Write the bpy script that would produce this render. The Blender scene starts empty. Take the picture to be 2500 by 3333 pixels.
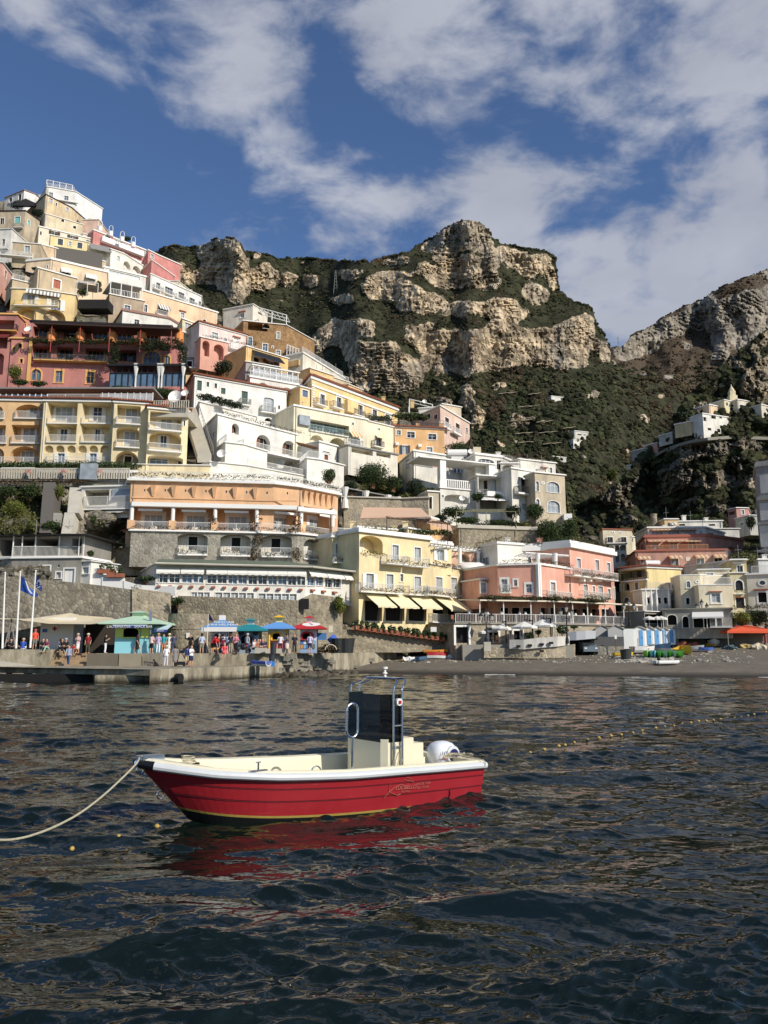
import bpy,math,random
import numpy as np
from mathutils import Vector,Matrix,noise as mnoise
random.seed(7)
RNG=np.random.default_rng(11)
SC=bpy.context.scene
COL=SC.collection
rad=math.radians
CH=2.5
F,CX,CY=2592.0,1250.0,1666.5
PITCH=rad(9.75)
cam=bpy.data.cameras.new('camera');camo=bpy.data.objects.new('camera',cam);COL.objects.link(camo)
camo.location=(0,0,CH);camo.rotation_euler=(rad(90)+PITCH,0,0)
cam.sensor_fit='VERTICAL';cam.sensor_height=36.0;cam.lens=36.0*F/3333.0
cam.clip_start=0.1;cam.clip_end=20000
SC.camera=camo
SUN_AZ,SUN_EL=rad(50),rad(33)
sv=Vector((math.sin(SUN_AZ)*math.cos(SUN_EL),-math.cos(SUN_AZ)*math.cos(SUN_EL),math.sin(SUN_EL)))
sun=bpy.data.lights.new('sun','SUN');sun.energy=4.3;sun.angle=rad(0.5);sun.color=(1.0,0.94,0.85)
suno=bpy.data.objects.new('sun',sun);COL.objects.link(suno)
suno.rotation_euler=sv.to_track_quat('Z','Y').to_euler();suno.location=(60,-60,80)
SC.view_settings.view_transform='Standard';SC.view_settings.look='None'
SC.view_settings.exposure=0.0;SC.view_settings.gamma=1.0
SC.cycles.sample_clamp_direct=3.0;SC.cycles.max_bounces=5;SC.cycles.diffuse_bounces=2;SC.cycles.glossy_bounces=3
SC.cycles.transparent_max_bounces=6;SC.cycles.caustics_reflective=False;SC.cycles.caustics_refractive=False
VX,VY,VS=0.0,0.0,1.0
def view(x,y,s):
 global VX,VY,VS
 VX,VY,VS=x,y,s
def P(x,y):return VX+x/VS,VY+y/VS
cP,sP=math.cos(PITCH),math.sin(PITCH)
def rayd(px,py):
 u=(px-CX)/F;v=(CY-py)/F
 Yc=cP-v*sP
 return u/Yc,(sP+v*cP)/Yc
def W(px,py,Y):
 a,b=rayd(px,py);return Vector((a*Y,Y,CH+b*Y))
def Wz(px,py,z):
 a,b=rayd(px,py);Y=(z-CH)/b;return Vector((a*Y,Y,z))
def at(x,y,Y):return W(*P(x,y),Y)
def C(r,g,b):
 f=lambda c:(c/12.92 if c<=0.04045 else((c+0.055)/1.055)**2.4)
 return(f(r/255),f(g/255),f(b/255),1.0)
w=bpy.data.worlds.new('World');SC.world=w;w.use_nodes=True
nt=w.node_tree;nt.nodes.clear()
def N(tree,typ,**kw):
 n=tree.nodes.new(typ)
 for k,v in kw.items():
  if k in('inp',):
   for kk,vv in v.items():n.inputs[kk].default_value=vv
  else:setattr(n,k,v)
 return n
def math_(tree,op,a,b=None,c=None,clamp=False):
 n=tree.nodes.new('ShaderNodeMath');n.operation=op;n.use_clamp=clamp
 for i,v in enumerate((a,b,c)):
  if v is None:continue
  if isinstance(v,(int,float)):n.inputs[i].default_value=v
  else:tree.links.new(v,n.inputs[i])
 return n.outputs[0]
def build_world():
 T=nt;L=T.links.new
 sky=N(T,'ShaderNodeTexSky',sky_type='NISHITA',sun_disc=False)
 sky.sun_elevation=SUN_EL;sky.sun_rotation=math.pi-SUN_AZ
 sky.altitude=0;sky.air_density=1.0;sky.dust_density=0.25;sky.ozone_density=3.5
 tc=N(T,'ShaderNodeTexCoord');sep=N(T,'ShaderNodeSeparateXYZ');L(tc.outputs['Generated'],sep.inputs[0])
 X,Y,Z=sep.outputs
 za=math_(T,'ADD',math_(T,'MAXIMUM',Z,0.0),0.7)
 cmb=N(T,'ShaderNodeCombineXYZ');L(math_(T,'DIVIDE',X,za),cmb.inputs[0]);L(math_(T,'DIVIDE',Y,za),cmb.inputs[1]);L(math_(T,'MULTIPLY',Z,1.2),cmb.inputs[2])
 n0=N(T,'ShaderNodeTexNoise',inp={'Scale':5.0,'Detail':2.0});L(cmb.outputs[0],n0.inputs['Vector'])
 warp=N(T,'ShaderNodeVectorMath',operation='MULTIPLY_ADD');L(n0.outputs['Color'],warp.inputs[0])
 warp.inputs[1].default_value=(0.10,0.10,0.10);L(cmb.outputs[0],warp.inputs[2])
 n1=N(T,'ShaderNodeTexNoise',inp={'Scale':8.5,'Detail':10.0,'Roughness':0.56});L(warp.outputs[0],n1.inputs['Vector'])
 n2=N(T,'ShaderNodeTexNoise',inp={'Scale':26.0,'Detail':7.0,'Roughness':0.6});L(warp.outputs[0],n2.inputs['Vector'])
 az=math_(T,'ARCTAN2',X,Y);el=math_(T,'ARCSINE',Z)
 bias=None
 for(bx,by,rx,ry,rot,amp)in CLOUDS:
  a0,b0=rayd(bx,by);A=math.atan2(a0,1);E=math.atan(b0/math.hypot(1,a0))
  da=math_(T,'SUBTRACT',az,A);de=math_(T,'SUBTRACT',E,el)
  c_,s_=math.cos(rad(rot)),math.sin(rad(rot));Rx,Ry=rx/F,ry/F
  u=math_(T,'ADD',math_(T,'MULTIPLY',da,c_/Rx),math_(T,'MULTIPLY',de,s_/Rx))
  v=math_(T,'ADD',math_(T,'MULTIPLY',da,-s_/Ry),math_(T,'MULTIPLY',de,c_/Ry))
  r2=math_(T,'ADD',math_(T,'MULTIPLY',u,u),math_(T,'MULTIPLY',v,v))
  g=math_(T,'MULTIPLY',math_(T,'EXPONENT',math_(T,'MULTIPLY',r2,-1.0)),amp)
  bias=g if bias is None else math_(T,'ADD',bias,g)
 bias=math_(T,'MINIMUM',bias,0.75)
 d=math_(T,'ADD',math_(T,'MULTIPLY',n1.outputs[0],3.3),math_(T,'MULTIPLY',n2.outputs[0],0.75))
 d=math_(T,'ADD',math_(T,'SUBTRACT',d,2.10),bias)
 mr=N(T,'ShaderNodeMapRange',interpolation_type='SMOOTHSTEP',inp={'From Min':0.0,'From Max':0.85});L(d,mr.inputs[0])
 alpha=math_(T,'MULTIPLY',mr.outputs[0],0.93)
 ramp=N(T,'ShaderNodeMapRange',inp={'From Min':0.15,'From Max':0.95,'To Min':0.0,'To Max':1.0})
 L(d,ramp.inputs[0])
 n3=N(T,'ShaderNodeTexNoise',inp={'Scale':6.0,'Detail':4.0});L(warp.outputs[0],n3.inputs['Vector'])
 mc=N(T,'ShaderNodeMix',data_type='RGBA')
 k=math_(T,'MULTIPLY',n3.outputs[0],1.0);L(k,mc.inputs['Factor'])
 mc.inputs[6].default_value=(2.3,2.5,3.2,1);mc.inputs[7].default_value=(5.3,5.5,6.1,1)
 tint=N(T,'ShaderNodeMix',data_type='RGBA',blend_type='MULTIPLY');tint.inputs['Factor'].default_value=1.0
 L(sky.outputs[0],tint.inputs[6]);tint.inputs[7].default_value=SKYTINT
 mix=N(T,'ShaderNodeMix',data_type='RGBA');L(alpha,mix.inputs['Factor']);L(tint.outputs[2],mix.inputs[6]);L(mc.outputs[2],mix.inputs[7])
 bg=N(T,'ShaderNodeBackground');bg.inputs[1].default_value=0.12;L(mix.outputs[2],bg.inputs[0])
 out=N(T,'ShaderNodeOutputWorld');L(bg.outputs[0],out.inputs[0])
SKYTINT=(0.74,0.82,0.96,1)
CLOUDS=[(2380,250,560,560,0,.62),(1500,200,460,260,15,.46),(830,260,210,170,40,.50),(1700,610,300,95,10,.62),(1900,830,190,170,0,.70),(2420,720,330,160,-15,.66),(2200,1000,260,130,-25,.62),(1000,480,200,90,30,.40),(1200,680,260,80,20,.42),(1650,730,180,80,20,.20),(330,120,520,200,0,.52),(600,790,200,50,0,.4),(280,620,440,250,0,-.40),(2000,570,170,120,10,-.55),(1090,330,90,110,0,-.3),(2100,880,60,120,0,-.5),(1330,470,200,60,20,-.25),(1250,20,1100,110,0,.34),(1130,800,160,50,0,.35),(1600,760,120,60,0,.3)]
build_world()
MATS={}
def new_mat(name):
 m=bpy.data.materials.new(name);m.use_nodes=True
 return m,m.node_tree,m.node_tree.nodes['Principled BSDF']
def simple(name,col,rough=.7,metal=0.0,spec=.5,var=0.0,scale=6.0,bump=0.0,coat=0.0,emit=0):
 if name in MATS:return MATS[name]
 m,t,b=new_mat(name)
 b.inputs['Base Color'].default_value=col;b.inputs['Roughness'].default_value=rough
 b.inputs['Metallic'].default_value=metal;b.inputs['Specular IOR Level'].default_value=spec
 b.inputs['Coat Weight'].default_value=coat
 tc=N(t,'ShaderNodeTexCoord')
 if var or bump:
  n=N(t,'ShaderNodeTexNoise',inp={'Scale':scale,'Detail':5.0});t.links.new(tc.outputs['Object'],n.inputs['Vector'])
  if var:
   mx=N(t,'ShaderNodeMix',data_type='RGBA')
   mx.inputs[6].default_value=tuple(c*(1-var)for c in col[:3])+(1,);mx.inputs[7].default_value=tuple(min(1,c*(1+var))for c in col[:3])+(1,)
   t.links.new(n.outputs[0],mx.inputs['Factor']);t.links.new(mx.outputs[2],b.inputs['Base Color'])
  if bump:
   bp=N(t,'ShaderNodeBump',inp={'Strength':bump,'Distance':0.05});t.links.new(n.outputs[0],bp.inputs['Height'])
   t.links.new(bp.outputs[0],b.inputs['Normal'])
 MATS[name]=m;return m
def plaster(col,wear=.3):
 """painted render, weathered: broad stains, grime streaks running down, fine grain"""
 col=tuple(c*.80+k*.20 for c,k in zip(col[:3],(.86,.82,.72)))+(1,)
 key='plaster_%02x%02x%02x_%d'%(int(col[0]*255),int(col[1]*255),int(col[2]*255),int(wear*10))
 if key in MATS:return MATS[key]
 m,t,b=new_mat(key);L=t.links.new
 b.inputs['Roughness'].default_value=.88;b.inputs['Specular IOR Level'].default_value=.2
 tc=N(t,'ShaderNodeTexCoord')
 mp=N(t,'ShaderNodeMapping');mp.inputs['Scale'].default_value=(1,1,.22);L(tc.outputs['Object'],mp.inputs[0])
 n1=N(t,'ShaderNodeTexNoise',inp={'Scale':.9,'Detail':7.0,'Roughness':.65});L(mp.outputs[0],n1.inputs['Vector'])
 n2=N(t,'ShaderNodeTexNoise',inp={'Scale':.35,'Detail':4.0});L(tc.outputs['Object'],n2.inputs['Vector'])
 n3=N(t,'ShaderNodeTexNoise',inp={'Scale':5.0,'Detail':6.0});L(tc.outputs['Object'],n3.inputs['Vector'])
 r1=N(t,'ShaderNodeMapRange',inp={'From Min':.44,'From Max':.72,'To Min':0.0,'To Max':min(1,.38+wear)});L(n1.outputs[0],r1.inputs[0])
 g=(col[0]*.55+.03,col[1]*.56+.03,col[2]*.60+.03,1)
 m1=N(t,'ShaderNodeMix',data_type='RGBA');m1.inputs[6].default_value=col;m1.inputs[7].default_value=g;L(r1.outputs[0],m1.inputs['Factor'])
 r2=N(t,'ShaderNodeMapRange',inp={'From Min':.35,'From Max':.65,'To Min':0.84,'To Max':1.10});L(n2.outputs[0],r2.inputs[0])
 m2=N(t,'ShaderNodeVectorMath',operation='SCALE');L(m1.outputs[2],m2.inputs[0]);L(r2.outputs[0],m2.inputs['Scale'])
 L(m2.outputs[0],b.inputs['Base Color'])
 bp=N(t,'ShaderNodeBump',inp={'Strength':.35,'Distance':.06});L(n3.outputs[0],bp.inputs['Height']);L(bp.outputs[0],b.inputs['Normal'])
 MATS[key]=m;return m
def stone(name,ca,cb,scale=1.6,mortar=C(120,112,98),patch=0.0):
 if name in MATS:return MATS[name]
 m,t,b=new_mat(name);L=t.links.new
 b.inputs['Roughness'].default_value=.92;b.inputs['Specular IOR Level'].default_value=.15
 tc=N(t,'ShaderNodeTexCoord')
 nw=N(t,'ShaderNodeTexNoise',inp={'Scale':scale*.8,'Detail':3.0});L(tc.outputs['Object'],nw.inputs['Vector'])
 wv=N(t,'ShaderNodeVectorMath',operation='MULTIPLY_ADD');L(nw.outputs['Color'],wv.inputs[0]);wv.inputs[1].default_value=(.5,.5,.5);L(tc.outputs['Object'],wv.inputs[2])
 v=N(t,'ShaderNodeTexVoronoi',feature='DISTANCE_TO_EDGE',inp={'Scale':scale});L(wv.outputs[0],v.inputs['Vector'])
 vc=N(t,'ShaderNodeTexVoronoi',inp={'Scale':scale});L(wv.outputs[0],vc.inputs['Vector'])
 bw=N(t,'ShaderNodeRGBToBW');L(vc.outputs['Color'],bw.inputs[0])
 m1=N(t,'ShaderNodeMix',data_type='RGBA');m1.inputs[6].default_value=ca;m1.inputs[7].default_value=cb;L(bw.outputs[0],m1.inputs['Factor'])
 r=N(t,'ShaderNodeMapRange',inp={'From Min':0.0,'From Max':.09,'To Min':1.0,'To Max':0.0});L(v.outputs['Distance'],r.inputs[0])
 m2=N(t,'ShaderNodeMix',data_type='RGBA');L(r.outputs[0],m2.inputs['Factor']);L(m1.outputs[2],m2.inputs[6]);m2.inputs[7].default_value=mortar
 n2=N(t,'ShaderNodeTexNoise',inp={'Scale':.5,'Detail':8.0,'Roughness':.7});L(tc.outputs['Object'],n2.inputs['Vector'])
 r2=N(t,'ShaderNodeMapRange',inp={'From Min':.3,'From Max':.7,'To Min':.6,'To Max':1.25});L(n2.outputs[0],r2.inputs[0])
 m3=N(t,'ShaderNodeVectorMath',operation='SCALE');L(m2.outputs[2],m3.inputs[0]);L(r2.outputs[0],m3.inputs['Scale'])
 L(m3.outputs[0],b.inputs['Base Color'])
 bp=N(t,'ShaderNodeBump',inp={'Strength':.8,'Distance':.15});L(v.outputs['Distance'],bp.inputs['Height']);L(bp.outputs[0],b.inputs['Normal'])
 MATS[name]=m;return m
def leafmat(name,a,b_,c_=None,rough=.7):
 if name in MATS:return MATS[name]
 m,t,b=new_mat(name);L=t.links.new
 at_=N(t,'ShaderNodeAttribute',attribute_name='tone')
 cr=N(t,'ShaderNodeValToRGB');cr.color_ramp.elements[0].color=a;cr.color_ramp.elements[1].color=b_
 if c_:
  e=cr.color_ramp.elements.new(.86);e.color=b_;cr.color_ramp.elements[2].position=.93;cr.color_ramp.elements[2].color=c_
 L(at_.outputs['Fac'],cr.inputs[0]);L(cr.outputs[0],b.inputs['Base Color'])
 b.inputs['Roughness'].default_value=rough;b.inputs['Specular IOR Level'].default_value=.25
 b.inputs['Subsurface Weight'].default_value=0
 MATS[name]=m;return m
def glassmat(name,col,rough=.08):
 if name in MATS:return MATS[name]
 m,t,b=new_mat(name)
 tc=N(t,'ShaderNodeTexCoord');n=N(t,'ShaderNodeTexNoise',inp={'Scale':1.3,'Detail':3.0});t.links.new(tc.outputs['Object'],n.inputs['Vector'])
 mx=N(t,'ShaderNodeMix',data_type='RGBA');mx.inputs[6].default_value=tuple(c*.45 for c in col[:3])+(1,);mx.inputs[7].default_value=tuple(min(1,c*1.7)for c in col[:3])+(1,)
 t.links.new(n.outputs[0],mx.inputs['Factor']);t.links.new(mx.outputs[2],b.inputs['Base Color'])
 b.inputs['Roughness'].default_value=rough;b.inputs['Specular IOR Level'].default_value=.6
 MATS[name]=m;return m
WHITE=simple('white_paint',C(236,232,222),.6,var=.06)
CREAM=simple('cream_paint',C(226,214,186),.6,var=.08)
DARKM=simple('dark_metal',C(40,40,40),.5,metal=.3)
GREYM=simple('grey_paint',C(140,138,132),.6,var=.1)
WROUGHT=simple('white_iron',C(215,212,202),.5)
GREENS=simple('green_shutter',C(28,66,50),.6)
BROWNS=simple('brown_shutter',C(120,66,34),.6,var=.2)
DKBROWN=simple('dark_brown_wood',C(58,38,28),.7,var=.2)
GREYS=simple('grey_shutter',C(52,58,64),.6)
GLASS=glassmat('window_glass',C(44,50,56))
GLASSL=glassmat('window_glass_with_curtain',C(150,156,158),.25)
GLASSB=glassmat('window_glass_sky',C(88,110,128),.15)
DARK=simple('painted_darkness',C(26,23,20),.9)  # near-black colour standing in for shade in openings and hollows
CURTAIN=simple('curtain_cloth',C(225,222,212),.9,var=.1,scale=3)
CONC=simple('concrete',C(150,144,130),.9,var=.25,scale=1.2,bump=.4)
CONCL=simple('pale_concrete',C(190,182,164),.9,var=.2,scale=1.0,bump=.3)
WOOD=simple('wood',C(116,84,54),.8,var=.3)
TILE=simple('terracotta_tile',C(160,96,70),.85,var=.3,scale=3,bump=.5)
STEEL=simple('stainless_steel',(.62,.62,.62,1),.18,metal=1.0)
class MB:
 def __init__(s):s.v=[];s.f=[];s.m=[];s.mi=0;s.xf=None
 def V(s,p):
  s.v.append(tuple(p)if s.xf is None else tuple(s.xf@Vector(p)));return len(s.v)-1
 def face(s,*pts):
  i=[s.V(p)for p in pts];s.f.append(i);s.m.append(s.mi)
 def hexa(s,p):
  i=[s.V(q)for q in p]
  for a in((0,3,2,1),(4,5,6,7),(0,1,5,4),(1,2,6,5),(2,3,7,6),(3,0,4,7)):
   s.f.append([i[k]for k in a]);s.m.append(s.mi)
 def box(s,x0,x1,y0,y1,z0,z1):
  s.hexa([(x0,y0,z0),(x1,y0,z0),(x1,y1,z0),(x0,y1,z0),(x0,y0,z1),(x1,y0,z1),(x1,y1,z1),(x0,y1,z1)])
 def fbox(s,O,u,n,t0,t1,d0,d1,z0,z1):
  def q(t,d,z):return(O[0]+u[0]*t+n[0]*d,O[1]+u[1]*t+n[1]*d,z)
  s.hexa([q(t0,d1,z0),q(t1,d1,z0),q(t1,d0,z0),q(t0,d0,z0),q(t0,d1,z1),q(t1,d1,z1),q(t1,d0,z1),q(t0,d0,z1)])
 def prism(s,pts,z0,z1):
  b=[s.V((x,y,z0))for x,y in pts];t=[s.V((x,y,z1))for x,y in pts];k=len(pts)
  s.f.append(b[::-1]);s.f.append(t);s.m+=[s.mi,s.mi]
  for i in range(k):s.f.append([b[i],b[(i+1)%k],t[(i+1)%k],t[i]]);s.m.append(s.mi)
 def tube(s,pts,r,n=6,cap=True,r1=None):
  pts=[Vector(p)for p in pts];rings=[]
  up=Vector((0,0,1));side=None
  for k,p in enumerate(pts):
   d=(pts[min(k+1,len(pts)-1)]-pts[max(k-1,0)])
   if d.length<1e-9:d=Vector((0,0,1))
   d.normalize()
   if side is None:side=d.cross(up if abs(d.z)<.95 else Vector((1,0,0))).normalized()
   else:
    side=(side-d*side.dot(d));side=side.normalized()if side.length>1e-6 else d.cross(up).normalized()
   e=d.cross(side)
   rr=r[k]if isinstance(r,(list,tuple))else(r if r1 is None else r+(r1-r)*k/max(1,len(pts)-1))
   rings.append([s.V(p+(side*math.cos(a)+e*math.sin(a))*rr)for a in[2*math.pi*j/n for j in range(n)]])
  for a,b in zip(rings,rings[1:]):
   for j in range(n):s.f.append([a[j],a[(j+1)%n],b[(j+1)%n],b[j]]);s.m.append(s.mi)
  if cap:s.f.append(rings[0][::-1]);s.f.append(rings[-1]);s.m+=[s.mi,s.mi]
 def lathe(s,c,prof,n=16,axis='Z'):
  rings=[]
  for r,h in prof:
   ring=[]
   for j in range(n):
    a=2*math.pi*j/n;x,y=r*math.cos(a),r*math.sin(a)
    p=(c[0]+x,c[1]+y,c[2]+h)if axis=='Z' else((c[0]+x,c[1]+h,c[2]+y)if axis=='Y' else(c[0]+h,c[1]+x,c[2]+y))
    ring.append(s.V(p))
   rings.append(ring)
  for a,b in zip(rings,rings[1:]):
   for j in range(n):s.f.append([a[j],a[(j+1)%n],b[(j+1)%n],b[j]]);s.m.append(s.mi)
  s.f.append(rings[0][::-1]);s.f.append(rings[-1]);s.m+=[s.mi,s.mi]
 def ball(s,c,r,n=10,k=6,sq=1.0):
  s.lathe(c,[(max(1e-3,r*math.sin(math.pi*i/k)),-r*sq*math.cos(math.pi*i/k))for i in range(k+1)],n)
 def build(s,name,mat,parent=None,smooth=False,local=False,**props):
  o0=Vector((0,0,0))
  if parent is not None and not local:o0=wloc(parent)
  me=bpy.data.meshes.new(name)
  v=[(a-o0.x,b-o0.y,c-o0.z)for a,b,c in s.v]if parent is not None else s.v
  me.from_pydata(v,[],s.f)
  mats=mat if isinstance(mat,(list,tuple))else[mat]
  for mm in mats:me.materials.append(mm)
  if len(mats)>1:me.polygons.foreach_set('material_index',s.m)
  if smooth:me.polygons.foreach_set('use_smooth',[True]*len(me.polygons))
  me.update()
  o=bpy.data.objects.new(name,me);COL.objects.link(o)
  if parent is not None:o.parent=parent
  for k_,v_ in props.items():o[k_]=v_
  return o
def wloc(o):
 p=Vector((0,0,0))
 while o is not None:p+=Vector(o.location);o=o.parent
 return p
def tag(o,label,cat,group=None,kind=None):
 if label:o['label']=label
 if cat:o['category']=cat
 if group:o['group']=group
 if kind:o['kind']=kind
 return o
def thing(name,label,cat,loc,group=None,rz=0.0):
 o=bpy.data.objects.new(name,None);COL.objects.link(o);o.location=loc;o.rotation_euler=(0,0,rz)
 o.empty_display_size=.3
 return tag(o,label,cat,group)
def center_mesh(o):
 """move the origin of a top-level mesh to the base of its geometry"""
 me=o.data;n=len(me.vertices);a=np.empty(n*3,np.float32);me.vertices.foreach_get('co',a);a=a.reshape(-1,3)
 c=(a.min(0)+a.max(0))/2;c[2]=a[:,2].min();a-=c;me.vertices.foreach_set('co',a.ravel());o.location=[float(q)for q in c];me.update();return o
def np_mesh(name,verts,faces,mat,parent=None,attrs=None,smooth=False,facemat=None):
 """verts (n,3), faces (m,k) arrays"""
 me=bpy.data.meshes.new(name);n=len(verts);m,k=faces.shape
 if parent is not None:verts=verts-np.array(wloc(parent))[None]
 me.vertices.add(n);me.vertices.foreach_set('co',verts.astype(np.float32).ravel())
 me.loops.add(m*k);me.loops.foreach_set('vertex_index',faces.astype(np.int32).ravel())
 me.polygons.add(m);me.polygons.foreach_set('loop_start',(np.arange(m)*k).astype(np.int32))
 mats=mat if isinstance(mat,(list,tuple))else[mat]
 for mm in mats:me.materials.append(mm)
 if facemat is not None:me.polygons.foreach_set('material_index',facemat.astype(np.int32))
 me.polygons.foreach_set('use_smooth',np.full(m,smooth))
 if attrs:
  for nm,arr in attrs.items():
   a=me.attributes.new(nm,'FLOAT','POINT');a.data.foreach_set('value',arr.astype(np.float32))
 me.update(calc_edges=True);me.validate()
 o=bpy.data.objects.new(name,me);COL.objects.link(o)
 if parent is not None:o.parent=parent
 return o
def vnoise(x,y,seed=0):
 r=np.random.default_rng(seed);tab=r.random((256,256))
 xi=np.floor(x).astype(int);yi=np.floor(y).astype(int);fx=x-xi;fy=y-yi
 fx=fx*fx*(3-2*fx);fy=fy*fy*(3-2*fy)
 g=lambda a,b:tab[a&255,b&255]
 return(g(xi,yi)*(1-fx)+g(xi+1,yi)*fx)*(1-fy)+(g(xi,yi+1)*(1-fx)+g(xi+1,yi+1)*fx)*fy
def fbm(x,y,o=5,seed=0,rough=.5,lac=2.03):
 a=1.0;t=0;s=0.0
 for k in range(o):
  t=t+a*(vnoise(x,y,seed+k*17)*2-1);s+=a;a*=rough;x=x*lac+13.7;y=y*lac+7.1
 return t/s
def in_poly(px,py,poly):
 c=np.zeros(px.shape,bool);n=len(poly);j=n-1
 for i in range(n):
  xi,yi=poly[i];xj,yj=poly[j]
  if yi!=yj:c^=((yi>py)!=(yj>py))&(px<(xj-xi)*(py-yi)/(yj-yi)+xi)
  j=i
 return c
def blur(a,s,axis):
 k=np.exp(-.5*(np.arange(-int(3*s),int(3*s)+1)/s)**2);k/=k.sum();h=len(k)//2
 pad=[(0,0),(0,0)];pad[axis]=(h,h);b=np.pad(a,pad,mode='edge')
 return np.apply_along_axis(lambda r:np.convolve(r,k,'valid'),axis,b)
LEAFG=leafmat('leaves_green',C(26,36,20),C(74,90,44))
LEAFD=leafmat('leaves_dark',C(18,26,16),C(52,64,34))
LEAFY=leafmat('leaves_yellow_green',C(48,58,24),C(132,136,60))
LEAFW=leafmat('leaves_white_flowers',C(28,42,22),C(70,88,46),C(215,210,200))
LEAFP=leafmat('leaves_pink_flowers',C(40,44,26),C(88,82,56),C(196,148,140))
LEAFB=leafmat('leaves_dry',C(54,42,28),C(104,86,58))
LEAFPL=leafmat('petals_purple',C(74,26,70),C(120,50,110))
def leaf_arrays(ells,n,size,rng=RNG,shell=.75):
 """ells: list of (centre, (rx, ry, rz)); returns verts/faces/tone of n leaf quads spread through them"""
 vol=np.array([max(1e-6,e[1][0]*e[1][1]*e[1][2])**.67 for e in ells]);pick=rng.choice(len(ells),n,p=vol/vol.sum())
 cs=np.array([tuple(e[0])for e in ells],float)[pick];rs=np.array([tuple(e[1])for e in ells],float)[pick]
 d=rng.normal(size=(n,3));d/=np.linalg.norm(d,axis=1)[:,None]
 r=rng.random(n)**(.33)*(1-shell)+shell*rng.uniform(.72,1.08,n)
 far=1+.35*(rng.random(n)<.16)*rng.random(n)
 lump=far*(.84+.26*np.sin(d[:,0]*7+pick)*np.sin(d[:,1]*6+2)*np.cos(d[:,2]*6+pick*2))
 p=cs+d*rs*(r*lump)[:,None]
 nrm=d+rng.normal(size=(n,3))*.7;nrm/=np.linalg.norm(nrm,axis=1)[:,None]
 a=np.cross(nrm,rng.normal(size=(n,3)));a/=np.linalg.norm(a,axis=1)[:,None];b=np.cross(nrm,a)
 s=size*rng.uniform(.55,1.35,n)[:,None]
 v=np.stack([p-a*s,p-b*s*.55,p+a*s,p+b*s*.55],1).reshape(-1,3)
 f=np.arange(4*n).reshape(n,4)
 clump=.5+.5*np.sin(cs[:,0]*3.1+d[:,0]*5)*np.cos(d[:,2]*4+cs[:,2])
 tone=np.repeat(np.clip(rng.random(n)*.65+clump*.35,0,1),4)
 return v,f,tone
def foliage(name,ells,n,size,mat,parent=None,**props):
 v,f,t=leaf_arrays(ells,n,size)
 o=np_mesh(name,v,f,mat,parent,{'tone':t})
 for k,x in props.items():o[k]=x
 return o
def bush(label,x,y,w,h,Y,mat=LEAFG,name='bush',cat='bush',n=None,group=None,blobs=9,seed=0,size=None,dy=None):
 """a shrub filling the view rectangle centred x,y (view px) at depth Y; stems below the crown"""
 c=at(x,y,Y);mw=w/VS/F*Y;mh=h/VS/F*Y
 r=random.Random(seed+int(x*7+y*13));D=dy or min(mw,mh)*.5
 base=Vector((c.x,Y,c.z-mh/2));t=thing(name,label,cat,base,group)
 el=[]
 for k in range(blobs):
  fx=r.uniform(-.5,.5)if blobs>1 else 0;fz=r.uniform(-.5,.36)if blobs>1 else 0
  rx=mw*r.uniform(.22,.36)if blobs>1 else mw/2;rz=mh*r.uniform(.28,.42)if blobs>1 else mh/2
  el.append(((c.x+fx*(mw-2*rx)*1.0,Y+r.uniform(-.3,.3)*D,c.z+fz*(mh-2*rz)),(rx,D*r.uniform(.7,1),rz)))
 el.append(((c.x,Y,base.z+mh*.2),(mw*.34,D*.8,mh*.24)))if name!='tree' or mh<12 else None
 sz=size or max(.07,.011*math.sqrt(Y)*1.0)
 n=n or int(min(9000,160+3.2*mw*mh/(sz*sz)))
 foliage('crown',el,n,sz,mat,t)
 m=MB()
 for e in el[:4]:m.tube([base+Vector((0,.1,-.3)),Vector(e[0])],.05,5,r1=.02)
 m.build('stem',WOOD,t)
 return t
def rail_mb(m,pts,z,h=.95,step=.13,r=.014,posts=True,top=.028):
 """bars between pts (list of (x,y)) rising from z"""
 for a,b in zip(pts,pts[1:]):
  a=Vector((a[0],a[1],0));b=Vector((b[0],b[1],0));L=(b-a).length
  if L<.05:continue
  u=(b-a)/L;n=Vector((u.y,-u.x,0));k=max(1,int(L/step))
  m.fbox(a,u,n,0,L,-top,top,z+h-top,z+h+top);m.fbox(a,u,n,0,L,-.015,.015,z+.06,z+.09)
  for i in range(k+1):
   t=L*i/k
   q=[a+u*(t-r)-n*r,a+u*(t+r)-n*r,a+u*(t+r)+n*r,a+u*(t-r)+n*r]
   s=[m.V((c.x,c.y,z+.09))for c in q];e=[m.V((c.x,c.y,z+h-top))for c in q]
   for j in range(4):m.f.append([s[j],s[(j+1)%4],e[(j+1)%4],e[j]]);m.m.append(m.mi)
  if posts:
   for t in np.linspace(0,L,max(2,int(L/2.2)+1)):m.fbox(a,u,n,t-.03,t+.03,-.03,.03,z,z+h)
BLDS=[]
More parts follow.
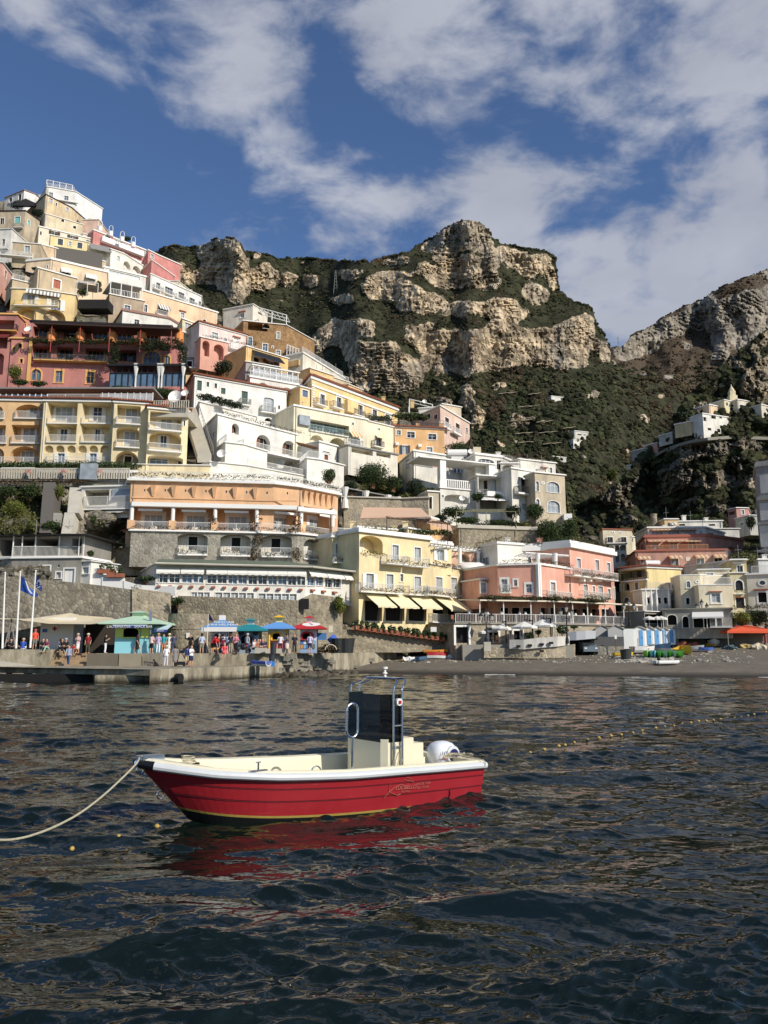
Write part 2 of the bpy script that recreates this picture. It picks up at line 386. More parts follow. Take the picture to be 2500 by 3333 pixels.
class Bld:
 def __init__(s,label,tops,Y,bot,col,ref=0,depth=8,group=None,cor=.28,tile=False,trim=None,wear=.3,name='house',cat='house',mat=None,sink=1.2,roofmat=None,out=.22,sh=0.0,domes=(),Zabs=None,open_top=False):
  s.mat=mat or plaster(col,wear);s.trim=trim or WHITE
  pts=[];rx,ry=P(*tops[ref][:2]);r=W(rx,ry,Y);s.Z=r.z if Zabs is None else Zabs
  for k,tp in enumerate(tops):
   x,y=P(*tp[:2]);a,b=rayd(x,y)
   if k==ref:yy=Y
   elif len(tp)>2:yy=tp[2]
   else:yy=(s.Z-CH)/b
   pts.append(Vector((a*yy,yy,0)))
  s.p=pts;s.zb=W(rx,P(0,bot)[1],Y).z;s.zlow=s.zb-sink
  s.seg=[]
  for a,b in zip(pts,pts[1:]):
   u=(b-a);L=u.length;u=u/L;s.seg.append((a,u,Vector((u.y,-u.x,0)),L))
  nn=sum((q[2]*q[3]for q in s.seg),Vector((0,0,0))).normalized();side=Vector((-nn.y,nn.x,0))
  s.back=[pts[-1]-nn*depth+side*sh*depth,pts[0]-nn*depth+side*sh*depth]
  c=sum(pts,Vector((0,0,0)))/len(pts)
  s.e=thing(name,label,cat,(c.x,c.y,s.zlow),group)
  s.op=[[]for _ in s.seg];s.cor=cor;s.tile=tile;s.depth=depth;s.roofmat=roofmat;s.out=out;s.domes=domes
  s.open_top=open_top;BLDS.append(s)
 def hit(s,px,py,off=0.0,k=None):
  """pixel -> (segment, t, z) on a facade plane moved inwards by off"""
  a,b=rayd(px,py);best=None
  for i,(O,u,n,L)in enumerate(s.seg):
   if k is not None and i!=k:continue
   Q=O-n*off;den=n.x*a+n.y
   if abs(den)<1e-4:continue
   Yd=(n.x*Q.x+n.y*Q.y)/den;t=(Vector((a*Yd,Yd,0))-Q).dot(u)
   out=max(0,-t,t-L)
   if Yd>0 and(best is None or out<best[0]-1e-6):best=(out,i,t,CH+b*Yd)
  return best[1:]
 def rect(s,cx,cy,w,h,off=0.0,k=None):
  x,y=P(cx,cy);w/=VS;h/=VS
  i,t,z=s.hit(x,y,off,k);t0=s.hit(x-w/2,y,off,i)[1];t1=s.hit(x+w/2,y,off,i)[1]
  return i,t0,t1,s.hit(x,y+h/2,off,i)[2],s.hit(x,y-h/2,off,i)[2]
 def cut(s,i,t0,t1,z0,z1,d,arch=0.0,back=None):
  L=s.seg[i][3];t0,t1=max(.06,t0),min(L-.06,t1);z0,z1=max(s.zlow+.05,z0),min(s.Z-.12,z1)
  if t1-t0>.1 and z1-z0>.1:s.op[i].append((t0,t1,z0,z1,d,arch,back))
  return t0,t1,z0,z1
 def w(s,cx,cy,w,h,k='w',g=None,sh=None,tr=None,inner=0.0,arch=0.0,seg=None,tw=.13):
  i,t0,t1,z0,z1=s.rect(cx,cy,w,h,inner,seg);O,u,n,L=s.seg[i];O=O-n*inner
  tr=tr or s.trim;d=.22 if inner==0 else 0.0
  nm='balcony_door' if k=='d' else('shuttered_window' if k=='x' else('doorway' if k=='o' else 'window'))
  if inner==0:t0,t1,z0,z1=s.cut(i,t0,t1,z0,z1,d if k!='o' else.5,arch)
  if t1-t0<.1 or z1-z0<.1:return None
  m=MB();A=arch*(t1-t0)/2
  if tw:
   m.fbox(O,u,n,t0-tw,t0,0,.05,z0-(tw if k!='d' else 0),z1-A);m.fbox(O,u,n,t1,t1+tw,0,.05,z0-(tw if k!='d' else 0),z1-A)
   if arch:
    K=8
    for j in range(K):
     a0,a1=math.pi*j/K,math.pi*(j+1)/K;R=(t1-t0)/2;tc_=(t0+t1)/2
     def q(a,rr,dd):tt=tc_-math.cos(a)*(R+rr);zz=z1-A+math.sin(a)*(A+rr);return(O.x+u.x*tt+n.x*dd,O.y+u.y*tt+n.y*dd,zz)
     m.hexa([q(a0,0,.05),q(a0,tw,.05),q(a0,tw,0),q(a0,0,0),q(a1,0,.05),q(a1,tw,.05),q(a1,tw,0),q(a1,0,0)])
   else:m.fbox(O,u,n,t0-tw,t1+tw,0,.055,z1,z1+tw)
   if k=='w':m.fbox(O,u,n,t0-tw-.04,t1+tw+.04,0,.11,z0-tw,z0-tw+.07)
  if not m.v:m.fbox(O,u,n,t0,t1,-.02,.02,z0-.05,z0)
  f=m.build(nm,tr,s.e)
  dp=-d+.02 if inner==0 else.02
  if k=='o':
   m=MB();m.fbox(O,u,n,t0,t1,-.52 if inner==0 else.01,-.5 if inner==0 else.02,z0,z1);m.build('painted_dark_back',DARK,f)  # dark sheet closes the hole; the gloom inside is only its colour
  elif k=='x':
   m=MB();m.fbox(O,u,n,t0,(t0+t1)/2-.015,dp,dp+.06,z0,z1);m.build('shutter',sh or GREENS,f)
   m=MB();m.fbox(O,u,n,(t0+t1)/2+.015,t1,dp,dp+.06,z0,z1);m.build('shutter',sh or GREENS,f)
  else:
   m=MB();m.fbox(O,u,n,t0,t1,dp-.02,dp,z0,z1);m.build('pane',g or(GLASS,GLASSL,GLASSB)[int((cx*7+cy*3))%3],f)
   m=MB();b_=.055;nb=max(2,int((t1-t0)/.8)+1)
   for j in range(nb+1):
    tt=t0+(t1-t0)*j/nb;m.fbox(O,u,n,max(t0,tt-b_/2),min(t1,tt+b_/2),dp,dp+.04,z0,z1)
   m.fbox(O,u,n,t0+.03,t1-.03,dp,dp+.035,z1-b_,z1);m.fbox(O,u,n,t0+.03,t1-.03,dp,dp+.035,z0,z0+b_)
   if k=='w' or z1-z0>2:m.fbox(O,u,n,t0+.03,t1-.03,dp,dp+.035,z0+(z1-z0)*.62,z0+(z1-z0)*.62+.04)
   m.build('sash',tr,f)
   if sh:
    ww=(t1-t0)/2
    for(a,b2)in((t0-ww-.02,t0-.02),(t1+.02,t1+ww+.02)):
     m=MB();m.fbox(O,u,n,a,b2,.06,.10,z0,z1)
     zc=z0+.1
     while zc<z1-.1:m.fbox(O,u,n,a+.06,b2-.06,.10,.115,zc,zc+.04);zc+=.16
     m.build('shutter',sh,f)
  return f
 def log(s,cx,cy,w,h,d=1.5,arch=0.0,back=None,seg=None):
  i,t0,t1,z0,z1=s.rect(cx,cy,w,h,0,seg);s.cut(i,t0,t1,z0,z1,d,arch,back)
 def bal(s,cx,cy,w,d=1.0,rail=None,fl=None,h=.95,slab=None,th=.14,name='balcony',seg=None,solid=None,inner=0.0):
  i,t0,t1,z,_=s.rect(cx,cy,w,0,-d+inner,seg);O,u,n,L=s.seg[i];O=O-n*inner
  m=MB();m.fbox(O,u,n,t0,t1,0 if inner==0 else-.0,d,z-th,z);b=m.build(name,slab or s.trim,s.e)
  q=lambda t,dd:(O.x+u.x*t+n.x*dd,O.y+u.y*t+n.y*dd)
  if solid:
   m=MB();m.fbox(O,u,n,t0,t1,d-.12,d,z,z+h)
   if d>.3:m.fbox(O,u,n,t0,t0+.12,0,d-.12,z,z+h);m.fbox(O,u,n,t1-.12,t1,0,d-.12,z,z+h)
   m.build('parapet',solid,b)
  elif rail is not False:
   m=MB();P_=[q(t0+.04,d-.05),q(t1-.04,d-.05)]
   if d>.3:P_=[q(t0+.04,0)]+P_+[q(t1-.04,0)]
   rail_mb(m,P_,z,h);m.build('railing',rail or WROUGHT,b)
  if fl:s.flowers(i,t0,t1,d,z,fl,b,O)
  return b
 def flowers(s,i,t0,t1,d,z,mat,parent,O=None,dens=1.0):
  O0,u,n,L=s.seg[i];O=O or O0;k=max(2,int((t1-t0)/.5));el=[]
  r=random.Random(int(t0*100+z*10))
  for j in range(k):
   t=t0+(t1-t0)*(j+.5)/k;p=O+u*t+n*(d+.1)
   el.append(((p.x,p.y,z+r.uniform(.15,.38)),(.42,.26,r.uniform(.18,.36))))
  foliage('flower_box',el,int(k*26*dens),.085,mat,parent)
 def awn(s,cx,cy,w,h,out=1.3,mat=None,mat2=None,seg=None,name='awning',val=.18):
  i,t0,t1,zt,_=s.rect(cx,cy-h/2,w,0,0,seg);O,u,n,L=s.seg[i]
  x,y=P(cx,cy+h/2);zb_=s.hit(x,y,-out,i)[2]
  zt=max(zt,zb_+.1)
  m=MB();K=max(1,int((t1-t0)/.3))if mat2 else 6
  q=lambda t,dd,z:(O.x+u.x*t+n.x*dd,O.y+u.y*t+n.y*dd,z)
  for j in range(K):
   a=t0+(t1-t0)*j/K;b=t0+(t1-t0)*(j+1)/K;m.mi=j%2 if mat2 else 0
   sg=-.05
   m.hexa([q(a,.02,zt-.03),q(b,.02,zt-.03),q(b,out,zb_+val-.03),q(a,out,zb_+val-.03),q(a,.02,zt),q(b,.02,zt),q(b,out,zb_+val),q(a,out,zb_+val)])
   e=.04*(j%2)
   m.hexa([q(a,out,zb_+e),q(b,out,zb_+e),q(b,out-.02,zb_+e),q(a,out-.02,zb_+e),q(a,out,zb_+val),q(b,out,zb_+val),q(b,out-.02,zb_+val),q(a,out-.02,zb_+val)])
  mt=mat or CREAM
  return m.build(name,[mt,mat2]if mat2 else mt,s.e)
 def band(s,cy,x0,x1,h=.25,d=.12,mat=None,name='cornice_band',seg=None):
  """string course through the view points (x0..x1) at height of cy at x0"""
  X,Y_=P(x0,cy);i,t0,z=s.hit(X,Y_,-d,seg);X1,_=P(x1,cy);t1=s.hit(X1,Y_,-d,i)[1]
  O,u,n,L=s.seg[i];m=MB();m.fbox(O,u,n,t0,t1,0,d,z-h,z);return m.build(name,mat or s.trim,s.e)
 def fb(s,cx,cy,w,h,d0=0,d1=.1,mat=None,name='panel',seg=None,plane=0.0,parent=None):
  i,t0,t1,z0,z1=s.rect(cx,cy,w,h,plane,seg);O,u,n,L=s.seg[i];m=MB()
  m.fbox(O,u,n,t0,t1,d0,d1,z0,z1);return m.build(name,mat or s.trim,parent or s.e)
 def disc(s,cx,cy,w,name='round_window',mat=None,frame=None):
  i,t0,t1,z0,z1=s.rect(cx,cy,w,w);O,u,n,L=s.seg[i];R=(t1-t0)/2;tc_=(t0+t1)/2;zc=(z0+z1)/2;K=14
  q=lambda a,r_,d_:(O.x+u.x*(tc_+math.cos(a)*r_)+n.x*d_,O.y+u.y*(tc_+math.cos(a)*r_)+n.y*d_,zc+math.sin(a)*r_*.8)
  m=MB()
  for j in range(K):
   a,b=2*math.pi*j/K,2*math.pi*(j+1)/K
   m.hexa([q(a,R,0),q(a,R+.18,0),q(b,R+.18,0),q(b,R,0),q(a,R,.07),q(a,R+.18,.07),q(b,R+.18,.07),q(b,R,.07)])
  f=m.build(name,frame or s.trim,s.e);m=MB();m.face(*[q(2*math.pi*j/K,R,.03)for j in range(K)][::-1]);m.build('pane',mat or GLASS,f)
 def roofrail(s,x0,x1,h=.9,mat=None,off=.1):
  """railing along the top of the facade between two view x"""
  pts=[]
  for i,(O,u,n,L)in enumerate(s.seg):
   X0=P(x0,0)[0];X1=P(x1,0)[0]
   ts=[]
   for X in(X0,X1):
    a,_=rayd(X,P(0,0)[1]+1);den=n.x*a+n.y
    Yd=(n.x*O.x+n.y*O.y)/den;ts.append((Vector((a*Yd,Yd,0))-O).dot(u))
   t0,t1=max(0,min(ts)),min(L,max(ts))
   if t1>t0:
    for t in(t0,t1):p=O+u*t-n*off;pts.append((p.x,p.y))
  m=MB();rail_mb(m,pts,s.Z+s.cor,h);return m.build('roof_railing',mat or WROUGHT,s.e)
 def finish(s):
  m=MB();backs={}
  for i,(O,u,n,L)in enumerate(s.seg):
   ops=s.op[i];T=sorted({0.0,L,*[o[0]for o in ops],*[o[1]for o in ops]});ZZ=sorted({s.zlow,s.Z,*[o[2]for o in ops],*[o[3]for o in ops]})
   q=lambda t,d,z:(O.x+u.x*t+n.x*d,O.y+u.y*t+n.y*d,z)
   for a,b in zip(T,T[1:]):
    if b-a<1e-4:continue
    tc_=(a+b)/2;run=None
    for c,d in zip(ZZ,ZZ[1:]):
     zc=(c+d)/2;hole=any(o[0]<tc_<o[1]and o[2]<zc<o[3]for o in ops)
     if hole:
      if run:m.face(q(a,0,run[0]),q(b,0,run[0]),q(b,0,run[1]),q(a,0,run[1]));run=None
     else:run=(run[0],d)if run else(c,d)
    if run:m.face(q(a,0,run[0]),q(b,0,run[0]),q(b,0,run[1]),q(a,0,run[1]))
   for(a,b,c,d,D,arch,bk)in ops:
    A=arch*(b-a)/2;sp=d-A
    m.face(q(a,0,c),q(a,-D,c),q(a,-D,sp),q(a,0,sp));m.face(q(b,-D,c),q(b,0,c),q(b,0,sp),q(b,-D,sp))
    m.face(q(a,0,c),q(b,0,c),q(b,-D,c),q(a,-D,c))
    if arch:
     K=10;R=(b-a)/2;t_=(a+b)/2;pv=None
     for j in range(K+1):
      an=math.pi*j/K;tt=t_-math.cos(an)*R;zz=sp+math.sin(an)*A
      if pv:
       m.face(q(pv[0],0,pv[1]),q(tt,0,zz),q(tt,0,d),q(pv[0],0,d));m.face(q(pv[0],0,pv[1]),q(pv[0],-D,pv[1]),q(tt,-D,zz),q(tt,0,zz))
      pv=(tt,zz)
    else:m.face(q(a,0,d),q(a,-D,d),q(b,-D,d),q(b,0,d))
    if D>.6:
     backs.setdefault(bk or s.mat,[]).append((q(a,-D,c),q(b,-D,c),q(b,-D,d),q(a,-D,d)))
  P_=s.p+s.back
  for a,b in zip([s.p[-1],s.back[0],s.back[1]],[s.back[0],s.back[1],s.p[0]]):
   m.face((a.x,a.y,s.zlow),(b.x,b.y,s.zlow),(b.x,b.y,s.Z),(a.x,a.y,s.Z))
  m.build('wall',s.mat,s.e)
  for mt,fs in backs.items():
   m=MB()
   for f in fs:m.face(*f)
   m.build('loggia_wall',mt,s.e)
  for(O,u,n,L)in s.seg:
   if L>7 and int(s.Z*7)%3:
    m=MB();p=O+u*(.35 if int(L)%2 else L-.35)+n*.07;m.tube([(p.x,p.y,s.zlow),(p.x,p.y,s.Z-.1)],.05,5);m.build('drainpipe',GREYM if int(L)%3 else s.trim,s.e)
  def outset(pp,d):
   r=[];k=len(pp)
   for j in range(k):
    a,b,c=pp[j-1],pp[j],pp[(j+1)%k]
    e1=(b-a).normalized();e2=(c-b).normalized();n1=Vector((e1.y,-e1.x,0));n2=Vector((e2.y,-e2.x,0));nn=(n1+n2)
    if nn.length<1e-3:nn=n1
    nn.normalize();sc=d/max(.5,nn.dot(n1));r.append((b.x+nn.x*sc,b.y+nn.y*sc))
   return r
  m=MB();m.prism(outset(P_,s.out),s.Z,s.Z+s.cor*.55);m.prism(outset(P_,s.out*.5),s.Z+s.cor*.55+.002,s.Z+s.cor)
  s.roof=m.build('roof',s.roofmat or s.trim,s.e)
  if s.tile:
   m=MB();oo=outset(P_,s.out+.25);m.prism(oo,s.Z+s.cor+.002,s.Z+s.cor+.12)
   for(O,u,n,L)in s.seg:
    k=int(L/.35)
    for j in range(k):m.fbox(O,u,n,j*.35,j*.35+.2,s.out+.1,s.out+.32,s.Z+s.cor+.122,s.Z+s.cor+.2)
   m.build('tile_eave',TILE,s.e)
  rr=random.Random(int(s.Z*77));nn=s.seg[0][2]
  for k in range(rr.randint(0,3)if s.Z>14 and s.open_top is False and s.depth>5 else 0):
   c=s.p[0].lerp(s.p[-1],rr.uniform(.1,.9))-nn*rr.uniform(1.5,s.depth*.7);m=MB();z=s.Z+s.cor;q=rr.random()
   if q<.55:m.tube([(c.x,c.y,z),(c.x,c.y,z+rr.uniform(1.6,3))],.035,4);m.tube([(c.x-.5,c.y,z+1.5),(c.x+.5,c.y,z+1.55)],.025,4);m.build('aerial',GREYM,s.e)
   else:h=rr.uniform(.7,1.4);m.box(c.x-.35,c.x+.35,c.y-.3,c.y+.3,z,z+h);m.box(c.x-.45,c.x+.45,c.y-.4,c.y+.4,z+h,z+h+.1);m.build('chimney',s.mat,s.e)
  for(dx,dy,r_)in s.domes:
   c=at(dx,dy,s.p[0].y+s.depth*.5);m=MB();m.lathe((c.x,c.y,s.Z+s.cor),[(r_,0),(r_*.9,r_*.14),(r_*.6,r_*.3),(.1,r_*.36)],16)
   m.build('dome',s.roofmat or s.trim,s.e,smooth=True)
def slabfree(label,name,cat,x0,y0,x1,y1,Y,mat,dy=.3,group=None):
 """a free-standing upright block through two view corners at depth Y"""
 a=at(x0,y1,Y);b=at(x1,y0,Y);m=MB();m.box(a.x,b.x,Y,Y+dy,min(a.z,b.z),max(a.z,b.z))
 o=m.build(name,mat);tag(o,label,cat,group);return center_mesh(o)
def pergola(label,pts,z_posts,Y=None,mat=WOOD,n=8,name='pergola',cat='pergola',rise=2.4,post=.06,group=None,leaves=None,dens=1.0):
 """pts: four world corners of the canopy (left front, right front, right back, left back)"""
 a,b,c,d=pts;t=thing(name,label,cat,((a.x+b.x)/2,(a.y+b.y)/2,a.z-rise),group);m=MB()
 for i in range(n+1):
  k=i/n;m.tube([a.lerp(b,k),d.lerp(c,k)],post*.6,4)
 for k in(0,.33,.66,1):m.tube([a.lerp(d,k),b.lerp(c,k)],post*.7,4)
 m.build('beams',mat,t)
 for p in(a,b,c,d,a.lerp(b,.5)):
  m=MB();m.tube([p-Vector((0,0,rise)),p],post,6);m.build('post',mat,t)
 if leaves:
  el=[];k=16
  for i in range(k):q=a.lerp(b,random.random()).lerp(d.lerp(c,random.random()),random.random());el.append((q,(.9,.7,.25)))
  foliage('vine',el,int(1400*dens),.12,leaves,t)
 return t
STN=stone('rubble_stone',C(176,163,136),C(126,117,100),2.8,C(140,131,112))
STNL=stone('pale_rubble_stone',C(190,176,148),C(140,128,108),2.4,C(170,160,140))
STNG=stone('grey_rubble_stone',C(172,166,150),C(134,128,114),2.6,C(150,144,128))
ORANGE=C(230,170,108);YEL=C(238,212,150);YEL2=C(238,214,158);SALM=C(230,152,122);WH=C(232,226,210);PEACH=C(234,194,146)
CRM=C(228,212,172);BEI=C(178,158,122);TERR=C(196,136,108)
AWNC=simple('cream_awning',C(232,220,178),.85,var=.05);AWNW=simple('white_awning',C(228,224,212),.85,var=.05)
AWNO=simple('orange_awning',C(206,150,100),.85);GREENROOF=simple('green_metal_roof',C(104,114,94),.6,var=.25,scale=2)
BLACKNET=simple('dark_netting',C(34,32,30),.9)
def E():view(560,1400,2.592)
def D():view(0,1480,2.592)
def G():view(1100,1680,2.592)
def H():view(1700,1680,2.074)
def RV():view(1960,1640,3.0722)
def T_():view(1480,1880,2.676)
def J():view(560,1900,3.0722)
def I_():view(0,1800,2.592)
def A_():view(0,560,2.592)
def B_():view(0,980,2.592)
def C_():view(600,980,2.592)
def F_():view(1100,1200,2.0738)
def K_():view(1860,1200,2.592)
def S_():view(1760,1960,2.2419)
def host(b,h):
 """make building block b a wing of building h: its pieces become parts of h"""
 bpy.data.objects.remove(b.e);b.e=h.e;return b
E()
b=Bld('long white restaurant with a row of awnings and hanging flower pots above the kiosks',[(-132,1132),(1130,1160),(1545,1205)],84,1440,WH,depth=10,cor=.2,name='restaurant',cat='restaurant',wear=.15,sink=.05)
for i,(x0,x1)in enumerate([(-128,72),(78,272),(292,468),(470,638),(640,806),(808,972),(974,1130),(1136,1280),(1285,1425),(1430,1530)]):
 xc,ww=(x0+x1)/2,x1-x0;dy=(max(0,xc-100))*.022
 if xc>1200:dy+=(xc-1200)*.08
 if i<9:
  for q in(-.25,.25):b.w(xc+ww*q,1252+dy,ww*.43,72,'w',g=(GLASS,GLASSB)[i%2],tw=.06)
 b.awn(xc,1182+dy,ww,60,.7,AWNW)
for k in range(17):
 x=-110+k*92;b.fb(x,1318+max(0,x-100)*.03+max(0,x-1150)*.07,30,16,.0,.32,TILE,'flower_pot')
J()
for(x0,x1,y0,y1,n)in((190,380,82,134,3),(428,822,85,152,5),(862,1250,95,176,5)):
 for k in range(n):
  ww=(x1-x0)/n;b.w(x0+ww*(k+.5),(y0+y1)/2+k*1.2,ww*.88,(y1-y0)*.92,'w',g=GLASSL,tw=.05)
E();rest=b
m=MB();O=b.seg[0]
pts=b.p+b.back
def rp(i,d=0,z=0):q=b.p[i];n=b.seg[min(i,1)][2];return(q.x+n.x*d,q.y+n.y*d,b.Z+z)
for i in(0,1):
 a,c=rp(i,.9,.1),rp(i+1,.9,.1);d,e=rp(i+1,-4,1.0),rp(i,-4,1.0)
 m.face(a,c,d,e);m.face((a[0],a[1],a[2]-.25),(c[0],c[1],c[2]-.25),c,a);m.face((a[0],a[1],a[2]-.25),e,d,(c[0],c[1],c[2]-.25))
m.build('metal_roof',GREENROOF,b.e)
m=MB()
for i in(0,1):m.tube([rp(i,.95,.02),rp(i+1,.95,.02)],.12,6)
m.build('gutter',CONCL,b.e)
b=Bld('orange hotel with corbelled flower terrace and white columned balconies',[(-345,428),(860,460),(1062,484),(1400,552)],97,850,ORANGE,ref=1,depth=16,cor=.5,name='hotel',cat='hotel',wear=.15,out=.5,trim=WHITE,sink=0.3)
bo=b
cols=[-350,10,365,715,1058,1340]
for i in range(5):
 x0,x1=cols[i]+8,cols[i+1]-8;k=[0,0,0,1,2][i]
 yo=[0,8,16,24,42][i]
 b.log((x0+x1)/2,722+yo,x1-x0,216,2.3)
 xc=(x0+x1)/2+12
 b.w(xc,775+yo,150 if i<4 else 110,120,'d',g=GLASSL,inner=2.3,tw=.45)
 b.fb(xc,700+yo,200 if i<4 else 140,18,.0,.08,WHITE,'door_pediment',plane=2.3)
 b.bal((x0+x1)/2,836+yo,x1-x0-6,.7,WROUGHT,LEAFP,th=.25)
 b.fb((x0+x1)/2,812+yo,60,30,-1.9,-1.4,WHITE,'balcony_chair',plane=0)
for i,x in enumerate(cols):
 yo=[0,6,12,20,30,50][i];ii,t0,t1,z0,z1=b.rect(x,725+yo,14,225);O,u,n,L=b.seg[ii]
 tc=max(.35,min(L-.35,(t0+t1)/2));c=O+u*tc+n*.35
 m=MB();m.lathe((c.x,c.y,z0+1),[(.24,0),(.24,(z1-z0-1)*.95),(.34,z1-z0-1)],12);m.build('column',WHITE,b.e,smooth=False)
 m=MB();m.fbox(O,u,n,tc-.4,tc+.4,.02,.75,z0,z0+1.05);m.build('pedestal',b.mat,b.e)
 b.fb(x,725+yo,26,226,-.02,.03,b.mat,'pier')
for k,(x0,x1,y)in enumerate(((-340,1055,603),(1066,1390,646))):b.band(y,x0,x1,.5,.8,WHITE,'beam')
for k in range(15):
 x=-330+k*172 if k<8 else 1062+(k-8)*48
 y=480+max(0,x+100)*.026+max(0,x-1000)*.16
 i,t0,t1,z0,z1=b.rect(x,y+35,14,90);O,u,n,L=b.seg[i];tc=(t0+t1)/2
 if.3<tc<L-.2:
  m=MB();q=lambda t,d,z:(O.x+u.x*t+n.x*d,O.y+u.y*t+n.y*d,z)
  m.hexa([q(tc-.12,.08,z0),q(tc+.12,.08,z0),q(tc+.12,0,z0),q(tc-.12,0,z0),q(tc-.3,.55,z1),q(tc+.3,.55,z1),q(tc+.3,0,z1),q(tc-.3,0,z1)])
  m.build('corbel',b.mat,b.e)
 if k<8 and k%1==0:b.w(x+100,y+28,11,22,'o',tw=0)
b.band(560,-340,1050,.16,.12,b.mat);
b.roofrail(-340,1400,.8);
for(i,(O,u,n,L))in enumerate(b.seg):b.flowers(i,.2,L-.2,.35,b.Z+.55,LEAFP,b.e,dens=1.3)
s=host(Bld('x',[(-345,850),(1062,880),(1350,912)],96.5,1090,(1,1,1,1),ref=1,depth=12,cor=.2,mat=STNG,trim=WHITE,out=.3),bo)
WPL=plaster(WH,.1)
for x,yo in((172,0),(535,8),(882,16)):
 s.log(x,945+yo,258,190,1.5,.35,WPL);s.w(x+(5 if x<800 else-6),955+yo,74,110,'o',inner=1.5,tw=.15)
 s.w(x-75,960+yo,40,110,'x',sh=CREAM,inner=1.5,tw=0);s.w(x+78,960+yo,40,110,'x',sh=CREAM,inner=1.5,tw=0)
 s.bal(x,1042+yo,250,.5,WROUGHT,LEAFP,th=.2)
s.log(1180,1003,140,168,1.2,.8,WPL);s.w(1165,1000,60,90,'x',sh=CREAM,inner=1.2);s.bal(1180,1085,130,.2,WROUGHT,LEAFW)
for x in(350,715,1040):
 c=at(x,960,95.6);foliage('climbing_vine',[((c.x+random.uniform(-.4,.4),c.y-random.uniform(0,.3),c.z+random.uniform(-3,3)),(.7,.25,.9))for _ in range(6)],420,.13,LEAFB,s.e)
D()
s2=host(Bld('x',[(1060,655),(1435,648)],96,790,ORANGE,depth=6,cor=.1,tile=True),bo)
s2.w(1270,735,80,100,'d',g=GLASS,sh=WHITE,tw=.2)
s3=host(Bld('x',[(880,790),(1440,792)],95.5,935,(1,1,1,1),depth=5,cor=.15,mat=STNL,roofmat=CONC),bo)
E()
s4=host(Bld('x',[(1352,905),(1562,915)],95,1130,YEL,depth=7,cor=.3),bo)
s4.w(1410,1020,60,120,'d',sh=None);s4.bal(1470,1115,215,.9,WROUGHT,LEAFP)
s4.roofrail(1355,1560);s4.flowers(0,.2,7,.2,s4.Z+.3,LEAFW,bo.e)
s5=host(Bld('x',[(1552,1110),(1580,1115)],94.5,1420,(1,1,1,1),depth=3,cor=.1,mat=plaster(C(190,184,168),.4)),bo)
G()
b=Bld('pale yellow hotel with white framed balcony doors above four cream awnings',[(180,135),(778,205)],92,905,YEL,depth=14,cor=.55,name='hotel',cat='hotel',wear=.12,trim=WHITE,out=.35)
by=b
b.log(278,240,200,150,1.8,.5);b.w(200,270,24,80,'x',sh=CREAM,inner=1.8)
b.flowers(0,.3,b.rect(378,300,4,4)[1],.3,b.rect(278,325,4,4)[3],LEAFW,b.e)
for x,y,w_,h_ in((485,310,52,130),(672,325,52,120)):b.w(x,y,w_,h_,'d',g=GLASSL)
b.bal(505,398,180,1.2,WROUGHT,LEAFP);b.bal(690,420,170,1.2,WROUGHT,LEAFP)
b.w(268,550,62,128,'d',sh=WHITE);b.w(438,555,58,128,'d',g=GLASSL);b.w(537,520,26,62,'w');b.w(673,575,56,128,'d',g=GLASSL)
b.bal(375,640,360,1.1,WROUGHT,LEAFP);b.bal(690,660,175,1.1,WROUGHT,LEAFP)
for x,w_ in((300,145),(482,160),(672,150)):b.w(x,800,w_,170,'o',tw=0)
b.awn(300,712,158,112,2.6,AWNC);b.awn(486,720,164,112,2.6,AWNC);b.awn(676,726,168,112,2.6,AWNC)
s=host(Bld('x',[(778,405),(1200,478)],99.3,905,YEL,depth=9,cor=.15,wear=.12),by)
s.w(853,580,54,128,'d',g=GLASSL);s.w(980,585,52,130,'d',g=GLASSL);s.w(1070,600,34,130,'d',arch=1);s.w(1137,590,34,100,'x',sh=CREAM)
s.bal(880,668,240,1.1,WROUGHT,LEAFP);s.bal(1080,672,50,.5,WROUGHT,LEAFP)
s.w(865,830,130,110,'o',tw=0);s.w(960,830,90,110,'o',tw=0);s.w(1130,820,120,160,'o',arch=.8)
s.awn(900,742,200,112,2.6,AWNC);s.bal(930,895,260,.6,WROUGHT);s.bal(1130,900,120,.6,WROUGHT,LEAFW)
s.roofrail(1040,1195,.9);s.flowers(0,.3,10,.3,s.Z,LEAFP,by.e)
s=host(Bld('x',[(778,228),(958,248)],101,405,YEL,depth=7,cor=.5,wear=.12),by)
s.w(865,330,56,90,'d',sh=WHITE,tw=.35)
s=host(Bld('x',[(955,290),(1200,310)],106,480,C(214,160,120),depth=7,cor=.3),by)
s.log(1075,395,75,150,1,1)
s=host(Bld('x',[(170,95),(500,120)],96,140,YEL,depth=8,cor=.2,wear=.12),by)
for i in(0,):s.flowers(0,.3,9,.1,s.Z-.2,LEAFW,by.e)
s=host(Bld('x',[(590,105),(775,135)],99,210,YEL2,depth=8,cor=.2),by)
s=host(Bld('x',[(780,20),(950,62)],108,220,C(228,172,96),depth=8,cor=.3),by)
m=MB()
for x,y0,y1,Y in((1028,270,400,103),(1185,300,420,108)):
 a=at(x,y1,Y);c=at(x,y0,Y);m.tube([a,c],.26,10)
m.build('column',WHITE,by.e)
m=MB();a,c=at(778,245,99.5),at(1205,298,109)
m.tube([a,c],.14,4)
for k in range(14):q=a.lerp(c,k/13);m.tube([q+Vector((.3,-.9,.15)),q+Vector((-.9,2.2,.15))],.08,4)
m.build('pergola_beams',WHITE,by.e)
H()
b=Bld('salmon pink hotel with white framed windows and a heavy white cornice',[(318,212),(612,268)],104,730,SALM,depth=12,cor=1.0,name='hotel',cat='hotel',wear=.12,trim=WHITE,out=.45)
bs=b
for x,y,w_,h_ in((381,318,26,62),(505,333,26,72),(582,345,22,58)):b.w(x,y,w_,h_,'d',g=GLASSL)
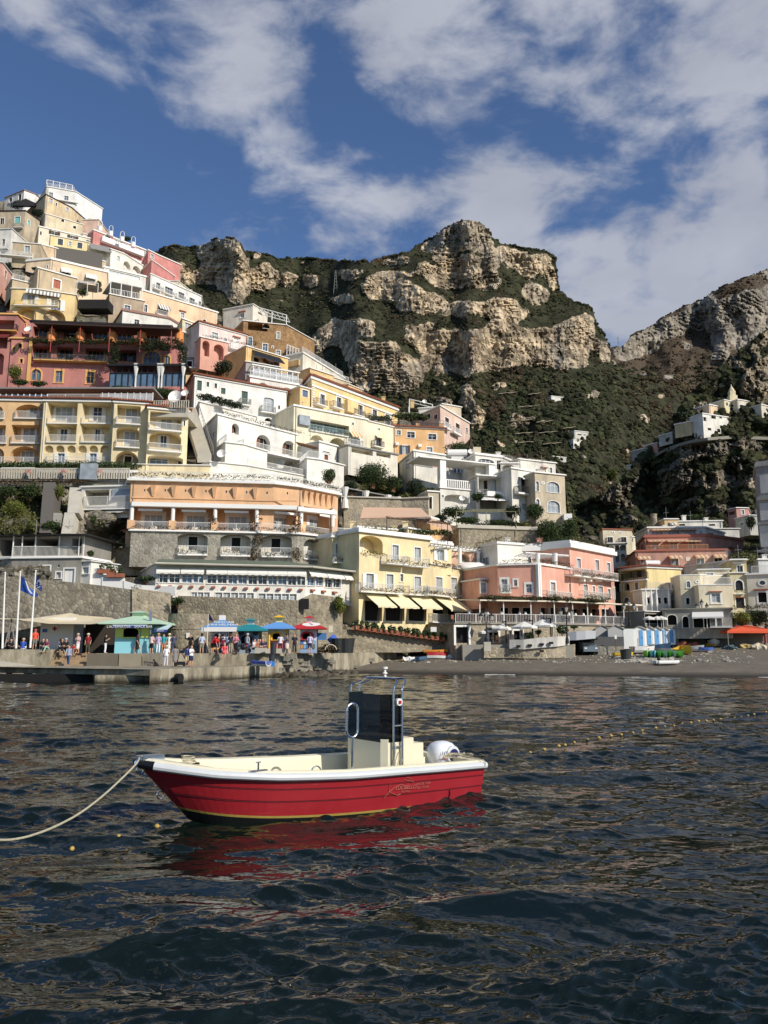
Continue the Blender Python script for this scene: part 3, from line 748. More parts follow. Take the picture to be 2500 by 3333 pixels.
b.bal(410,402,125,1.2,WROUGHT,LEAFP);b.bal(540,418,130,1.2,WROUGHT,LEAFP);b.bal(628,430,50,1.2,WROUGHT,LEAFW)
for x in(385,430,495,560):
 i,t0,t1,z0,z1=b.rect(x,425,10,36);O,u,n,L=b.seg[i];m=MB();m.fbox(O,u,n,t0,t1,0,.8,z0,z1);m.build('console_bracket',WHITE,b.e)
for x,y,w_,h_,k in((427,508,30,88,'d'),(482,496,16,46,'w'),(529,520,32,92,'d'),(586,520,18,54,'w'),(618,522,10,80,'d')):b.w(x,y,w_,h_,k,g=GLASSL)
b.bal(505,560,170,.8,WROUGHT,LEAFW)
s=host(Bld('x',[(-168,335),(105,328),(330,352,104.5)],98,730,SALM,ref=1,depth=9,cor=.3,wear=.12),bs)
s.w(45,488,38,58,'w',g=GLASSB,tw=.25);s.w(-45,330+120,20,40,'w',tw=.2);s.w(-120,470,40,88,'d',g=GLASSL,tw=.25)
s.w(207,495,32,96,'d',g=GLASSL,tw=.25);s.w(328,500,26,88,'d',g=GLASSL)
s.bal(255,560,170,.8,WROUGHT,LEAFW);s.bal(-115,512,70,1.0,WROUGHT,LEAFW)
for x in(-120,-45,30,150,215,280):s.w(x,662,52,88,'o',tw=.05)  # dark openings added so the wall under the canopy reads as deep shade
for x in(365,430,495,560):b.w(x,668,50,80,'o',tw=.05)  # more dark openings added for the shade behind the posts
s.fb(108,450,30,245,0,.25,WHITE,'pilaster',seg=0);s.fb(109,450,22,245,0,.25,WHITE,'pilaster',seg=1)
for i,(O,u,n,L)in enumerate(s.seg):s.flowers(i,.3,L-.2,.1,s.Z+.3,LEAFP,bs.e)
s=host(Bld('x',[(-150,240),(325,232)],107.5,340,SALM,depth=6,cor=.9,out=.4),bs)
s.w(45,300,30,60,'d',tw=.2);s.w(-100,290,28,48,'w',tw=.2);s.w(180,295,30,60,'o',arch=.6)
m=MB()
for x,Y in((104,98.6),(222,101.3)):
 a=at(x,340,Y);c=at(x,250,Y);m.tube([a,c],.3,10)
m.build('column',WHITE,bs.e)
m=MB();a,c=at(20,248,98.2),at(312,268,103.3);m.tube([a,c],.12,4)
for k in range(12):q=a.lerp(c,k/11);m.tube([q,q+Vector((-.5,5,.1))],.07,4)
m.build('pergola_beams',WHITE,bs.e)
for q in(bs,):
 for i,(O,u,n,L)in enumerate(q.seg):q.flowers(i,.1,L,.1,q.Z+1.0,LEAFP,bs.e,dens=1.5)
s.flowers(0,.2,s.seg[0][3],.1,s.Z+.9,LEAFP,bs.e,dens=1.5)
G()
s=host(Bld('x',[(1200,262),(1345,232)],105,520,WH,ref=1,depth=6,cor=.3),bs);s.w(1245,405,60,110,'d',g=GLASSL);s.bal(1255,480,115,1,WROUGHT,LEAFP)
s.flowers(0,.1,6,.1,s.Z+.3,LEAFP,bs.e)
s=host(Bld('x',[(1203,535),(1330,540)],101,700,SALM,depth=5,cor=.2),bs);s.w(1228,600,44,80,'w',g=GLASSL,tw=.2);s.flowers(0,.2,4,.3,s.zb+2,LEAFP,bs.e)
T_()
tb=Bld('long covered dining terrace with white railing and slim posts below the salmon hotel',[(5,402,92.5),(880,410,95.5),(1620,424,104)],92.5,640,C(196,182,150),depth=9,cor=.15,name='dining_terrace',cat='terrace',mat=STNL,roofmat=CONC,sink=2)
for x,w_,h_,y,g in((60,120,140,500,'o'),(340,80,75,510,'o'),(550,70,95,510,'o')):tb.w(x,y,w_,h_,g,tw=.25)
for i,(O,u,n,L)in enumerate(tb.seg):
 m=MB();rail_mb(m,[(O.x+u.x*.05,O.y+u.y*.05),(O.x+u.x*(L-.05),O.y+u.y*(L-.05))],tb.Z+.15,1.0,.2,.012,top=.02);m.build('railing',WHITE,tb.e)
def tpt(x,d=0):
 i,t,z=tb.hit(*P(x,405),0);O,u,n,L=tb.seg[i];return O+u*t+n*(d-.15)
zr=tb.Z+.15
for x in(225,433,672,880,1040,1170,1325,1485,1603):
 p=tpt(x);m=MB();m.tube([(p.x,p.y,zr),(p.x,p.y,zr+2.6)],.07,8);m.build('post',WHITE,tb.e)
m=MB()
xs=(215,433,672,880,1170,1400,1625)
for a,b_ in zip(xs,xs[1:]):
 p,q=tpt(a,.5),tpt(b_,.5);r,s_=tpt(b_,-7),tpt(a,-7)
 m.hexa([(p.x,p.y,zr+2.5),(q.x,q.y,zr+2.5),(r.x,r.y,zr+3.0),(s_.x,s_.y,zr+3.0),(p.x,p.y,zr+2.66),(q.x,q.y,zr+2.66),(r.x,r.y,zr+3.14),(s_.x,s_.y,zr+3.14)])
m.build('canopy',CREAM,tb.e)
el=[]
for k in range(60):
 p=tpt(random.uniform(300,1350),random.uniform(-1.5,.5));el.append(((p.x,p.y,zr+2.9),(1.0,.8,.28)))
foliage('climbing_vine',el,4200,.13,LEAFB,tb.e)
foliage('climbing_vine',el[::2],1800,.13,LEAFG,tb.e)
for x in(165,325,450,610,660,797,997,1070,1128,1197,1262,1385,1473,1543):
 p=tpt(x,-1.2);l=thing('table_lamp','small white shaded lamp on a dining table of the covered terrace','lamp',(p.x,p.y,zr),'white table lamps along the dining terrace')
 m=MB();m.lathe((p.x,p.y,zr),[(.28,0),(.04,.05),(.03,.7),(.42,.72),(.42,.76),(.015,.78),(.015,1.12)],10);m.build('table_stand',DKBROWN,l)
 m=MB();m.lathe((p.x,p.y,zr+1.1),[(.2,0),(.1,.3)],10);m.build('lamp_shade',WHITE,l)
for k in range(24):
 p=tpt(40+k*65,-1.9-(k%3)*.4);c=thing('dining_chair','slatted wooden dining chair behind the white terrace railing','chair',(p.x,p.y,zr),'dining chairs on the covered terrace',rz=random.uniform(-1,1))
 cm=TILE if k<12 else simple('blue_chair_paint',C(60,88,128))
 m=MB();m.box(-.2,.2,-.2,.2,.42,.46);m.build('seat',cm,c,local=True)
 m=MB();m.box(-.2,.2,.18,.22,.46,.95);m.build('backrest',cm,c,local=True)
 for dx in(-.17,.17):
  for dy in(-.17,.17):m=MB();m.tube([(dx,dy,0),(dx,dy,.42)],.02,4);m.build('leg',WOOD,c,local=True)
tb.finish()
RV()
b=Bld('terracotta hotel with orange striped awnings and glazed white penthouse',[(235,520,134),(332,478),(1245,462)],123,690,TERR,ref=1,depth=14,cor=.25,name='hotel',cat='hotel',wear=.35,trim=simple('terracotta_trim',C(170,104,84),.8,var=.1))
bt=b;OA=AWNO;OB=simple('white_stripe',C(226,208,180),.85)
for x,w_,y in((415,56,590),(728,70,592),(985,70,590),(1165,80,585)):b.w(x,y,w_,95,'d',g=GLASSL if x<1100 else DARK,tr=CREAM)
for x,y in((410,530),(725,522),(985,516),(1168,512)):b.awn(x,y+12,130,34,1.2,OA,OB)
b.fb(857,552,44,38,.0,.08,CREAM,'wall_plaque');b.w(270,600,14,40,'w',seg=0)
s=host(Bld('x',[(345,385,136),(425,338),(1032,326)],126,475,C(200,128,100),ref=1,depth=10,cor=.45,trim=b.trim),bt)
for x,y,w_ in((533,432,66),(716,426,68),(902,418,70)):s.w(x,y,w_,78,'d',g=GLASSL,tr=CREAM,tw=.18)
for x in(530,715,890):s.awn(x,372,170,16,1.4,OA,OB)
for x in(365,400):s.w(x,440,16,50,'w',seg=0)
s=host(Bld('x',[(1032,345),(1240,340)],128,470,C(196,126,100),depth=8,cor=.3,trim=b.trim),bt);s.log(1135,410,195,90,1.5);s.w(1130,415,80,70,'d',g=GLASSB,inner=1.5)
s=host(Bld('x',[(330,300,137),(455,243),(1030,238)],129.5,330,WH,ref=1,depth=9,cor=.25,trim=WHITE),bt)
for x in(550,716,878):s.w(x,297,112,44,'w',g=GLASSB)
s.w(985,286,26,26,'w');s.w(362,325,12,22,'o',seg=0);s.awn(712,258,460,14,.8,OA,OB)
b.roofrail(425,1030,.7,OA)
b=Bld('cream house with two small round vents under its flat roof, behind the salmon hotel',[(-28,262,153),(5,255),(292,262)],150,440,C(222,208,172),ref=1,depth=10,cor=.2,tile=False,roofmat=TILE);bc=b
for x in(110,187):b.disc(x,284,15,'round_vent',DARK)
for x in(80,215):b.w(x,360,52,56,'d',g=DARK,sh=None);b.bal(x,390,62,.8,DARKM)
s=host(Bld('x',[(292,330),(330,335)],151,470,C(222,208,172),depth=8,cor=.15),bc);s.w(302,360,18,40,'d',arch=1)
b=Bld('white house with dark arched loggias stacked below the cream house',[(60,400),(240,395)],140,600,WH,depth=10,cor=.2)
b.log(150,440,40,50,1.5);b.log(208,440,50,50,1.5);b.log(152,545,34,80,1.5,1);b.log(210,540,42,80,1.5,1)
b=Bld('yellow house with a tiled roof terrace and shaded arched doors beside the salmon hotel',[(172,672),(445,640),(788,656)],111,1040,C(232,206,128),ref=1,depth=9,cor=.3,tile=True,name='house',wear=.3)
b.log(310,690,240,100,2.0);b.bal(315,760,255,.4,DARKM,th=.2);b.w(275,700,56,90,'o',inner=2.0);b.w(375,700,50,90,'o',inner=2.0)
b.w(248,828,58,78,'o',arch=1);b.w(345,822,32,70,'o');b.w(355,985,62,100,'o',arch=1);b.w(250,980,58,90,'o',arch=1);b.w(165+20,840,14,60,'o')
b.domes=((330,640,4.2),)
c=at(502,600,114);m=MB();m.tube([c+Vector((-1,0,0)),c+Vector((1,0,0))],.5,12);m.box(c.x-.9,c.x+.9,c.y-.3,c.y+.3,c.z-1.6,c.z-.4);o=m.build('water_tank',WHITE);tag(o,'white cylindrical water tank on the roof of the yellow house','tank');center_mesh(o)
b=Bld('low white annexe with folded white parasols along its terrace',[(400,905,106),(682,860,106)],106,1060,C(214,208,192),depth=4,cor=.15,ref=1)
for x in(460,570,638):b.w(x,965,40,60,'o',arch=.5)
b.roofrail(405,680,.8)
for x in(442,496,549,672):
 c=at(x,1000,104.5);t=thing('folded_parasol','folded white parasol standing on the shaded terrace of the white annexe','parasol',c,'folded parasols by the white annexe');m=MB();m.lathe(c,[(.05,-.4),(.16,0),(.13,1),(.03,2.2)],8);m.build('canopy',WHITE,t);m=MB();m.tube([c+Vector((0,0,-1)),c],.03,6);m.build('pole',WHITE,t)
b=Bld('plain grey white upper annexe leaning on the yellow house',[(460,835),(682,790)],109,905,C(205,200,186),ref=1,depth=7,cor=.1)
b=Bld('cream house with a railed roof terrace and an outside staircase',[(682,748),(775,716),(978,713)],103,1045,CRM,ref=1,depth=8,cor=.12,wear=.3,out=.05);be=b
b.w(863,805,36,62,'w',arch=1);b.w(858,972,36,62,'o');b.disc(952,778,18)
for x,y in((708,830),(705,940)):b.w(x,y,12,50,'o',seg=0,tw=.05)
s=host(Bld('x',[(960,662),(1272,655)],105,820,CRM,depth=7,cor=.15),be);s.w(1080,748,70,110,'d',g=GLASS,tr=WHITE)
s.domes=((880,690,3.5),)
s=host(Bld('x',[(962,815),(1302,812)],100.5,1045,CRM,depth=4.5,cor=.1,out=.06),be);s.w(1138,940,84,92,'w',g=GLASSL,tw=.22);s.roofrail(965,1298,.85,WHITE)
s.fb(1130,878,130,10,0,.3,TILE,'tile_hood')
b=Bld('narrow yellow house with a green arched window and a dark double door',[(1278,692),(1442,690)],102.3,1050,C(220,204,150),depth=8,cor=.12)
b.w(1370,815,76,104,'x',arch=1,sh=DARKM);b.w(1380,990,84,104,'x',sh=DARKM);b.bal(1372,892,110,.6,False,LEAFW);b.fb(1378,935,95,9,0,.3,TILE,'tile_hood')
s=host(Bld('x',[(1285,565),(1440,562)],106,700,C(214,190,120),depth=6,cor=.2),b);s.w(1380,650,55,70,'d');s.awn(1350,590,130,20,1.5,GREYM)
b=Bld('cream house at the right edge with an oval window and lit window below',[(1442,712),(1800,700)],101.8,1060,C(222,212,186),depth=9,cor=.2)
b.disc(1602,790,60);b.w(1604,935,82,100,'o',tw=.2);b.fb(1588,857,140,12,0,.35,TILE,'tile_hood');b.roofrail(1445,1700,.9,WHITE)
b.w(1760,940,80,100,'w')
b=Bld('white domed rooftop house behind the narrow yellow house',[(1260,575),(1560,590)],113,700,C(226,222,210),depth=9,cor=.2,domes=((1370,560,4.6),(1520,575,4)))
b=Bld('low whitewashed terrace house with blue shade and dome behind the right edge houses',[(1560,560),(1900,560)],112,700,C(214,214,210),depth=9,cor=.2,domes=((1620,560,3),))
b=Bld('long low white villa behind the terracotta hotel',[(757,178),(1202,172)],150,260,WH,depth=9,cor=.2,domes=((850,170,4),(1000,168,4),(1130,168,4)))
for x in(800,1100):b.w(x,210,60,18,'o',tw=.05)
s=host(Bld('x',[(622,155),(757,155)],149,250,C(216,180,120),depth=7,cor=.2),b);s.awn(700,200,70,28,.8,GREYM,WHITE)
b=Bld('white terrace walls stepping down beside the terracotta hotel',[(1050,250),(1370,250)],140,340,C(222,216,204),depth=8,cor=.15)
b=Bld('small pink house with white trim above the car terrace',[(1255,60),(1340,42),(1462,45)],172,180,C(200,128,108),ref=1,depth=8,cor=.2);b.w(1405,82,30,40,'w');b.log(1295,95,66,34,1.2)
b=Bld('pale grey house with a tiled hood beside the tall dark building',[(1330,150),(1470,115)],150,250,C(176,172,158),ref=1,depth=9,cor=.15);b.w(1400,200,34,26,'x',sh=GREYM)
m=MB();c=at(520,210,152);m.lathe((c.x,c.y,c.z-2),[(.62,0),(.58,3.9),(.66,3.9),(.66,4.1)],14);o=m.build('watchtower',STNL);tag(o,'round stone watch tower stub beside the trees','tower');center_mesh(o)
view(0,0,1)
b=Bld('tall grey stone church building with blind white panels cut by the right edge',[(2452,1530,128),(2462,1520),(2640,1500)],118,1860,(1,1,1,1),ref=1,depth=12,cor=.8,mat=plaster(C(120,116,110),.5),roofmat=plaster(C(150,146,138),.4),name='church',cat='church')
b.band(1618,2464,2640,.5,.35,plaster(C(120,116,110),.5),seg=1);b.band(1700,2464,2640,.4,.3,plaster(C(120,116,110),.5),seg=1);b.band(1790,2464,2640,.4,.3,plaster(C(120,116,110),.5),seg=1)
for y,h in((1575,60),(1665,56),(1745,70)):b.fb(2492,y,36,h,0,.05,plaster(C(178,176,170),.3),'blind_panel');
RV()
b=Bld('low shop row with a white awning and dark doorways under a vine',[(600,1060),(1290,1048)],99.5,1250,C(150,140,120),depth=4,cor=.15,name='shop_row',cat='shop',roofmat=CONC)
for x,w_,h_,y,a in((700,90,100,1160,.7),(835,60,110,1180,1),(980,130,90,1190,0),(1080,120,90,1190,0),(1170,60,90,1190,0)):b.w(x,y,w_,h_,'o',tw=.1,arch=a)
b.awn(1055,1112,310,66,2.4,AWNW);b.bal(1190,1225,220,2.2,WROUGHT)
b.flowers(0,8,24,.3,b.Z-.1,LEAFB,b.e,dens=2);
b=Bld('dark covered stall front with a sloping grey awning beside the promenade',[(420,1075),(650,1085)],100.5,1210,C(110,104,92),depth=4,cor=.1,name='stall_front',cat='stall')
b.w(520,1150,180,90,'o',tw=0);b.awn(700,1098,190,36,3,GREYM)
b=Bld('bare concrete sea wall block with stair behind the blue beach huts',[(620,1250),(1600,1240)],103,1330,(1,1,1,1),depth=3,cor=.15,mat=CONC,name='sea_wall',cat='wall',sink=3,Zabs=None)
b.w(760,1290,120,50,'o',tw=0);b.w(900,1290,100,50,'o',tw=0)
B_()
def door_set(b,items,inner=0,**k):
 for(x,y,w_,h_)in items:b.w(x,y,w_,h_,'d',inner=inner,**k)
ORG2=C(228,176,104)
b=Bld('large yellow hotel of four storeys with arched loggia balconies, its left part orange',[(-150,838),(372,848)],106,1370,ORG2,depth=14,cor=.4,name='hotel',cat='hotel',tile=True,wear=.12);bh=b
for x,x2 in((-80,210),(240,236)):
 b.log(x,930,x2,115,1.8,.6);b.w(x+45,935,60,85,'d',inner=1.8,sh=WHITE,g=GLASSL);b.bal(x,983,x2+10,.35,WROUGHT)
for x,x2 in((-60,210),(210,236)):
 b.log(x,1120,x2,150,1.8);b.w(x+35,1130,95,115,'d',inner=1.8,g=GLASSL,tw=.3);b.bal(x,1192,x2+10,.35,WROUGHT)
for x,x2 in((-70,210),(205,240)):
 b.log(x,1300,x2,150,1.8,.7);b.w(x+25,1320,100,110,'d',inner=1.8,g=GLASSL)
b.bal(100,1372,560,.5,WROUGHT,None)
s=host(Bld('x',[(372,846),(965,856)],105,1372,YEL2,depth=14,cor=.4,tile=True,wear=.1),bh)
for x,dx in((525,255),(810,245)):
 s.log(x,943,dx,170,1.8);s.w(x+15,955,140 if x<600 else 70,120,'d',inner=1.8,g=GLASSL if x<600 else GLASS,sh=WHITE if x>600 else None,tw=.3);s.bal(x,1026,dx,.25,WROUGHT)
 s.log(x-8,1110,dx,140,1.8);s.w(x+15,1130,55 if x<600 else 40,100,'d',inner=1.8,g=GLASS,sh=WHITE);s.bal(x-8,1185,dx,.25,WROUGHT)
 c=s.rect(x-115,950,20,60,1.2);foliage('potted_plant',[(Wz(*P(x-118,950),30)*0+(s.seg[0][0]+s.seg[0][1]*c[1]+Vector((0,.8,(c[3]+c[4])/2))),(.35,.3,.9))],90,.12,LEAFG,bh.e)
for k in range(6):
 s.w(412+k*94,1240,72,44,'o',arch=1,tw=0)if k<0 else s.log(412+k*94,1248,78,62,.7,1.0)
for x in(515,785):s.w(x,1335,58,100,'d',sh=WHITE)
s.bal(660,1372,560,.5,WROUGHT,None)
s=host(Bld('x',[(965,856),(1262,876)],104,1372,YEL2,depth=13,cor=.35,tile=True,wear=.1),bh)
s.log(1085,955,200,150,1.8);s.w(1110,965,95,115,'d',inner=1.8,g=GLASSL);s.bal(1080,1030,210,.6,WROUGHT)
s.log(1075,1145,195,170,1.8,.45);s.w(1095,1160,90,115,'d',inner=1.8,g=GLASSL);s.bal(1075,1228,205,.5,WROUGHT)
s.log(1070,1330,200,130,1.6,.9,STNG);s.w(1080,1345,60,70,'o',inner=1.6);
s=host(Bld('x',[(1255,908),(1592,940)],103.5,1478,YEL2,depth=14,cor=.4,tile=True,wear=.1),bh)
s.log(1400,1010,270,140,1.8);s.w(1405,1025,90,110,'d',inner=1.8,g=GLASSL,sh=WHITE);s.bal(1395,1085,285,.6,WROUGHT)
s.log(1395,1170,270,150,1.8,.5);s.w(1380,1185,50,100,'d',inner=1.8,g=GLASS,sh=WHITE);s.bal(1395,1260,285,.6,WROUGHT);s.w(1556,1030,12,44,'o')
s.log(1395,1345,300,90,2.2,.2);s.w(1340,1355,150,50,'w',inner=2.2,g=GLASSB);s.w(1530,1350,50,60,'o',inner=2.2,arch=1)
for(x0,x1,y0,y1,mt,nm)in((860,1290,778,845,GLASSL,'glass_screen'),(0,400,790,830,GLASSB,'glass_screen'),):
 b.e and bh and(lambda:None)()
 a,c=at(x0,y1,109.5),at(x1,y0,109.5);m=MB();m.box(a.x,c.x,a.y,a.y+.1,a.z,c.z);m.build(nm,mt,bh.e)
 for k in range(9):m=MB();xx=a.x+(c.x-a.x)*k/8;m.box(xx-.05,xx+.05,a.y-.06,a.y+.16,a.z,c.z+.1);m.build('mullion',WHITE,bh.e)
m=MB();a,c=at(400,838,106),at(1290,862,106);rail_mb(m,[(a.x,a.y),(c.x,c.y)],a.z,.9);m.build('roof_railing',WROUGHT,bh.e)
m=MB();a,c=at(-60,735,113),at(1330,770,111);m.box(a.x,c.x,109,114,c.z-.1,c.z+.12);m.build('terrace_canopy',GREYM,bh.e)
m=MB();a,c=at(1300,880,104),at(1590,905,104);rail_mb(m,[(a.x,a.y),(c.x,c.y)],c.z,1.1,.3,.06);m.build('balustrade',CONCL,bh.e)
m=MB();a,c=at(1258,905,104.5),at(1590,905,104.5);m.box(a.x,c.x,104.5,112,a.z-1.2,a.z+.1);m.build('terrace_slab',CONCL,bh.e)
D()
b=Bld('long balustraded terrace with white awnings above the green scrub slope',[(-200,218),(1100,226)],101,250,C(176,168,146),depth=7,cor=.12,name='terrace',cat='terrace',sink=.3)
m=MB();O,u,n,L=b.seg[0];rail_mb(m,[(O.x,O.y),(O.x+u.x*L,O.y)],b.Z+.12,1.45,.32,.09,False,.08);m.build('balustrade',CONCL,b.e)
for x0,x1,y in((10,255,108),(318,530,118),(640,860,128),(880,1120,130)):
 a,c=at(x0,y,101),at(x1,y,101);m=MB();m.hexa([(a.x,101,a.z-.35),(c.x,101,a.z-.35),(c.x,103.5,a.z+.3),(a.x,103.5,a.z+.3),(a.x,101,a.z),(c.x,101,a.z),(c.x,103.5,a.z+.6),(a.x,103.5,a.z+.6)]);m.build('awning',AWNW,b.e)
a,c=at(680,212,100.7),at(820,212,100.7);m=MB();m.box(a.x,c.x,100.3,100.8,a.z,a.z+2.1);m.build('glass_porch',GLASSL,b.e)
el=[(at(x,88+(x%90)*.2,103+(x%3)),(1.6,1.0,.6))for x in range(-150,1150,42)]
o=foliage('vine_canopy',el,5200,.15,LEAFG);tag(o,'long green vine canopy over the balustraded terrace of the yellow hotel','vine');center_mesh(o)
el=[(at(x,228,100.5),(.8,.3,.5))for x in range(-150,700,30)]
o=foliage('trailing_plants',el,1500,.11,LEAFB);tag(o,'trailing plants hanging under the long balustrade','plant');center_mesh(o)
b.finish()
for x in(237,538,832):
 c=at(x,150,100.6);t=thing('flower_urn','urn of pale pink flowers on a pillar of the long balustrade','urn',c,'pink flower urns on the balustrade');m=MB();m.lathe(c+Vector((0,0,-.5)),[(.12,0),(.3,.4)],10);m.build('urn',CONCL,t);foliage('flowers',[(c+Vector((0,0,.1)),(.5,.4,.35))],90,.1,simple('pink_flowers',C(214,150,140)),t)
B_()
RED=C(184,82,66);YT=simple('yellow_trim',C(226,178,106),.8,var=.08)
b=Bld('red palazzo with yellow baroque window frames and a vine-hung glass veranda',[(262,175),(1450,222)],121,770,RED,depth=12,cor=.35,name='hotel',cat='hotel',trim=YT,wear=.35,roofmat=BLACKNET);br=b
for(x,w_,y)in((345,100,255),(595,66,265),(848,120,282),(1050,120,292),(1285,100,308)):b.log(x,y+8,w_+40,95,1.2);b.w(x,y+12,w_,70,'d',inner=1.2,g=GLASS,tw=.2)
for(x,w_,y)in((345,110,430),(548,76,438),(812,130,448),(1060,120,462)):b.log(x,y,w_+60,100,1.5);b.w(x,y+8,w_,84,'d',inner=1.5,g=GLASS,sh=GREENS if x in(548,1060)else None,tw=.25)
b.bal(850,330,1150,1.0,False,None,slab=YT,seg=0,name='ledge');b.bal(590,497,620,1.0,GREYM,None,slab=YT)
b.w(497,635,58,92,'w',tw=.28);b.w(762,643,56,94,'w',tw=.28);b.w(305,620,84,90,'w',arch=1,g=GLASSB,tw=.25)
b.w(1282,480,140,115,'d',arch=.9,g=GLASSB,tw=.3);b.w(1430,500,84,80,'d',arch=1,g=GLASSB,tw=.25)
for x in(437,680,945,1195,1512):
 c=at(x,300,119.8);m=MB();m.lathe(c+Vector((0,0,-1)),[(.7,0),(.7,1.6),(.35,1.9),(.5,2.2)],10);m.build('terracotta_pillar',simple('orange_paint',C(226,146,84),.8),br.e)
m=MB();a,c=at(285,175,118),at(1500,222,118);m.hexa([(a.x,118,a.z-.3),(c.x,118,c.z-.3),(c.x,122,c.z),(a.x,122,a.z),(a.x,118,a.z),(c.x,118,c.z),(c.x,122,c.z+.3),(a.x,122,a.z+.3)]);m.build('reed_canopy',DKBROWN,br.e)
for x in(440,680,930,1190,1450):m=MB();c=at(x,200,118.3);m.tube([c+Vector((0,0,-4.5)),c],.06,6);m.build('canopy_post',simple('red_paint',C(170,70,60)),br.e)
m=MB();a,c=at(920,720,118.5),at(1568,560,118.5);m.box(a.x,c.x,118.5,121,a.z-1.2,a.z);m.build('veranda_floor',b.mat,br.e)
m=MB();m.box(a.x,c.x,118.6,118.68,a.z,c.z-.9);m.build('veranda_glass',GLASSB,br.e)
m=MB();z=at(920,545,118.5).z;m.box(a.x-.3,c.x+.3,117.9,121,z-.2,z+.12);m.build('veranda_roof',DARKM,br.e)
m=MB()
for k in range(13):xx=a.x+(c.x-a.x)*k/12;m.box(xx-.05,xx+.05,118.45,118.6,a.z,z-.2)
m.box(a.x,c.x,118.45,118.6,c.z-.95,c.z-.8);m.build('mullion',DARKM,br.e)
for x in(1145,1340,1365,1545):q=at(x,640,118.3);m=MB();m.lathe(q+Vector((0,0,-2)),[(.15,0),(.12,2.0),(.5,4.1)],6);m.build('curtain',CURTAIN,br.e)
el=[(at(x,340+10*math.sin(x),119),(1.1,.7,.55))for x in range(280,1500,45)]+[(at(950+random.uniform(-40,40),400+k*16,119),(.8,.6,.8))for k in range(9)]+[(at(1200+k*26,385+8*math.sin(k),118.5),(1,.7,.7))for k in range(14)]+[(at(1540,420+k*22,118.5),(.9,.6,.8))for k in range(6)]
foliage('climbing_vine',el,6500,.13,LEAFD,br.e)
s=host(Bld('x',[(98,318),(265,322)],120,720,RED,depth=9,cor=.3,trim=YT),br)
for x,y,w_ in((170,378,26),(122,405,18),(180,505,24),(165,590,22)):s.w(x,y,w_,34,'o',tw=.2)
s.fb(250,500,26,360,0,.15,YT,'pilaster')
s=host(Bld('x',[(155,120),(285,175)],122,330,RED,depth=7,cor=.2,trim=YT),br);s.w(198,222,42,75,'d')
b=Bld('red house with yellow trimmed arches cut by the left edge',[(-150,112),(150,118)],120,740,C(176,78,62),depth=9,cor=.3,trim=YT,wear=.3)
b.log(20,200,200,80,1.5);b.bal(20,240,230,.8,DARKM,None,slab=YT);b.log(0,340,130,120,1.2);b.log(-10,530,80,180,1,1);b.awn(20,290,150,40,1.2,RED and simple('dark_red_awning',C(110,40,36)))
for(x,y,w_,h_,lb)in((130,590,130,150,'climbing shrub with yellowing leaves on the red tower'),(160,680,190,70,'dark green shrubs at the foot of the red tower'),(330,695,180,60,'low green shrub under the arched red palazzo window'),(1020,735,300,60,'row of green shrubs below the glass veranda'),(1400,770,330,110,'leafy shrub beside the satellite dishes')):
 bush(lb,x,y,w_,h_,117,LEAFY if 'yellow' in lb else LEAFG)
for(x,y,r_,lb)in((245,240,.62,'white satellite dish on the left end of the red palazzo'),(1480,810,1.05,'large white satellite dish on the roof of the yellow hotel'),(1565,780,.6,'small white satellite dish beside the large one')):
 c=at(x,y,110 if y>500 else 118);t=thing('satellite_dish',lb,'satellite dish',c+Vector((0,0,-r_)))
 m=MB();a=[];
 for k in range(14):
  an=k/14*2*math.pi;a.append(c+Vector((math.cos(an)*r_*.9,-.35+math.sin(an)*.5,math.sin(an)*r_)))
 for k in range(14):m.face(a[k],a[(k+1)%14],c+Vector((.1,.35,-.1)))
 m.tube([c+Vector((.1,.3,-.1)),c+Vector((.1,-1.0,.2))],.04,5);m.build('dish',WHITE,t);m=MB();m.tube([c+Vector((0,.4,0)),c+Vector((0,.4,-r_-.5))],.07,6);m.build('stand',GREYM,t)
A_()
b=Bld('yellow house with two big arched openings and a rust shuttered window',[(322,812),(645,900)],141,1290,C(196,168,122),depth=9,cor=.25,wear=.5);b9=b
b.w(480,945,60,72,'x',sh=simple('rust_shutter',C(168,92,66)),tw=.2)
s=host(Bld('x',[(98,985),(322,1003,140.9),(640,1040)],140.6,1300,C(228,192,116),depth=3,cor=.2,wear=.2,ref=0,sink=3),b9)
s.w(262,1075,62,80,'d',sh=WHITE);s.w(470,1120,78,90,'d',sh=WHITE);s.log(230,1200,190,120,1.5,.9);s.log(460,1225,190,130,1.5,.9)
s.bal(300,1120,370,.9,simple('cream_paint2',C(230,200,130)));s.awn(370,1022,300,30,.7,WHITE,GREYM)
s2=host(Bld('x',[(55,960,146),(105,905),(325,955)],141.5,1000,C(186,160,118),ref=1,depth=8,cor=.2),b9);s2.roofrail(110,320,1.0)
m=MB();a,c=at(180,835,143),at(322,870,143);m.hexa([(a.x,143,a.z),(c.x,143,c.z),(c.x,147,c.z+.3),(a.x,147,a.z+.3),(a.x,143,a.z+.15),(c.x,143,c.z+.15),(c.x,147,c.z+.45),(a.x,147,a.z+.45)]);m.tube([a,a+Vector((0,0,-4))],.08);m.tube([c,c+Vector((0,0,-4))],.08);m.build('terrace_shade',DARKM,b9.e)
b=Bld('salmon house with a red shutter cut by the left edge',[(-120,760),(20,765),(102,870)],146,1000,C(216,150,122),depth=9,cor=.2,ref=1);b.w(48,862,18,60,'x',sh=simple('rust_shutter',C(168,92,66)))
b=Bld('long peach house with a white cornice and two small awnings',[(222,757),(430,738),(905,850)],160,1010,C(236,202,156),ref=1,depth=9,cor=.5,wear=.2)
for x,y in((562,830),(768,880)):b.w(x,y+12,80,40,'w',g=GLASSL);b.awn(x,y,95,36,1,AWNW)
b.w(400,798,12,20,'o');
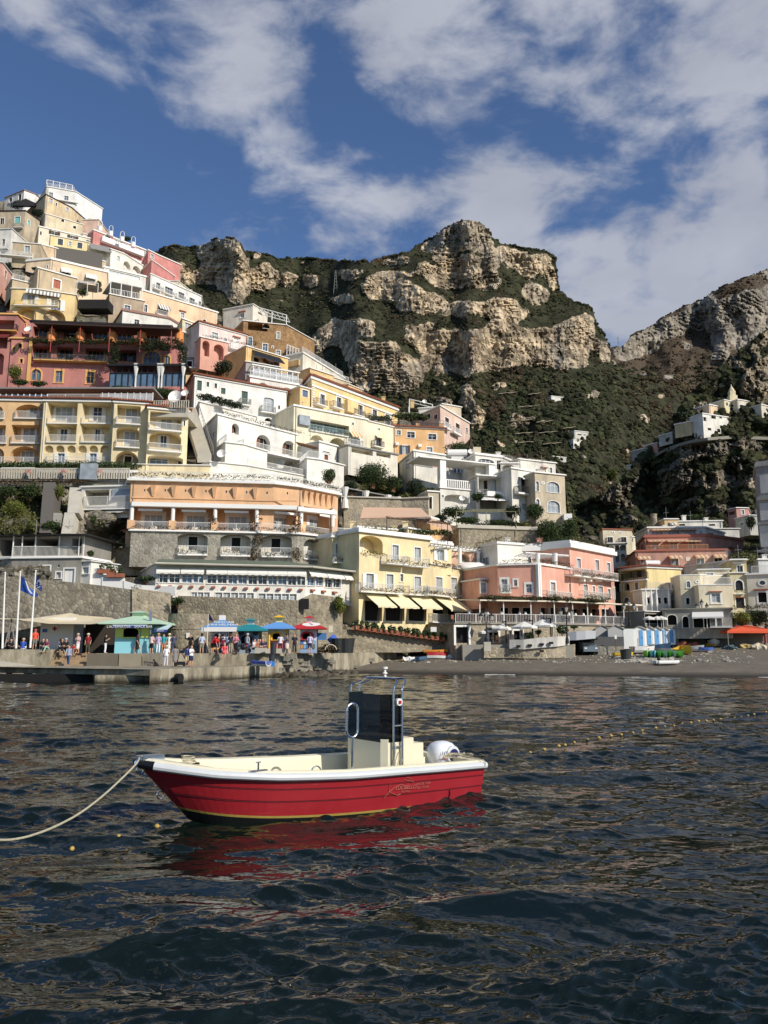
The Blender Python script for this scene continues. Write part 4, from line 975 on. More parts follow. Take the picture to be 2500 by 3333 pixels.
b=Bld('ochre terrace house with dark retractable screen behind the peach house',[(355,615),(450,640),(882,757)],170,850,C(206,172,122),ref=1,depth=9,cor=.25,wear=.5)
m=MB();a,c=at(455,622,170.3),at(865,690,172);m.hexa([(a.x,a.y,a.z-3),(c.x,c.y,c.z-3.5),(c.x,c.y+.2,c.z-3.5),(a.x,a.y+.2,a.z-3),(a.x,a.y,a.z),(c.x,c.y,c.z),(c.x,c.y+.2,c.z),(a.x,a.y+.2,a.z)]);m.build('screen',simple('grey_screen',C(104,98,90)),b.e)
b=Bld('small yellow house with grey green shutters',[(428,533),(756,597)],176,670,C(234,208,136),depth=9,cor=.2)
b.w(510,590,44,52,'x',sh=GREYS);b.w(592,603,22,34,'w');b.w(674,620,42,48,'x',sh=GREYS)
b=Bld('cream house with brown shutters and an arch on its roof',[(330,462),(872,590)],181,650,C(228,214,182),depth=10,cor=.3)
for x,y in((460,515),(615,553),(775,600)):b.w(x,y,46,30,'w',sh=DKBROWN,g=DARK)
b.w(345,515,14,30,'o')
b=Bld('cream gallery house with a sloping grey awning right of the small yellow house',[(757,620),(940,660)],177,760,C(220,206,170),depth=8,cor=.2);b.awn(848,640,180,42,2,GREYM)
b=Bld('weathered beige house with turquoise shutters',[(-120,335),(215,328),(335,412)],186,640,C(176,154,118),ref=1,depth=12,cor=.25,wear=.6,tile=False,roofmat=DKBROWN)
b.w(148,405,44,56,'x',sh=simple('turquoise_shutter',C(120,186,176)));b.w(18,415,34,50,'d',g=DARK);b.w(243,427,20,40,'x',sh=simple('turquoise_shutter',C(120,186,176)));b.bal(145,460,80,.9,CONC,solid=None)
b=Bld('tall ochre house below the white hilltop villa',[(215,222,206),(388,192),(604,302)],196,520,C(216,186,134),ref=1,depth=9,cor=.25,wear=.5,roofmat=DKBROWN)
b.w(568,315,22,34,'w');b.w(475,272,12,26,'o');b.w(430,240,30,34,'w')
b=Bld('stepped cream wall house with a small arched doorway',[(385,352),(700,445)],190,560,C(214,194,152),depth=6,cor=.2,wear=.5);b.w(530,400,24,40,'o');b.w(630,465,26,22,'o')
b=Bld('small pale pink house with iron rails left of the pink hotel',[(700,405),(832,402)],196,520,C(222,178,150),depth=8,cor=.2)
b=Bld('white hilltop villa with a steel pergola on its roof, highest of all',[(308,150,216),(396,125),(640,168)],206,340,C(238,234,224),ref=1,depth=10,cor=.3,wear=.05)
b.w(430,190,34,34,'w');b.w(560,222,36,40,'w');b.band(210,400,660,.25,.6);b.roofrail(398,636,1.0)
m=MB();
for Yd in(206.5,212):
 a,c=at(396,66,206.5),at(612,110,210);a.y+=Yd-206.5;c.y+=Yd-206.5;m.tube([a,c],.12,4)
 for k in range(5):q=a.lerp(c,k/4);m.tube([q+Vector((0,0,-5)),q],.1,4)
for k in range(12):a,c=at(396,66,206.5),at(612,110,210);q=a.lerp(c,k/11);m.tube([q,q+Vector((0,5.5,0))],.07,4)
m.build('pergola',WHITE,b.e)
b=Bld('white villa with two round topped gables at the upper left',[(42,222),(120,190),(205,155),(300,190)],214,300,C(234,230,220),ref=2,depth=9,cor=.3,roofmat=simple('reddish_roof',C(150,112,96)))
b.w(90,232,26,34,'o');b.w(167,212,26,54,'o')
b=Bld('white house with a narrow dark balcony door at the left edge',[(-160,495),(100,480)],168,800,C(220,214,200),depth=9,cor=.2,wear=.3);b.w(30,595,26,60,'d',g=DARK);b.bal(20,640,80,.8)
b=Bld('unpainted tan house with white terrace railing',[(112,592),(345,612)],162,760,C(186,160,116),depth=8,cor=.2,wear=.5);b.w(230,655,44,64,'d',sh=None,g=GLASSL);b.bal(215,705,110,.9);b.bal(120,700,260,1.3,WROUGHT)
PINK=C(206,104,94)
b=Bld('pink red hotel with white balconies and metal hoops on its roof line',[(790,492),(1228,662)],186,905,PINK,depth=12,cor=.35,name='hotel',cat='hotel',trim=WHITE,wear=.15);bp=b
for k in range(5):
 x=905+k*78;y=560+k*32;b.w(x,y,44,36,'d',g=GLASSL);b.w(x-10,y+92,40,34,'d',g=GLASSL)
b.bal(1040,640,360,1.2,None,solid=WHITE,h=1.2,seg=0);b.bal(1120,765,200,1.2,None,solid=WHITE,h=1.2,seg=0)
for x,y in((845,470),(935,512),(1030,560),(1124,605)):
 c=at(x,y,b.hit(*P(x,y))[0]*0+188);m=MB();m.lathe(c+Vector((0,0,-1)),[(.6,0),(.6,1.3)],8);m.build('chimney',WHITE,b.e)
 m=MB();m.tube([c+Vector(q)for q in((-.5,0,.2),(-.5,0,1.4),(-.3,0,1.85),(0,0,2),(.3,0,1.85),(.5,0,1.4),(.5,0,.2))],.07,5);m.build('roof_hoop',WHITE,b.e)
s=host(Bld('x',[(1202,690,194),(1252,662),(1332,702)],187,900,C(200,96,86),ref=1,depth=7,cor=.3,wear=.15),bp);s.w(1285,712,24,34,'w');s.w(1318,810,18,40,'w',arch=.8)
s=host(Bld('x',[(1204,800,186),(1280,745),(1352,795)],181,910,C(190,84,76),ref=1,depth=6,cor=.25),bp)
s=host(Bld('x',[(700,520),(872,580)],187,640,C(224,200,184),depth=6,cor=.2),bp);s.w(800,600,40,22,'w',sh=DKBROWN,g=DARK)
b=Bld('cream white house with a square window and two round arches beside the pink hotel',[(935,652),(1042,688),(1205,790)],180,900,C(234,226,208),ref=1,depth=7,cor=.25)
b.w(1000,725,20,30,'w');b.log(1072,785,60,60,1,1);b.log(1155,825,70,60,1,1)
b=Bld('white villa with a balustraded terrace under the two round arches',[(878,805),(1232,888)],171,1010,C(234,228,214),depth=8,cor=.4);b.w(1050,870,260,30,'w',g=GLASSL,tw=0)
b=Bld('long stepped white villa with dark windows on the ridge',[(1222,905,186),(1272,862),(1700,1050)],176,1140,C(232,228,216),ref=1,depth=9,cor=.25)
for x,y,w_ in((1335,960,34),(1425,1000,66),(1530,1042,50),(1620,1090,46),(1690,1120,30)):b.w(x,y,w_,52,'d',g=GLASS);b.bal(x,y+26,w_+30,.9)
b=Bld('small cream roof house rising behind the long white ridge villa',[(1425,922),(1500,918),(1640,1030)],186,1080,C(222,206,172),ref=1,depth=8,cor=.2)
b=Bld('tan stone house with a square grey window under an open glass veranda',[(925,1032),(1215,1090)],151,1290,C(160,134,98),depth=9,cor=.25,wear=.6);b.w(1075,1145,50,40,'w',g=GLASSB)
m=MB();a,c,d=at(935,920,152),at(1200,975,154.5),at(862,1060,158);e=c+(d-a)
m.hexa([a+Vector((0,0,-.15)),c+Vector((0,0,-.15)),e+Vector((0,0,1.0)),d*1+Vector((0,0,(a.z-d.z))),a,c,e+Vector((0,0,1.15)),Vector((d.x,d.y,a.z+.15))]);m.build('veranda_roof',GREYM,b.e)
m=MB()
for k in range(4):q=a.lerp(c,k/3);m.tube([Vector((q.x,q.y,b.Z)),q],.1,4)
rail_mb(m,[(a.x,a.y),(c.x,c.y)],b.Z+.2,1.6,.3,.03);m.build('veranda_frame',WHITE,b.e)
b=Bld('long peach house with a striped awning balcony',[(1180,995),(1836,1190)],160,1330,PEACH,depth=10,cor=.35,wear=.2)
b.w(1378,1165,80,60,'d',g=DARK);b.bal(1375,1205,90,1);b.awn(1380,1140,95,36,1.2,AWNW,GREYM);b.w(1540,1210,30,44,'w');b.w(1230,1150,26,60,'w');b.w(1725,1255,26,24,'o',arch=.8)
b.fb(1540,1175,56,8,0,.3,TILE,'tile_hood')
b=Bld('white house with a projecting eave and wall air conditioners',[(930,1245,157),(1035,1170),(1425,1240)],147,1320,C(232,226,212),ref=1,depth=8,cor=.5,roofmat=simple('reddish_roof',C(150,112,96)));b.w(1155,1265,40,40,'w')
slabfree('dark netting shelter hung on the rock between the yellow and tan houses','netting','netting',650,1075,915,1150,146,BLACKNET,3)
pc=[at(650,930,148),at(830,945,148),at(830,930,153),at(650,915,153)]
pergola('white framed terrace pergola with two white parasols',pc,None,mat=WHITE,n=6,rise=3.6)
for x,y in((700,945),(785,965)):
 c=at(x,y,150);t=thing('parasol','open white parasol under the white framed pergola','parasol',c+Vector((0,0,-2.5)),'white parasols on the upper terrace');m=MB();m.lathe(c,[(1.9,-.5),(.05,.3)],8);m.build('canopy',WHITE,t);m=MB();m.tube([c+Vector((0,0,-2.5)),c],.05,5);m.build('pole',GREYM,t)
for(x,y,w_,h_,Y,lb)in((310,345,160,90,193,'dark round tree on the hilltop terrace'),(150,275,220,80,206,'dark hedge below the white gabled villa'),(60,790,110,60,150,'dark shrub above the salmon house at the left edge'),(300,815,80,40,143.5,'small shrub on the roof of the yellow arched house'),(835,950,50,100,152,'climber beside the white framed pergola'),(700,1010,110,80,149,'pale shrub under the white framed pergola'),(560,858,80,20,158,'small plants under the peach house awning'),(1060,560,120,50,196,'green plants on the roof of the pink hotel')):
 bush(lb,x,y,w_,h_,Y,LEAFD if 'dark' in lb else LEAFG)
m=MB();a,c,d=at(215,222,203),at(365,290,200),at(90,280,200);m.face(a,c,d);m.face(a+Vector((0,.2,-.3)),d+Vector((0,.2,-.3)),c+Vector((0,.2,-.3)));o=m.build('shade_net',BLACKNET);tag(o,'dark triangular shade net below the white gabled villa','shade net');center_mesh(o)
C_()
b=Bld('pale cream yellow house stepping down beside the red palazzo',[(-60,215,150),(-15,152),(135,205)],145,450,C(234,218,166),ref=1,depth=8,cor=.25)
b.w(45,365,34,80,'d',g=GLASSL);b.w(30,215,50,60,'d',g=GLASSL);b.bal(40,268,120,1.0,CREAM,th=.2);b.w(117,375,14,18,'w',g=GLASSB);b.w(92,250,20,34,'w',arch=1)
s=host(Bld('x',[(-60,560),(200,570)],141,640,C(226,196,120),depth=6,cor=.2),b);s.log(75,600,220,50,2)
b=Bld('dark veranda under the cream yellow house with an awning of black netting',[(-60,470),(150,475)],143,570,C(120,112,100),depth=6,cor=.15);b.w(45,530,40,50,'o');b.w(120,530,60,40,'o')
b=Bld('pale pink house with salmon arcades on its ground floor',[(128,186),(522,294)],142,560,C(232,202,190),depth=9,cor=.25,wear=.25,tile=True);bk=b
b.w(258,290,50,50,'d',g=GLASSL);b.w(435,345,40,66,'x',sh=WHITE);b.bal(445,400,110,.9);b.w(346,325,26,34,'d',arch=1);b.w(435,510,36,76,'d',g=GLASS);b.fb(440,305,66,8,0,.3,TILE,'tile_hood')
b.log(445,440,90,46,.6,.9)
s=host(Bld('x',[(140,305),(370,355)],139.5,520,C(224,150,120),depth=3,cor=.25,wear=.15),bk);s.log(182,400,60,130,1.4,1);s.log(290,430,84,130,1.4,1);s.roofrail(145,366,.8);s.flowers(0,.3,11,.1,s.Z+.2,LEAFP,bk.e)
b=Bld('tuff brown house with tall windows under a white roof pergola',[(335,215,165),(500,168),(862,205)],154,470,C(164,130,90),ref=1,depth=10,cor=.2,wear=.6,mat=stone('tuff_brick',C(176,140,98),C(140,108,74),2.4,C(150,122,88)));bu=b
b.w(555,338,32,66,'d',g=GLASSB);b.w(682,390,40,60,'w',g=GLASSB);b.w(793,290,22,56,'w',g=GLASSL);b.w(793,435,34,36,'w',g=GLASSL);b.bal(562,375,90,.9,DARKM);b.log(620,215,165,70,2.2);b.w(746,388,10,14,'o')
b.w(690,200,60,60,'o',arch=1,tw=0)
s=host(Bld('x',[(332,75),(580,28),(702,105)],163,210,C(226,214,190),ref=1,depth=9,cor=.2),bu);s.w(490,120,34,40,'w',g=GLASSL);s.w(640,105,40,18,'o');s.fb(490,92,60,7,0,.4,TILE,'tile_hood')
m=MB();a,c=at(620,52,158),at(862,118,156);dd=Vector((2.8,5.0,0))
for k in range(7):q=a.lerp(c,k/6);m.tube([q,q+Vector((0,6,1.0))],.09,4);
m.tube([a,c],.1,4);m.tube([a+Vector((0,6,1)),c+Vector((0,6,1))],.1,4);m.tube([a+Vector((0,3,.5)),c+Vector((0,3,.5))],.08,4)
for k in(3,6):q=a.lerp(c,k/6);m.tube([Vector((q.x,q.y,bu.Z)),q],.1,4)
m.build('pergola',WHITE,bu.e)
b=Bld('ochre yellow house under a long dark awning',[(522,382),(876,488)],137,560,C(226,178,84),depth=9,cor=.2,wear=.2);b.w(610,492,50,40,'o');b.w(725,520,60,30,'w',sh=BROWNS,g=DARK);b.w(778,528,40,26,'o');b.awn(690,466,240,44,1.6,DARKM)
b=Bld('white topped house with yellow bay and roof rails right of the ochre house',[(862,470),(1000,440),(1352,655)],147,720,C(228,218,190),ref=1,depth=9,cor=.35);b.w(930,525,60,40,'w');b.roofrail(1005,1345,1.0);b.fb(930,530,90,46,0,.4,plaster(C(224,170,80)),'bay')
m=MB();a,c=at(866,368,150),at(965,405,151)
for k in range(5):q=a.lerp(c,k/4);m.tube([q,q+Vector((0,4,.4))],.08,4);m.tube([q,q+Vector((0,0,-3))],.07,4)
m.tube([a,c],.09,4);m.build('roof_frame',WHITE,b.e)
b=Bld('yellow set back storey with a dark green window',[(1062,568),(1258,632)],139,720,C(232,196,118),depth=6,cor=.2);b.w(1155,652,70,26,'w',g=GREENS)
s=host(Bld('x',[(1385,705),(1500,752)],143,830,C(232,200,130),depth=6,cor=.2),b)
s=host(Bld('x',[(1240,640),(1400,690)],144,760,C(190,170,130),depth=5,cor=.15),b);s.roofrail(1245,1395,.9)
b=Bld('white house with a large glazed roof terrace over two big arches',[(430,640,134),(556,642),(992,718)],126,880,C(230,226,214),ref=1,depth=8,cor=.3);bg=b
b.log(665,720,110,60,1,1);b.log(870,790,120,120,1.6,1)
m=MB();O,u,n,L=b.seg[1];zt=at(575,525,126).z
m.fbox(O,u,n,.6,L-.6,-.5,-.42,b.Z+.3,zt-.6);m.build('glass_screen',GLASSL,b.e)
m=MB()
for k in range(9):t=.6+(L-1.2)*k/8;m.fbox(O,u,n,t-.06,t+.06,-.42,-.3,b.Z+.3,zt)
m.fbox(O,u,n,.3,L-.3,-.5,-.2,zt-.1,zt+.1);m.fbox(O,u,n,.3,L-.3,-4,-3.8,zt+.3,zt+.5)
for k in range(16):t=.6+(L-1.2)*k/15;a=O+u*t-n*.3;c=O+u*t-n*4;m.tube([(a.x,a.y,zt+.05),(c.x,c.y,zt+.45)],.07,4)
rail_mb(m,[(O.x,O.y),(O.x+u.x*L,O.y+u.y*L)],b.Z+.3,.9);m.build('terrace_frame',WHITE,b.e)
s=host(Bld('x',[(430,600,136),(520,512),(575,520)],127.5,660,C(150,146,138),ref=1,depth=5,cor=.15,wear=.5),bg)  # grey block: the shade of the left face is put into its colour
b=Bld('white villa with dark green shutters and a vine pergola terrace',[(22,702,126),(90,632),(860,768)],119,1030,C(232,228,216),ref=1,depth=9,cor=.25,wear=.1,tile=True);bv=b
b.w(125,712,44,84,'x',sh=GREENS);b.w(198,702,22,40,'x',sh=GREENS);b.w(265,714,22,40,'x',sh=GREENS);b.w(328,758,38,50,'x',sh=GREENS);b.w(508,815,52,110,'x',sh=GREENS);b.bal(520,870,90,.8,GREYM)
b.w(712,870,84,110,'d',g=GLASSL,arch=.25,tw=.05);b.bal(712,935,120,.8,GREYM);b.w(800,895,18,34,'o',arch=1);b.w(665+45,1000,70,30,'o',arch=1)
s=host(Bld('x',[(95,860,121),(130,852),(605,975)],115,1100,C(226,220,206),ref=1,depth=5,cor=.15),bv);s.roofrail(240,600,.9)
el=[(at(140+k*13,800+k*3.5+14*math.sin(k),116.5),(.9,.7,.5))for k in range(26)]
foliage('climbing_vine',el,2600,.13,LEAFD,bv.e)
b=Bld('white house with a slanting wall and skylight',[(755,962,128),(925,905,124)],124,1100,C(226,222,210),ref=1,depth=6,cor=.15);b.w(878,1008,34,34,'w',g=GLASSB)
b=Bld('small bright yellow bay house with blue shutters',[(976,722),(1062,745)],126.5,860,C(230,184,100),depth=5,cor=.2);b.w(1018,780,46,56,'x',sh=simple('blue_grey_shutter',C(92,110,132)))
b=Bld('long yellow hotel with white corner stones and white framed windows',[(995,690,134),(1074,655),(1800,925)],128,1020,C(234,196,116),ref=1,depth=12,cor=.6,tile=True,name='hotel',cat='hotel',wear=.12)
for x,y in((1165,830),(1305,855),(1485,920),(1607,960),(1715,1000)):b.w(x,y,36,84,'d',g=GLASS,sh=None,tw=.3);b.bal(x,y+42,90,1.0,GREYM)
b.w(1430,905,30,30,'o');b.fb(1395,900,90,100,0,.8,b.mat,'bay')
for k in range(12):b.fb(1088+(k%2)*4,690+k*20,28 if k%2 else 20,10,0,.08,WHITE,'corner_stone')
b.band(700,1078,1790,.3,.2)
b=Bld('cream white house with a green glazed loggia and yellow arches below',[(925,885),(1545,1005)],120.5,1310,C(234,222,186),depth=9,cor=.3,wear=.12);bl=b
b.log(1225,1075,330,100,1.2);
for k in range(6):b.w(1085+k*56,1052+k*11,46,84,'d',g=GLASSB,inner=1.2,tw=.04,tr=simple('pale_green_frames',C(150,170,156)))
b.bal(1225,1112,330,.3,simple('pale_green_frames',C(150,170,156)),LEAFB);b.w(1422,1035,16,20,'o');b.w(1442,1180,80,50,'w');b.awn(1435,1125,84,40,1,AWNC,AWNO);b.bal(1440,1215,140,.8)
b.log(1120,1160,120,60,1,1);b.log(1295,1210,150,110,1.5,1);b.fb(1005,1010,90,80,0,.5,GLASSL,'glazed_bay')
s=host(Bld('x',[(1385,1220),(1800,1300)],119,1400,C(222,212,190),depth=4,cor=.25,roofmat=GREYM),bl);s.log(1500,1260,180,60,1.5);s.log(1680,1290,120,50,1.5)
b=Bld('large white hotel with brown shuttered arched balconies and open arcades',[(128,925,120),(283,960),(1010,1146)],110,1530,C(234,230,218),ref=1,depth=10,cor=.3,wear=.08,name='hotel',cat='hotel');bw=b
E()
for x,y,yo in((535,5,0),(770,95,0),(990,145,0)):
 if x>600:
  b.log(x,y+10,118,130,.9,1);b.w(x,y+22,66,90,'d',inner=.9,g=DARK,sh=BROWNS);
b.log(535,-10,60,90,.9,1);b.w(535,-5,40,70,'d',inner=.9,g=DARK,sh=BROWNS)
b.bal(860,190,520,1.5,WROUGHT,None,seg=1,th=.3)
for x,y,w_ in((655,250,118),(822,295,150),(1003,330,130)):b.log(x,y,w_,150 if x>700 else 140,2.0,1)
b.bal(700,345,200,1.0,WROUGHT,LEAFG);b.bal(900,375,300,1.0,WROUGHT,LEAFG)
b.w(350,50,18,60,'o',seg=0);b.w(330+18,215,14,60,'o',seg=0)
b.flowers(1,.5,b.seg[1][3]-.3,.15,b.Z+.2,LEAFP,b.e)
s=host(Bld('x',[(372,128,111),(452,105),(602,122)],107,420,C(236,230,214),ref=1,depth=5,cor=.2,wear=.08),bw);s.roofrail(380,600,1.0)
s=host(Bld('x',[(1075,250,117),(1140,238),(1250,252)],113,450,C(236,230,214),ref=1,depth=5,cor=.2),bw);s.roofrail(1080,1250,1.0)
s=host(Bld('x',[(1240,100),(1392,140)],118,440,C(234,230,218),depth=6,cor=.25),bw);s.w(1300,240,34,66,'x',sh=BROWNS);s.w(1300,185,60,10,'w',g=GLASSL)
m=MB();a,c=at(1045,100,112),at(1225,85,117);m.hexa([(a.x,a.y,a.z-.1),(c.x,c.y,a.z+.5),(c.x,c.y+3,a.z+.7),(a.x,a.y+3,a.z+.3),(a.x,a.y,a.z+.05),(c.x,c.y,a.z+.65),(c.x,c.y+3,a.z+.85),(a.x,a.y+3,a.z+.45)]);m.build('timber_roof',WOOD,bw.e)
b=Bld('white garden wall curving above the orange hotel terrace',[(320,268),(640,300),(1250,415)],104.5,440,C(230,224,206),depth=3,cor=.12,name='garden_wall',cat='wall')
b.roofrail(640,1240,.9)
b=Bld('yellow garden wall with small round vent above the orange hotel terrace',[(-330,290),(318,300)],103.5,430,YEL2,depth=3,cor=.12,name='garden_wall',cat='wall')
c=at(418,198,104);t=thing('satellite_dish','large white satellite dish in front of the white hotel tower','satellite dish',c+Vector((0,0,-.7)));m=MB();a=[c+Vector((math.cos(k/14*6.283)*.6,-.15+math.sin(k/14*6.283)*.2,math.sin(k/14*6.283)*.6))for k in range(14)]
for k in range(14):m.face(a[k],a[(k+1)%14],c+Vector((.1,.35,-.1)))
m.build('dish',WHITE,t);m=MB();m.tube([c+Vector((0,.3,0)),c+Vector((0,.3,-1.2))],.04,6);m.build('stand',GREYM,t)
C_()
for k in range(26):
 pass
m=MB();a=at(45,900,113);c=at(170,1290,106.5)
for k in range(44):
 q=a.lerp(c,k/43);m.box(q.x-.9,q.x+.9,q.y-.2,q.y+.35,q.z-1.2,q.z)
o=m.build('staircase',CONCL);tag(o,'steep public staircase between the yellow hotel and the white hotel','staircase');center_mesh(o)
m=MB();a2,c2=a+Vector((1.2,0,.9)),c+Vector((1.2,0,.9));m.tube([a2,c2],.05,5)
for k in range(14):q=a2.lerp(c2,k/13);m.tube([q,q+Vector((0,0,-1))],.035,4)
o=m.build('stair_handrail',GREYM);tag(o,'grey handrail beside the steep public staircase','handrail');center_mesh(o)
F_()
b=Bld('tall cream house with small windows left of the orange house',[(188,352),(372,396)],128.5,570,C(236,224,184),depth=8,cor=.2,wear=.08);b.w(277,408,12,12,'o');b.w(275,490,34,60,'d',g=GLASS);b.bal(280,525,70,.8,DARKM);b.awn(275,460,50,12,.6,AWNC)
b.roofrail(190,370,.9,DARKM)
b=Bld('orange house with blue window panes and grey shutters',[(372,396),(718,412)],133,590,C(228,168,88),depth=10,cor=.2,wear=.12,tile=True)
b.w(411,431,26,30,'w',g=simple('teal_glass',C(70,120,130),.2));b.w(493,446,50,40,'w',g=GLASS);b.w(637,459,54,38,'w',g=GLASS);b.w(452,548,34,60,'d',g=GLASSL,sh=GREYS);b.w(619,550,38,40,'w',sh=None);b.roofrail(375,715,.9,DARKM)
for x in(397,551):b.fb(x,510 if x<500 else 522,22,18,0,.5,WHITE,'air_conditioner')
for x in(362,540,698):b.fb(x if x>380 else 384,380,26,28,-.5,-.1,b.mat,'pillar')
el=[(at(380+random.uniform(0,190),330+random.uniform(-20,14),136+random.uniform(0,3)),(1.4,1,.5))for _ in range(22)]+[(at(220+random.uniform(0,130),333+random.uniform(-8,8),132+random.uniform(0,3)),(1.2,1,.35))for _ in range(10)]
o=foliage('vine_pergola',el,3000,.16,LEAFG);tag(o,'green vine pergola on the roof of the orange house','vine');center_mesh(o)
b=Bld('dusty pink house with tall brown shuttered balcony doors',[(535,292,152),(690,254),(888,372)],145,510,C(224,186,162),ref=1,depth=11,cor=.3,wear=.3);bq=b
for x,y,h_ in((736,362,60),(808,402,60)):b.w(x,y,26,h_,'x',sh=DKBROWN);b.bal(x+2,y+32,52,.9,WHITE,th=.3)
b.w(870,415,12,30,'w');b.w(660,325,24,30,'o',seg=0);b.w(595,330,60,34,'o',seg=0)
s=host(Bld('x',[(545,270),(660,262)],152,300,C(228,222,206),depth=8,cor=.2),bq)
s=host(Bld('x',[(705,240),(832,262)],155,330,C(198,176,140),depth=7,cor=.2),bq)
m=MB();a,c=at(482,205,152),at(638,242,152)
for q in(a,c):
 m.tube([q,q+Vector((0,0,-3.5))],.09,4);m.tube([q+Vector((0,5,0)),q+Vector((0,5,-3.5))],.09,4);m.tube([q,q+Vector((0,5,0))],.09,4)
m.tube([a,c],.09,4);m.tube([a+Vector((0,5,1.0)),c+Vector((0,5,1.0))],.09,4);m.tube([a.lerp(c,.5),a.lerp(c,.5)+Vector((0,5,1))],.09,4)
m.build('roof_frame',WHITE,bq.e)
b=Bld('weathered white house with red stains and laundry on its rail',[(415,600,132),(512,556),(832,604)],123.5,745,C(226,220,204),ref=1,depth=9,cor=.25,wear=.5)
b.w(575,632,118,44,'w',g=GLASS,tr=GREYM);b.w(669,631,12,16,'o');b.disc(720,638,14,'round_window',DARK);b.w(786,655,26,50,'d',g=GLASS);b.bal(795,680,60,.5)
for k,cc in enumerate(((40,50,110),(220,220,225),(225,225,230),(215,215,225))):b.fb(778+k*12,692+(k%2)*3,9,26,.5,.54,simple('laundry_%d'%(k%2),C(*cc),.9),'laundry')
b.w(465,640,8,50,'w',seg=0);b.w(478,640,8,50,'w',seg=0)
b.fb(655,645,26,40,0,.02,simple('red_brick_patch',C(196,120,96),.9,var=.2),'stain_patch')
b=Bld('white terrace house with balustrade and square corner pillars',[(575,795,124),(690,806),(945,828)],117.5,1000,C(228,222,206),ref=1,depth=8,cor=.2,wear=.25);bz=b
O,u,n,L=b.seg[1];m=MB();rail_mb(m,[(O.x,O.y),(O.x+u.x*L,O.y+u.y*L)],b.Z+.2,1.2,.35,.08,False,.07);m.build('balustrade',WHITE,b.e)
for t in(.5,9.0):
 m=MB();m.fbox(O,u,n,t-.5,t+.5,-.9,.1,b.Z+.2,b.Z+4.4);m.build('pillar',WHITE,b.e)
m=MB();m.fbox(O,u,n,-3.5,9.8,-4.5,.3,b.Z+4.42,b.Z+4.62);m.build('terrace_roof',WHITE,b.e)
b.log(800,880,160,60,1.2,.3);b.w(708,860,12,14,'o')
b=Bld('white house with a glazed attic room and round topped window band',[(830,596,128),(928,580),(1110,602)],121.5,770,C(228,222,206),ref=1,depth=9,cor=.35,wear=.35)
b.w(1000,628,110,38,'w',g=GLASS,arch=.3,tr=WHITE);b.w(1086,650,30,60,'d',g=GLASS);b.w(870,615,40,20,'w',seg=0,g=GLASSL)
s=host(Bld('x',[(1098,640),(1220,640)],123,720,C(222,214,196),depth=7,cor=.2,wear=.4),b);s.log(1150,665,90,60,1.4,.8);s.roofrail(1100,1218,.9,DARKM)
b=Bld('white house with two tall brown shuttered doors over a dark veranda',[(1062,700,121),(1170,674),(1328,700)],116.5,980,C(230,224,208),ref=1,depth=8,cor=.25,wear=.3)
b.w(1255,785,38,88,'x',sh=DKBROWN);b.bal(1270,838,100,1.0,DARKM,th=.25);b.awn(1268,742,100,12,1,WHITE);b.w(1255,930,30,40,'w');b.w(1305,930,20,50,'w')
b=Bld('white house with a deep shaded veranda and two dark doors',[(942,722),(1162,735)],118.5,990,C(226,220,204),depth=8,cor=.2,wear=.2)
b.log(1050,790,200,110,2.4);b.w(1004,790,40,90,'x',inner=2.4,sh=DKBROWN,arch=.6);b.w(1124,790,34,80,'x',inner=2.4,sh=DKBROWN);b.bal(1085,855,150,.8,GREYM,solid=WHITE,h=.6);b.bal(980,855,70,.3,GREYM)
b.log(1060,920,200,80,2.4);b.awn(1060,880,260,20,2.2,WHITE)
b=Bld('low white rooftop house with a pale shutter at the right end',[(1215,612),(1468,640)],124,740,C(226,220,202),depth=9,cor=.2,wear=.25);b.w(1388,692,30,34,'x',sh=CREAM);b.fb(1388,668,44,6,0,.3,TILE,'tile_hood');b.w(1437,690,18,44,'w',g=GREENS)
b=Bld('weathered beige house with large arched white windows',[(1328,702),(1530,722)],115.5,1020,C(190,170,134),depth=10,cor=.2,wear=.9)
b.w(1343,793,26,66,'w',arch=1,tr=WHITE,g=GLASSL,tw=.08);b.w(1452,800,84,72,'w',arch=.6,tr=WHITE,g=GLASSL,tw=.08);b.w(1455,932,84,80,'w',arch=.6,tr=WHITE,g=GLASSL,tw=.08);b.w(1348,905,24,50,'w',arch=1,g=GLASSL);b.disc(1383,772,10)
slabfree('white water tank box beside the weathered beige house','tank_box','tank',1528,978,1580,1020,116,WHITE,2)
for x,y,lb in((805,573,'white cylindrical water tank on the weathered white house'),):
 c=at(x,y,127);m=MB();m.tube([c+Vector((-1.6,0,0)),c+Vector((1.6,0,0))],.7,12);m.box(c.x-1,c.x+1,c.y-.4,c.y+.4,c.z-1.4,c.z-.6);o=m.build('water_tank',WHITE);tag(o,lb,'tank');center_mesh(o)
slabfree('square white chimney block above the white houses','chimney_block','chimney',915,528,965,580,124,plaster(C(214,196,156)),3)
for x,y,Y,lb in((585,222,150,'round white satellite dish inside the roof frame of the dusty pink house'),(897,560,124,'white satellite dish on the white attic house'),(838,874,115,'white satellite dish above the garden pergola')):
 c=at(x,y,Y);r_=.45;t=thing('satellite_dish',lb,'satellite dish',c+Vector((0,0,-r_)));m=MB();a=[c+Vector((math.cos(k/12*6.283)*r_,-.2+math.sin(k/12*6.283)*.25,math.sin(k/12*6.283)*r_))for k in range(12)]
 for k in range(12):m.face(a[k],a[(k+1)%12],c+Vector((.05,.2,0)))
 m.build('dish',WHITE,t);m=MB();m.tube([c+Vector((0,.2,0)),c+Vector((0,.2,-r_-.6))],.05,6);m.build('stand',GREYM,t)
b=Bld('mesh covered stone retaining wall under the garden pergolas',[(815,1075),(1345,1092)],108,1200,(1,1,1,1),depth=4,cor=.5,mat=STN,roofmat=CONCL,name='retaining_wall',cat='wall',sink=5)
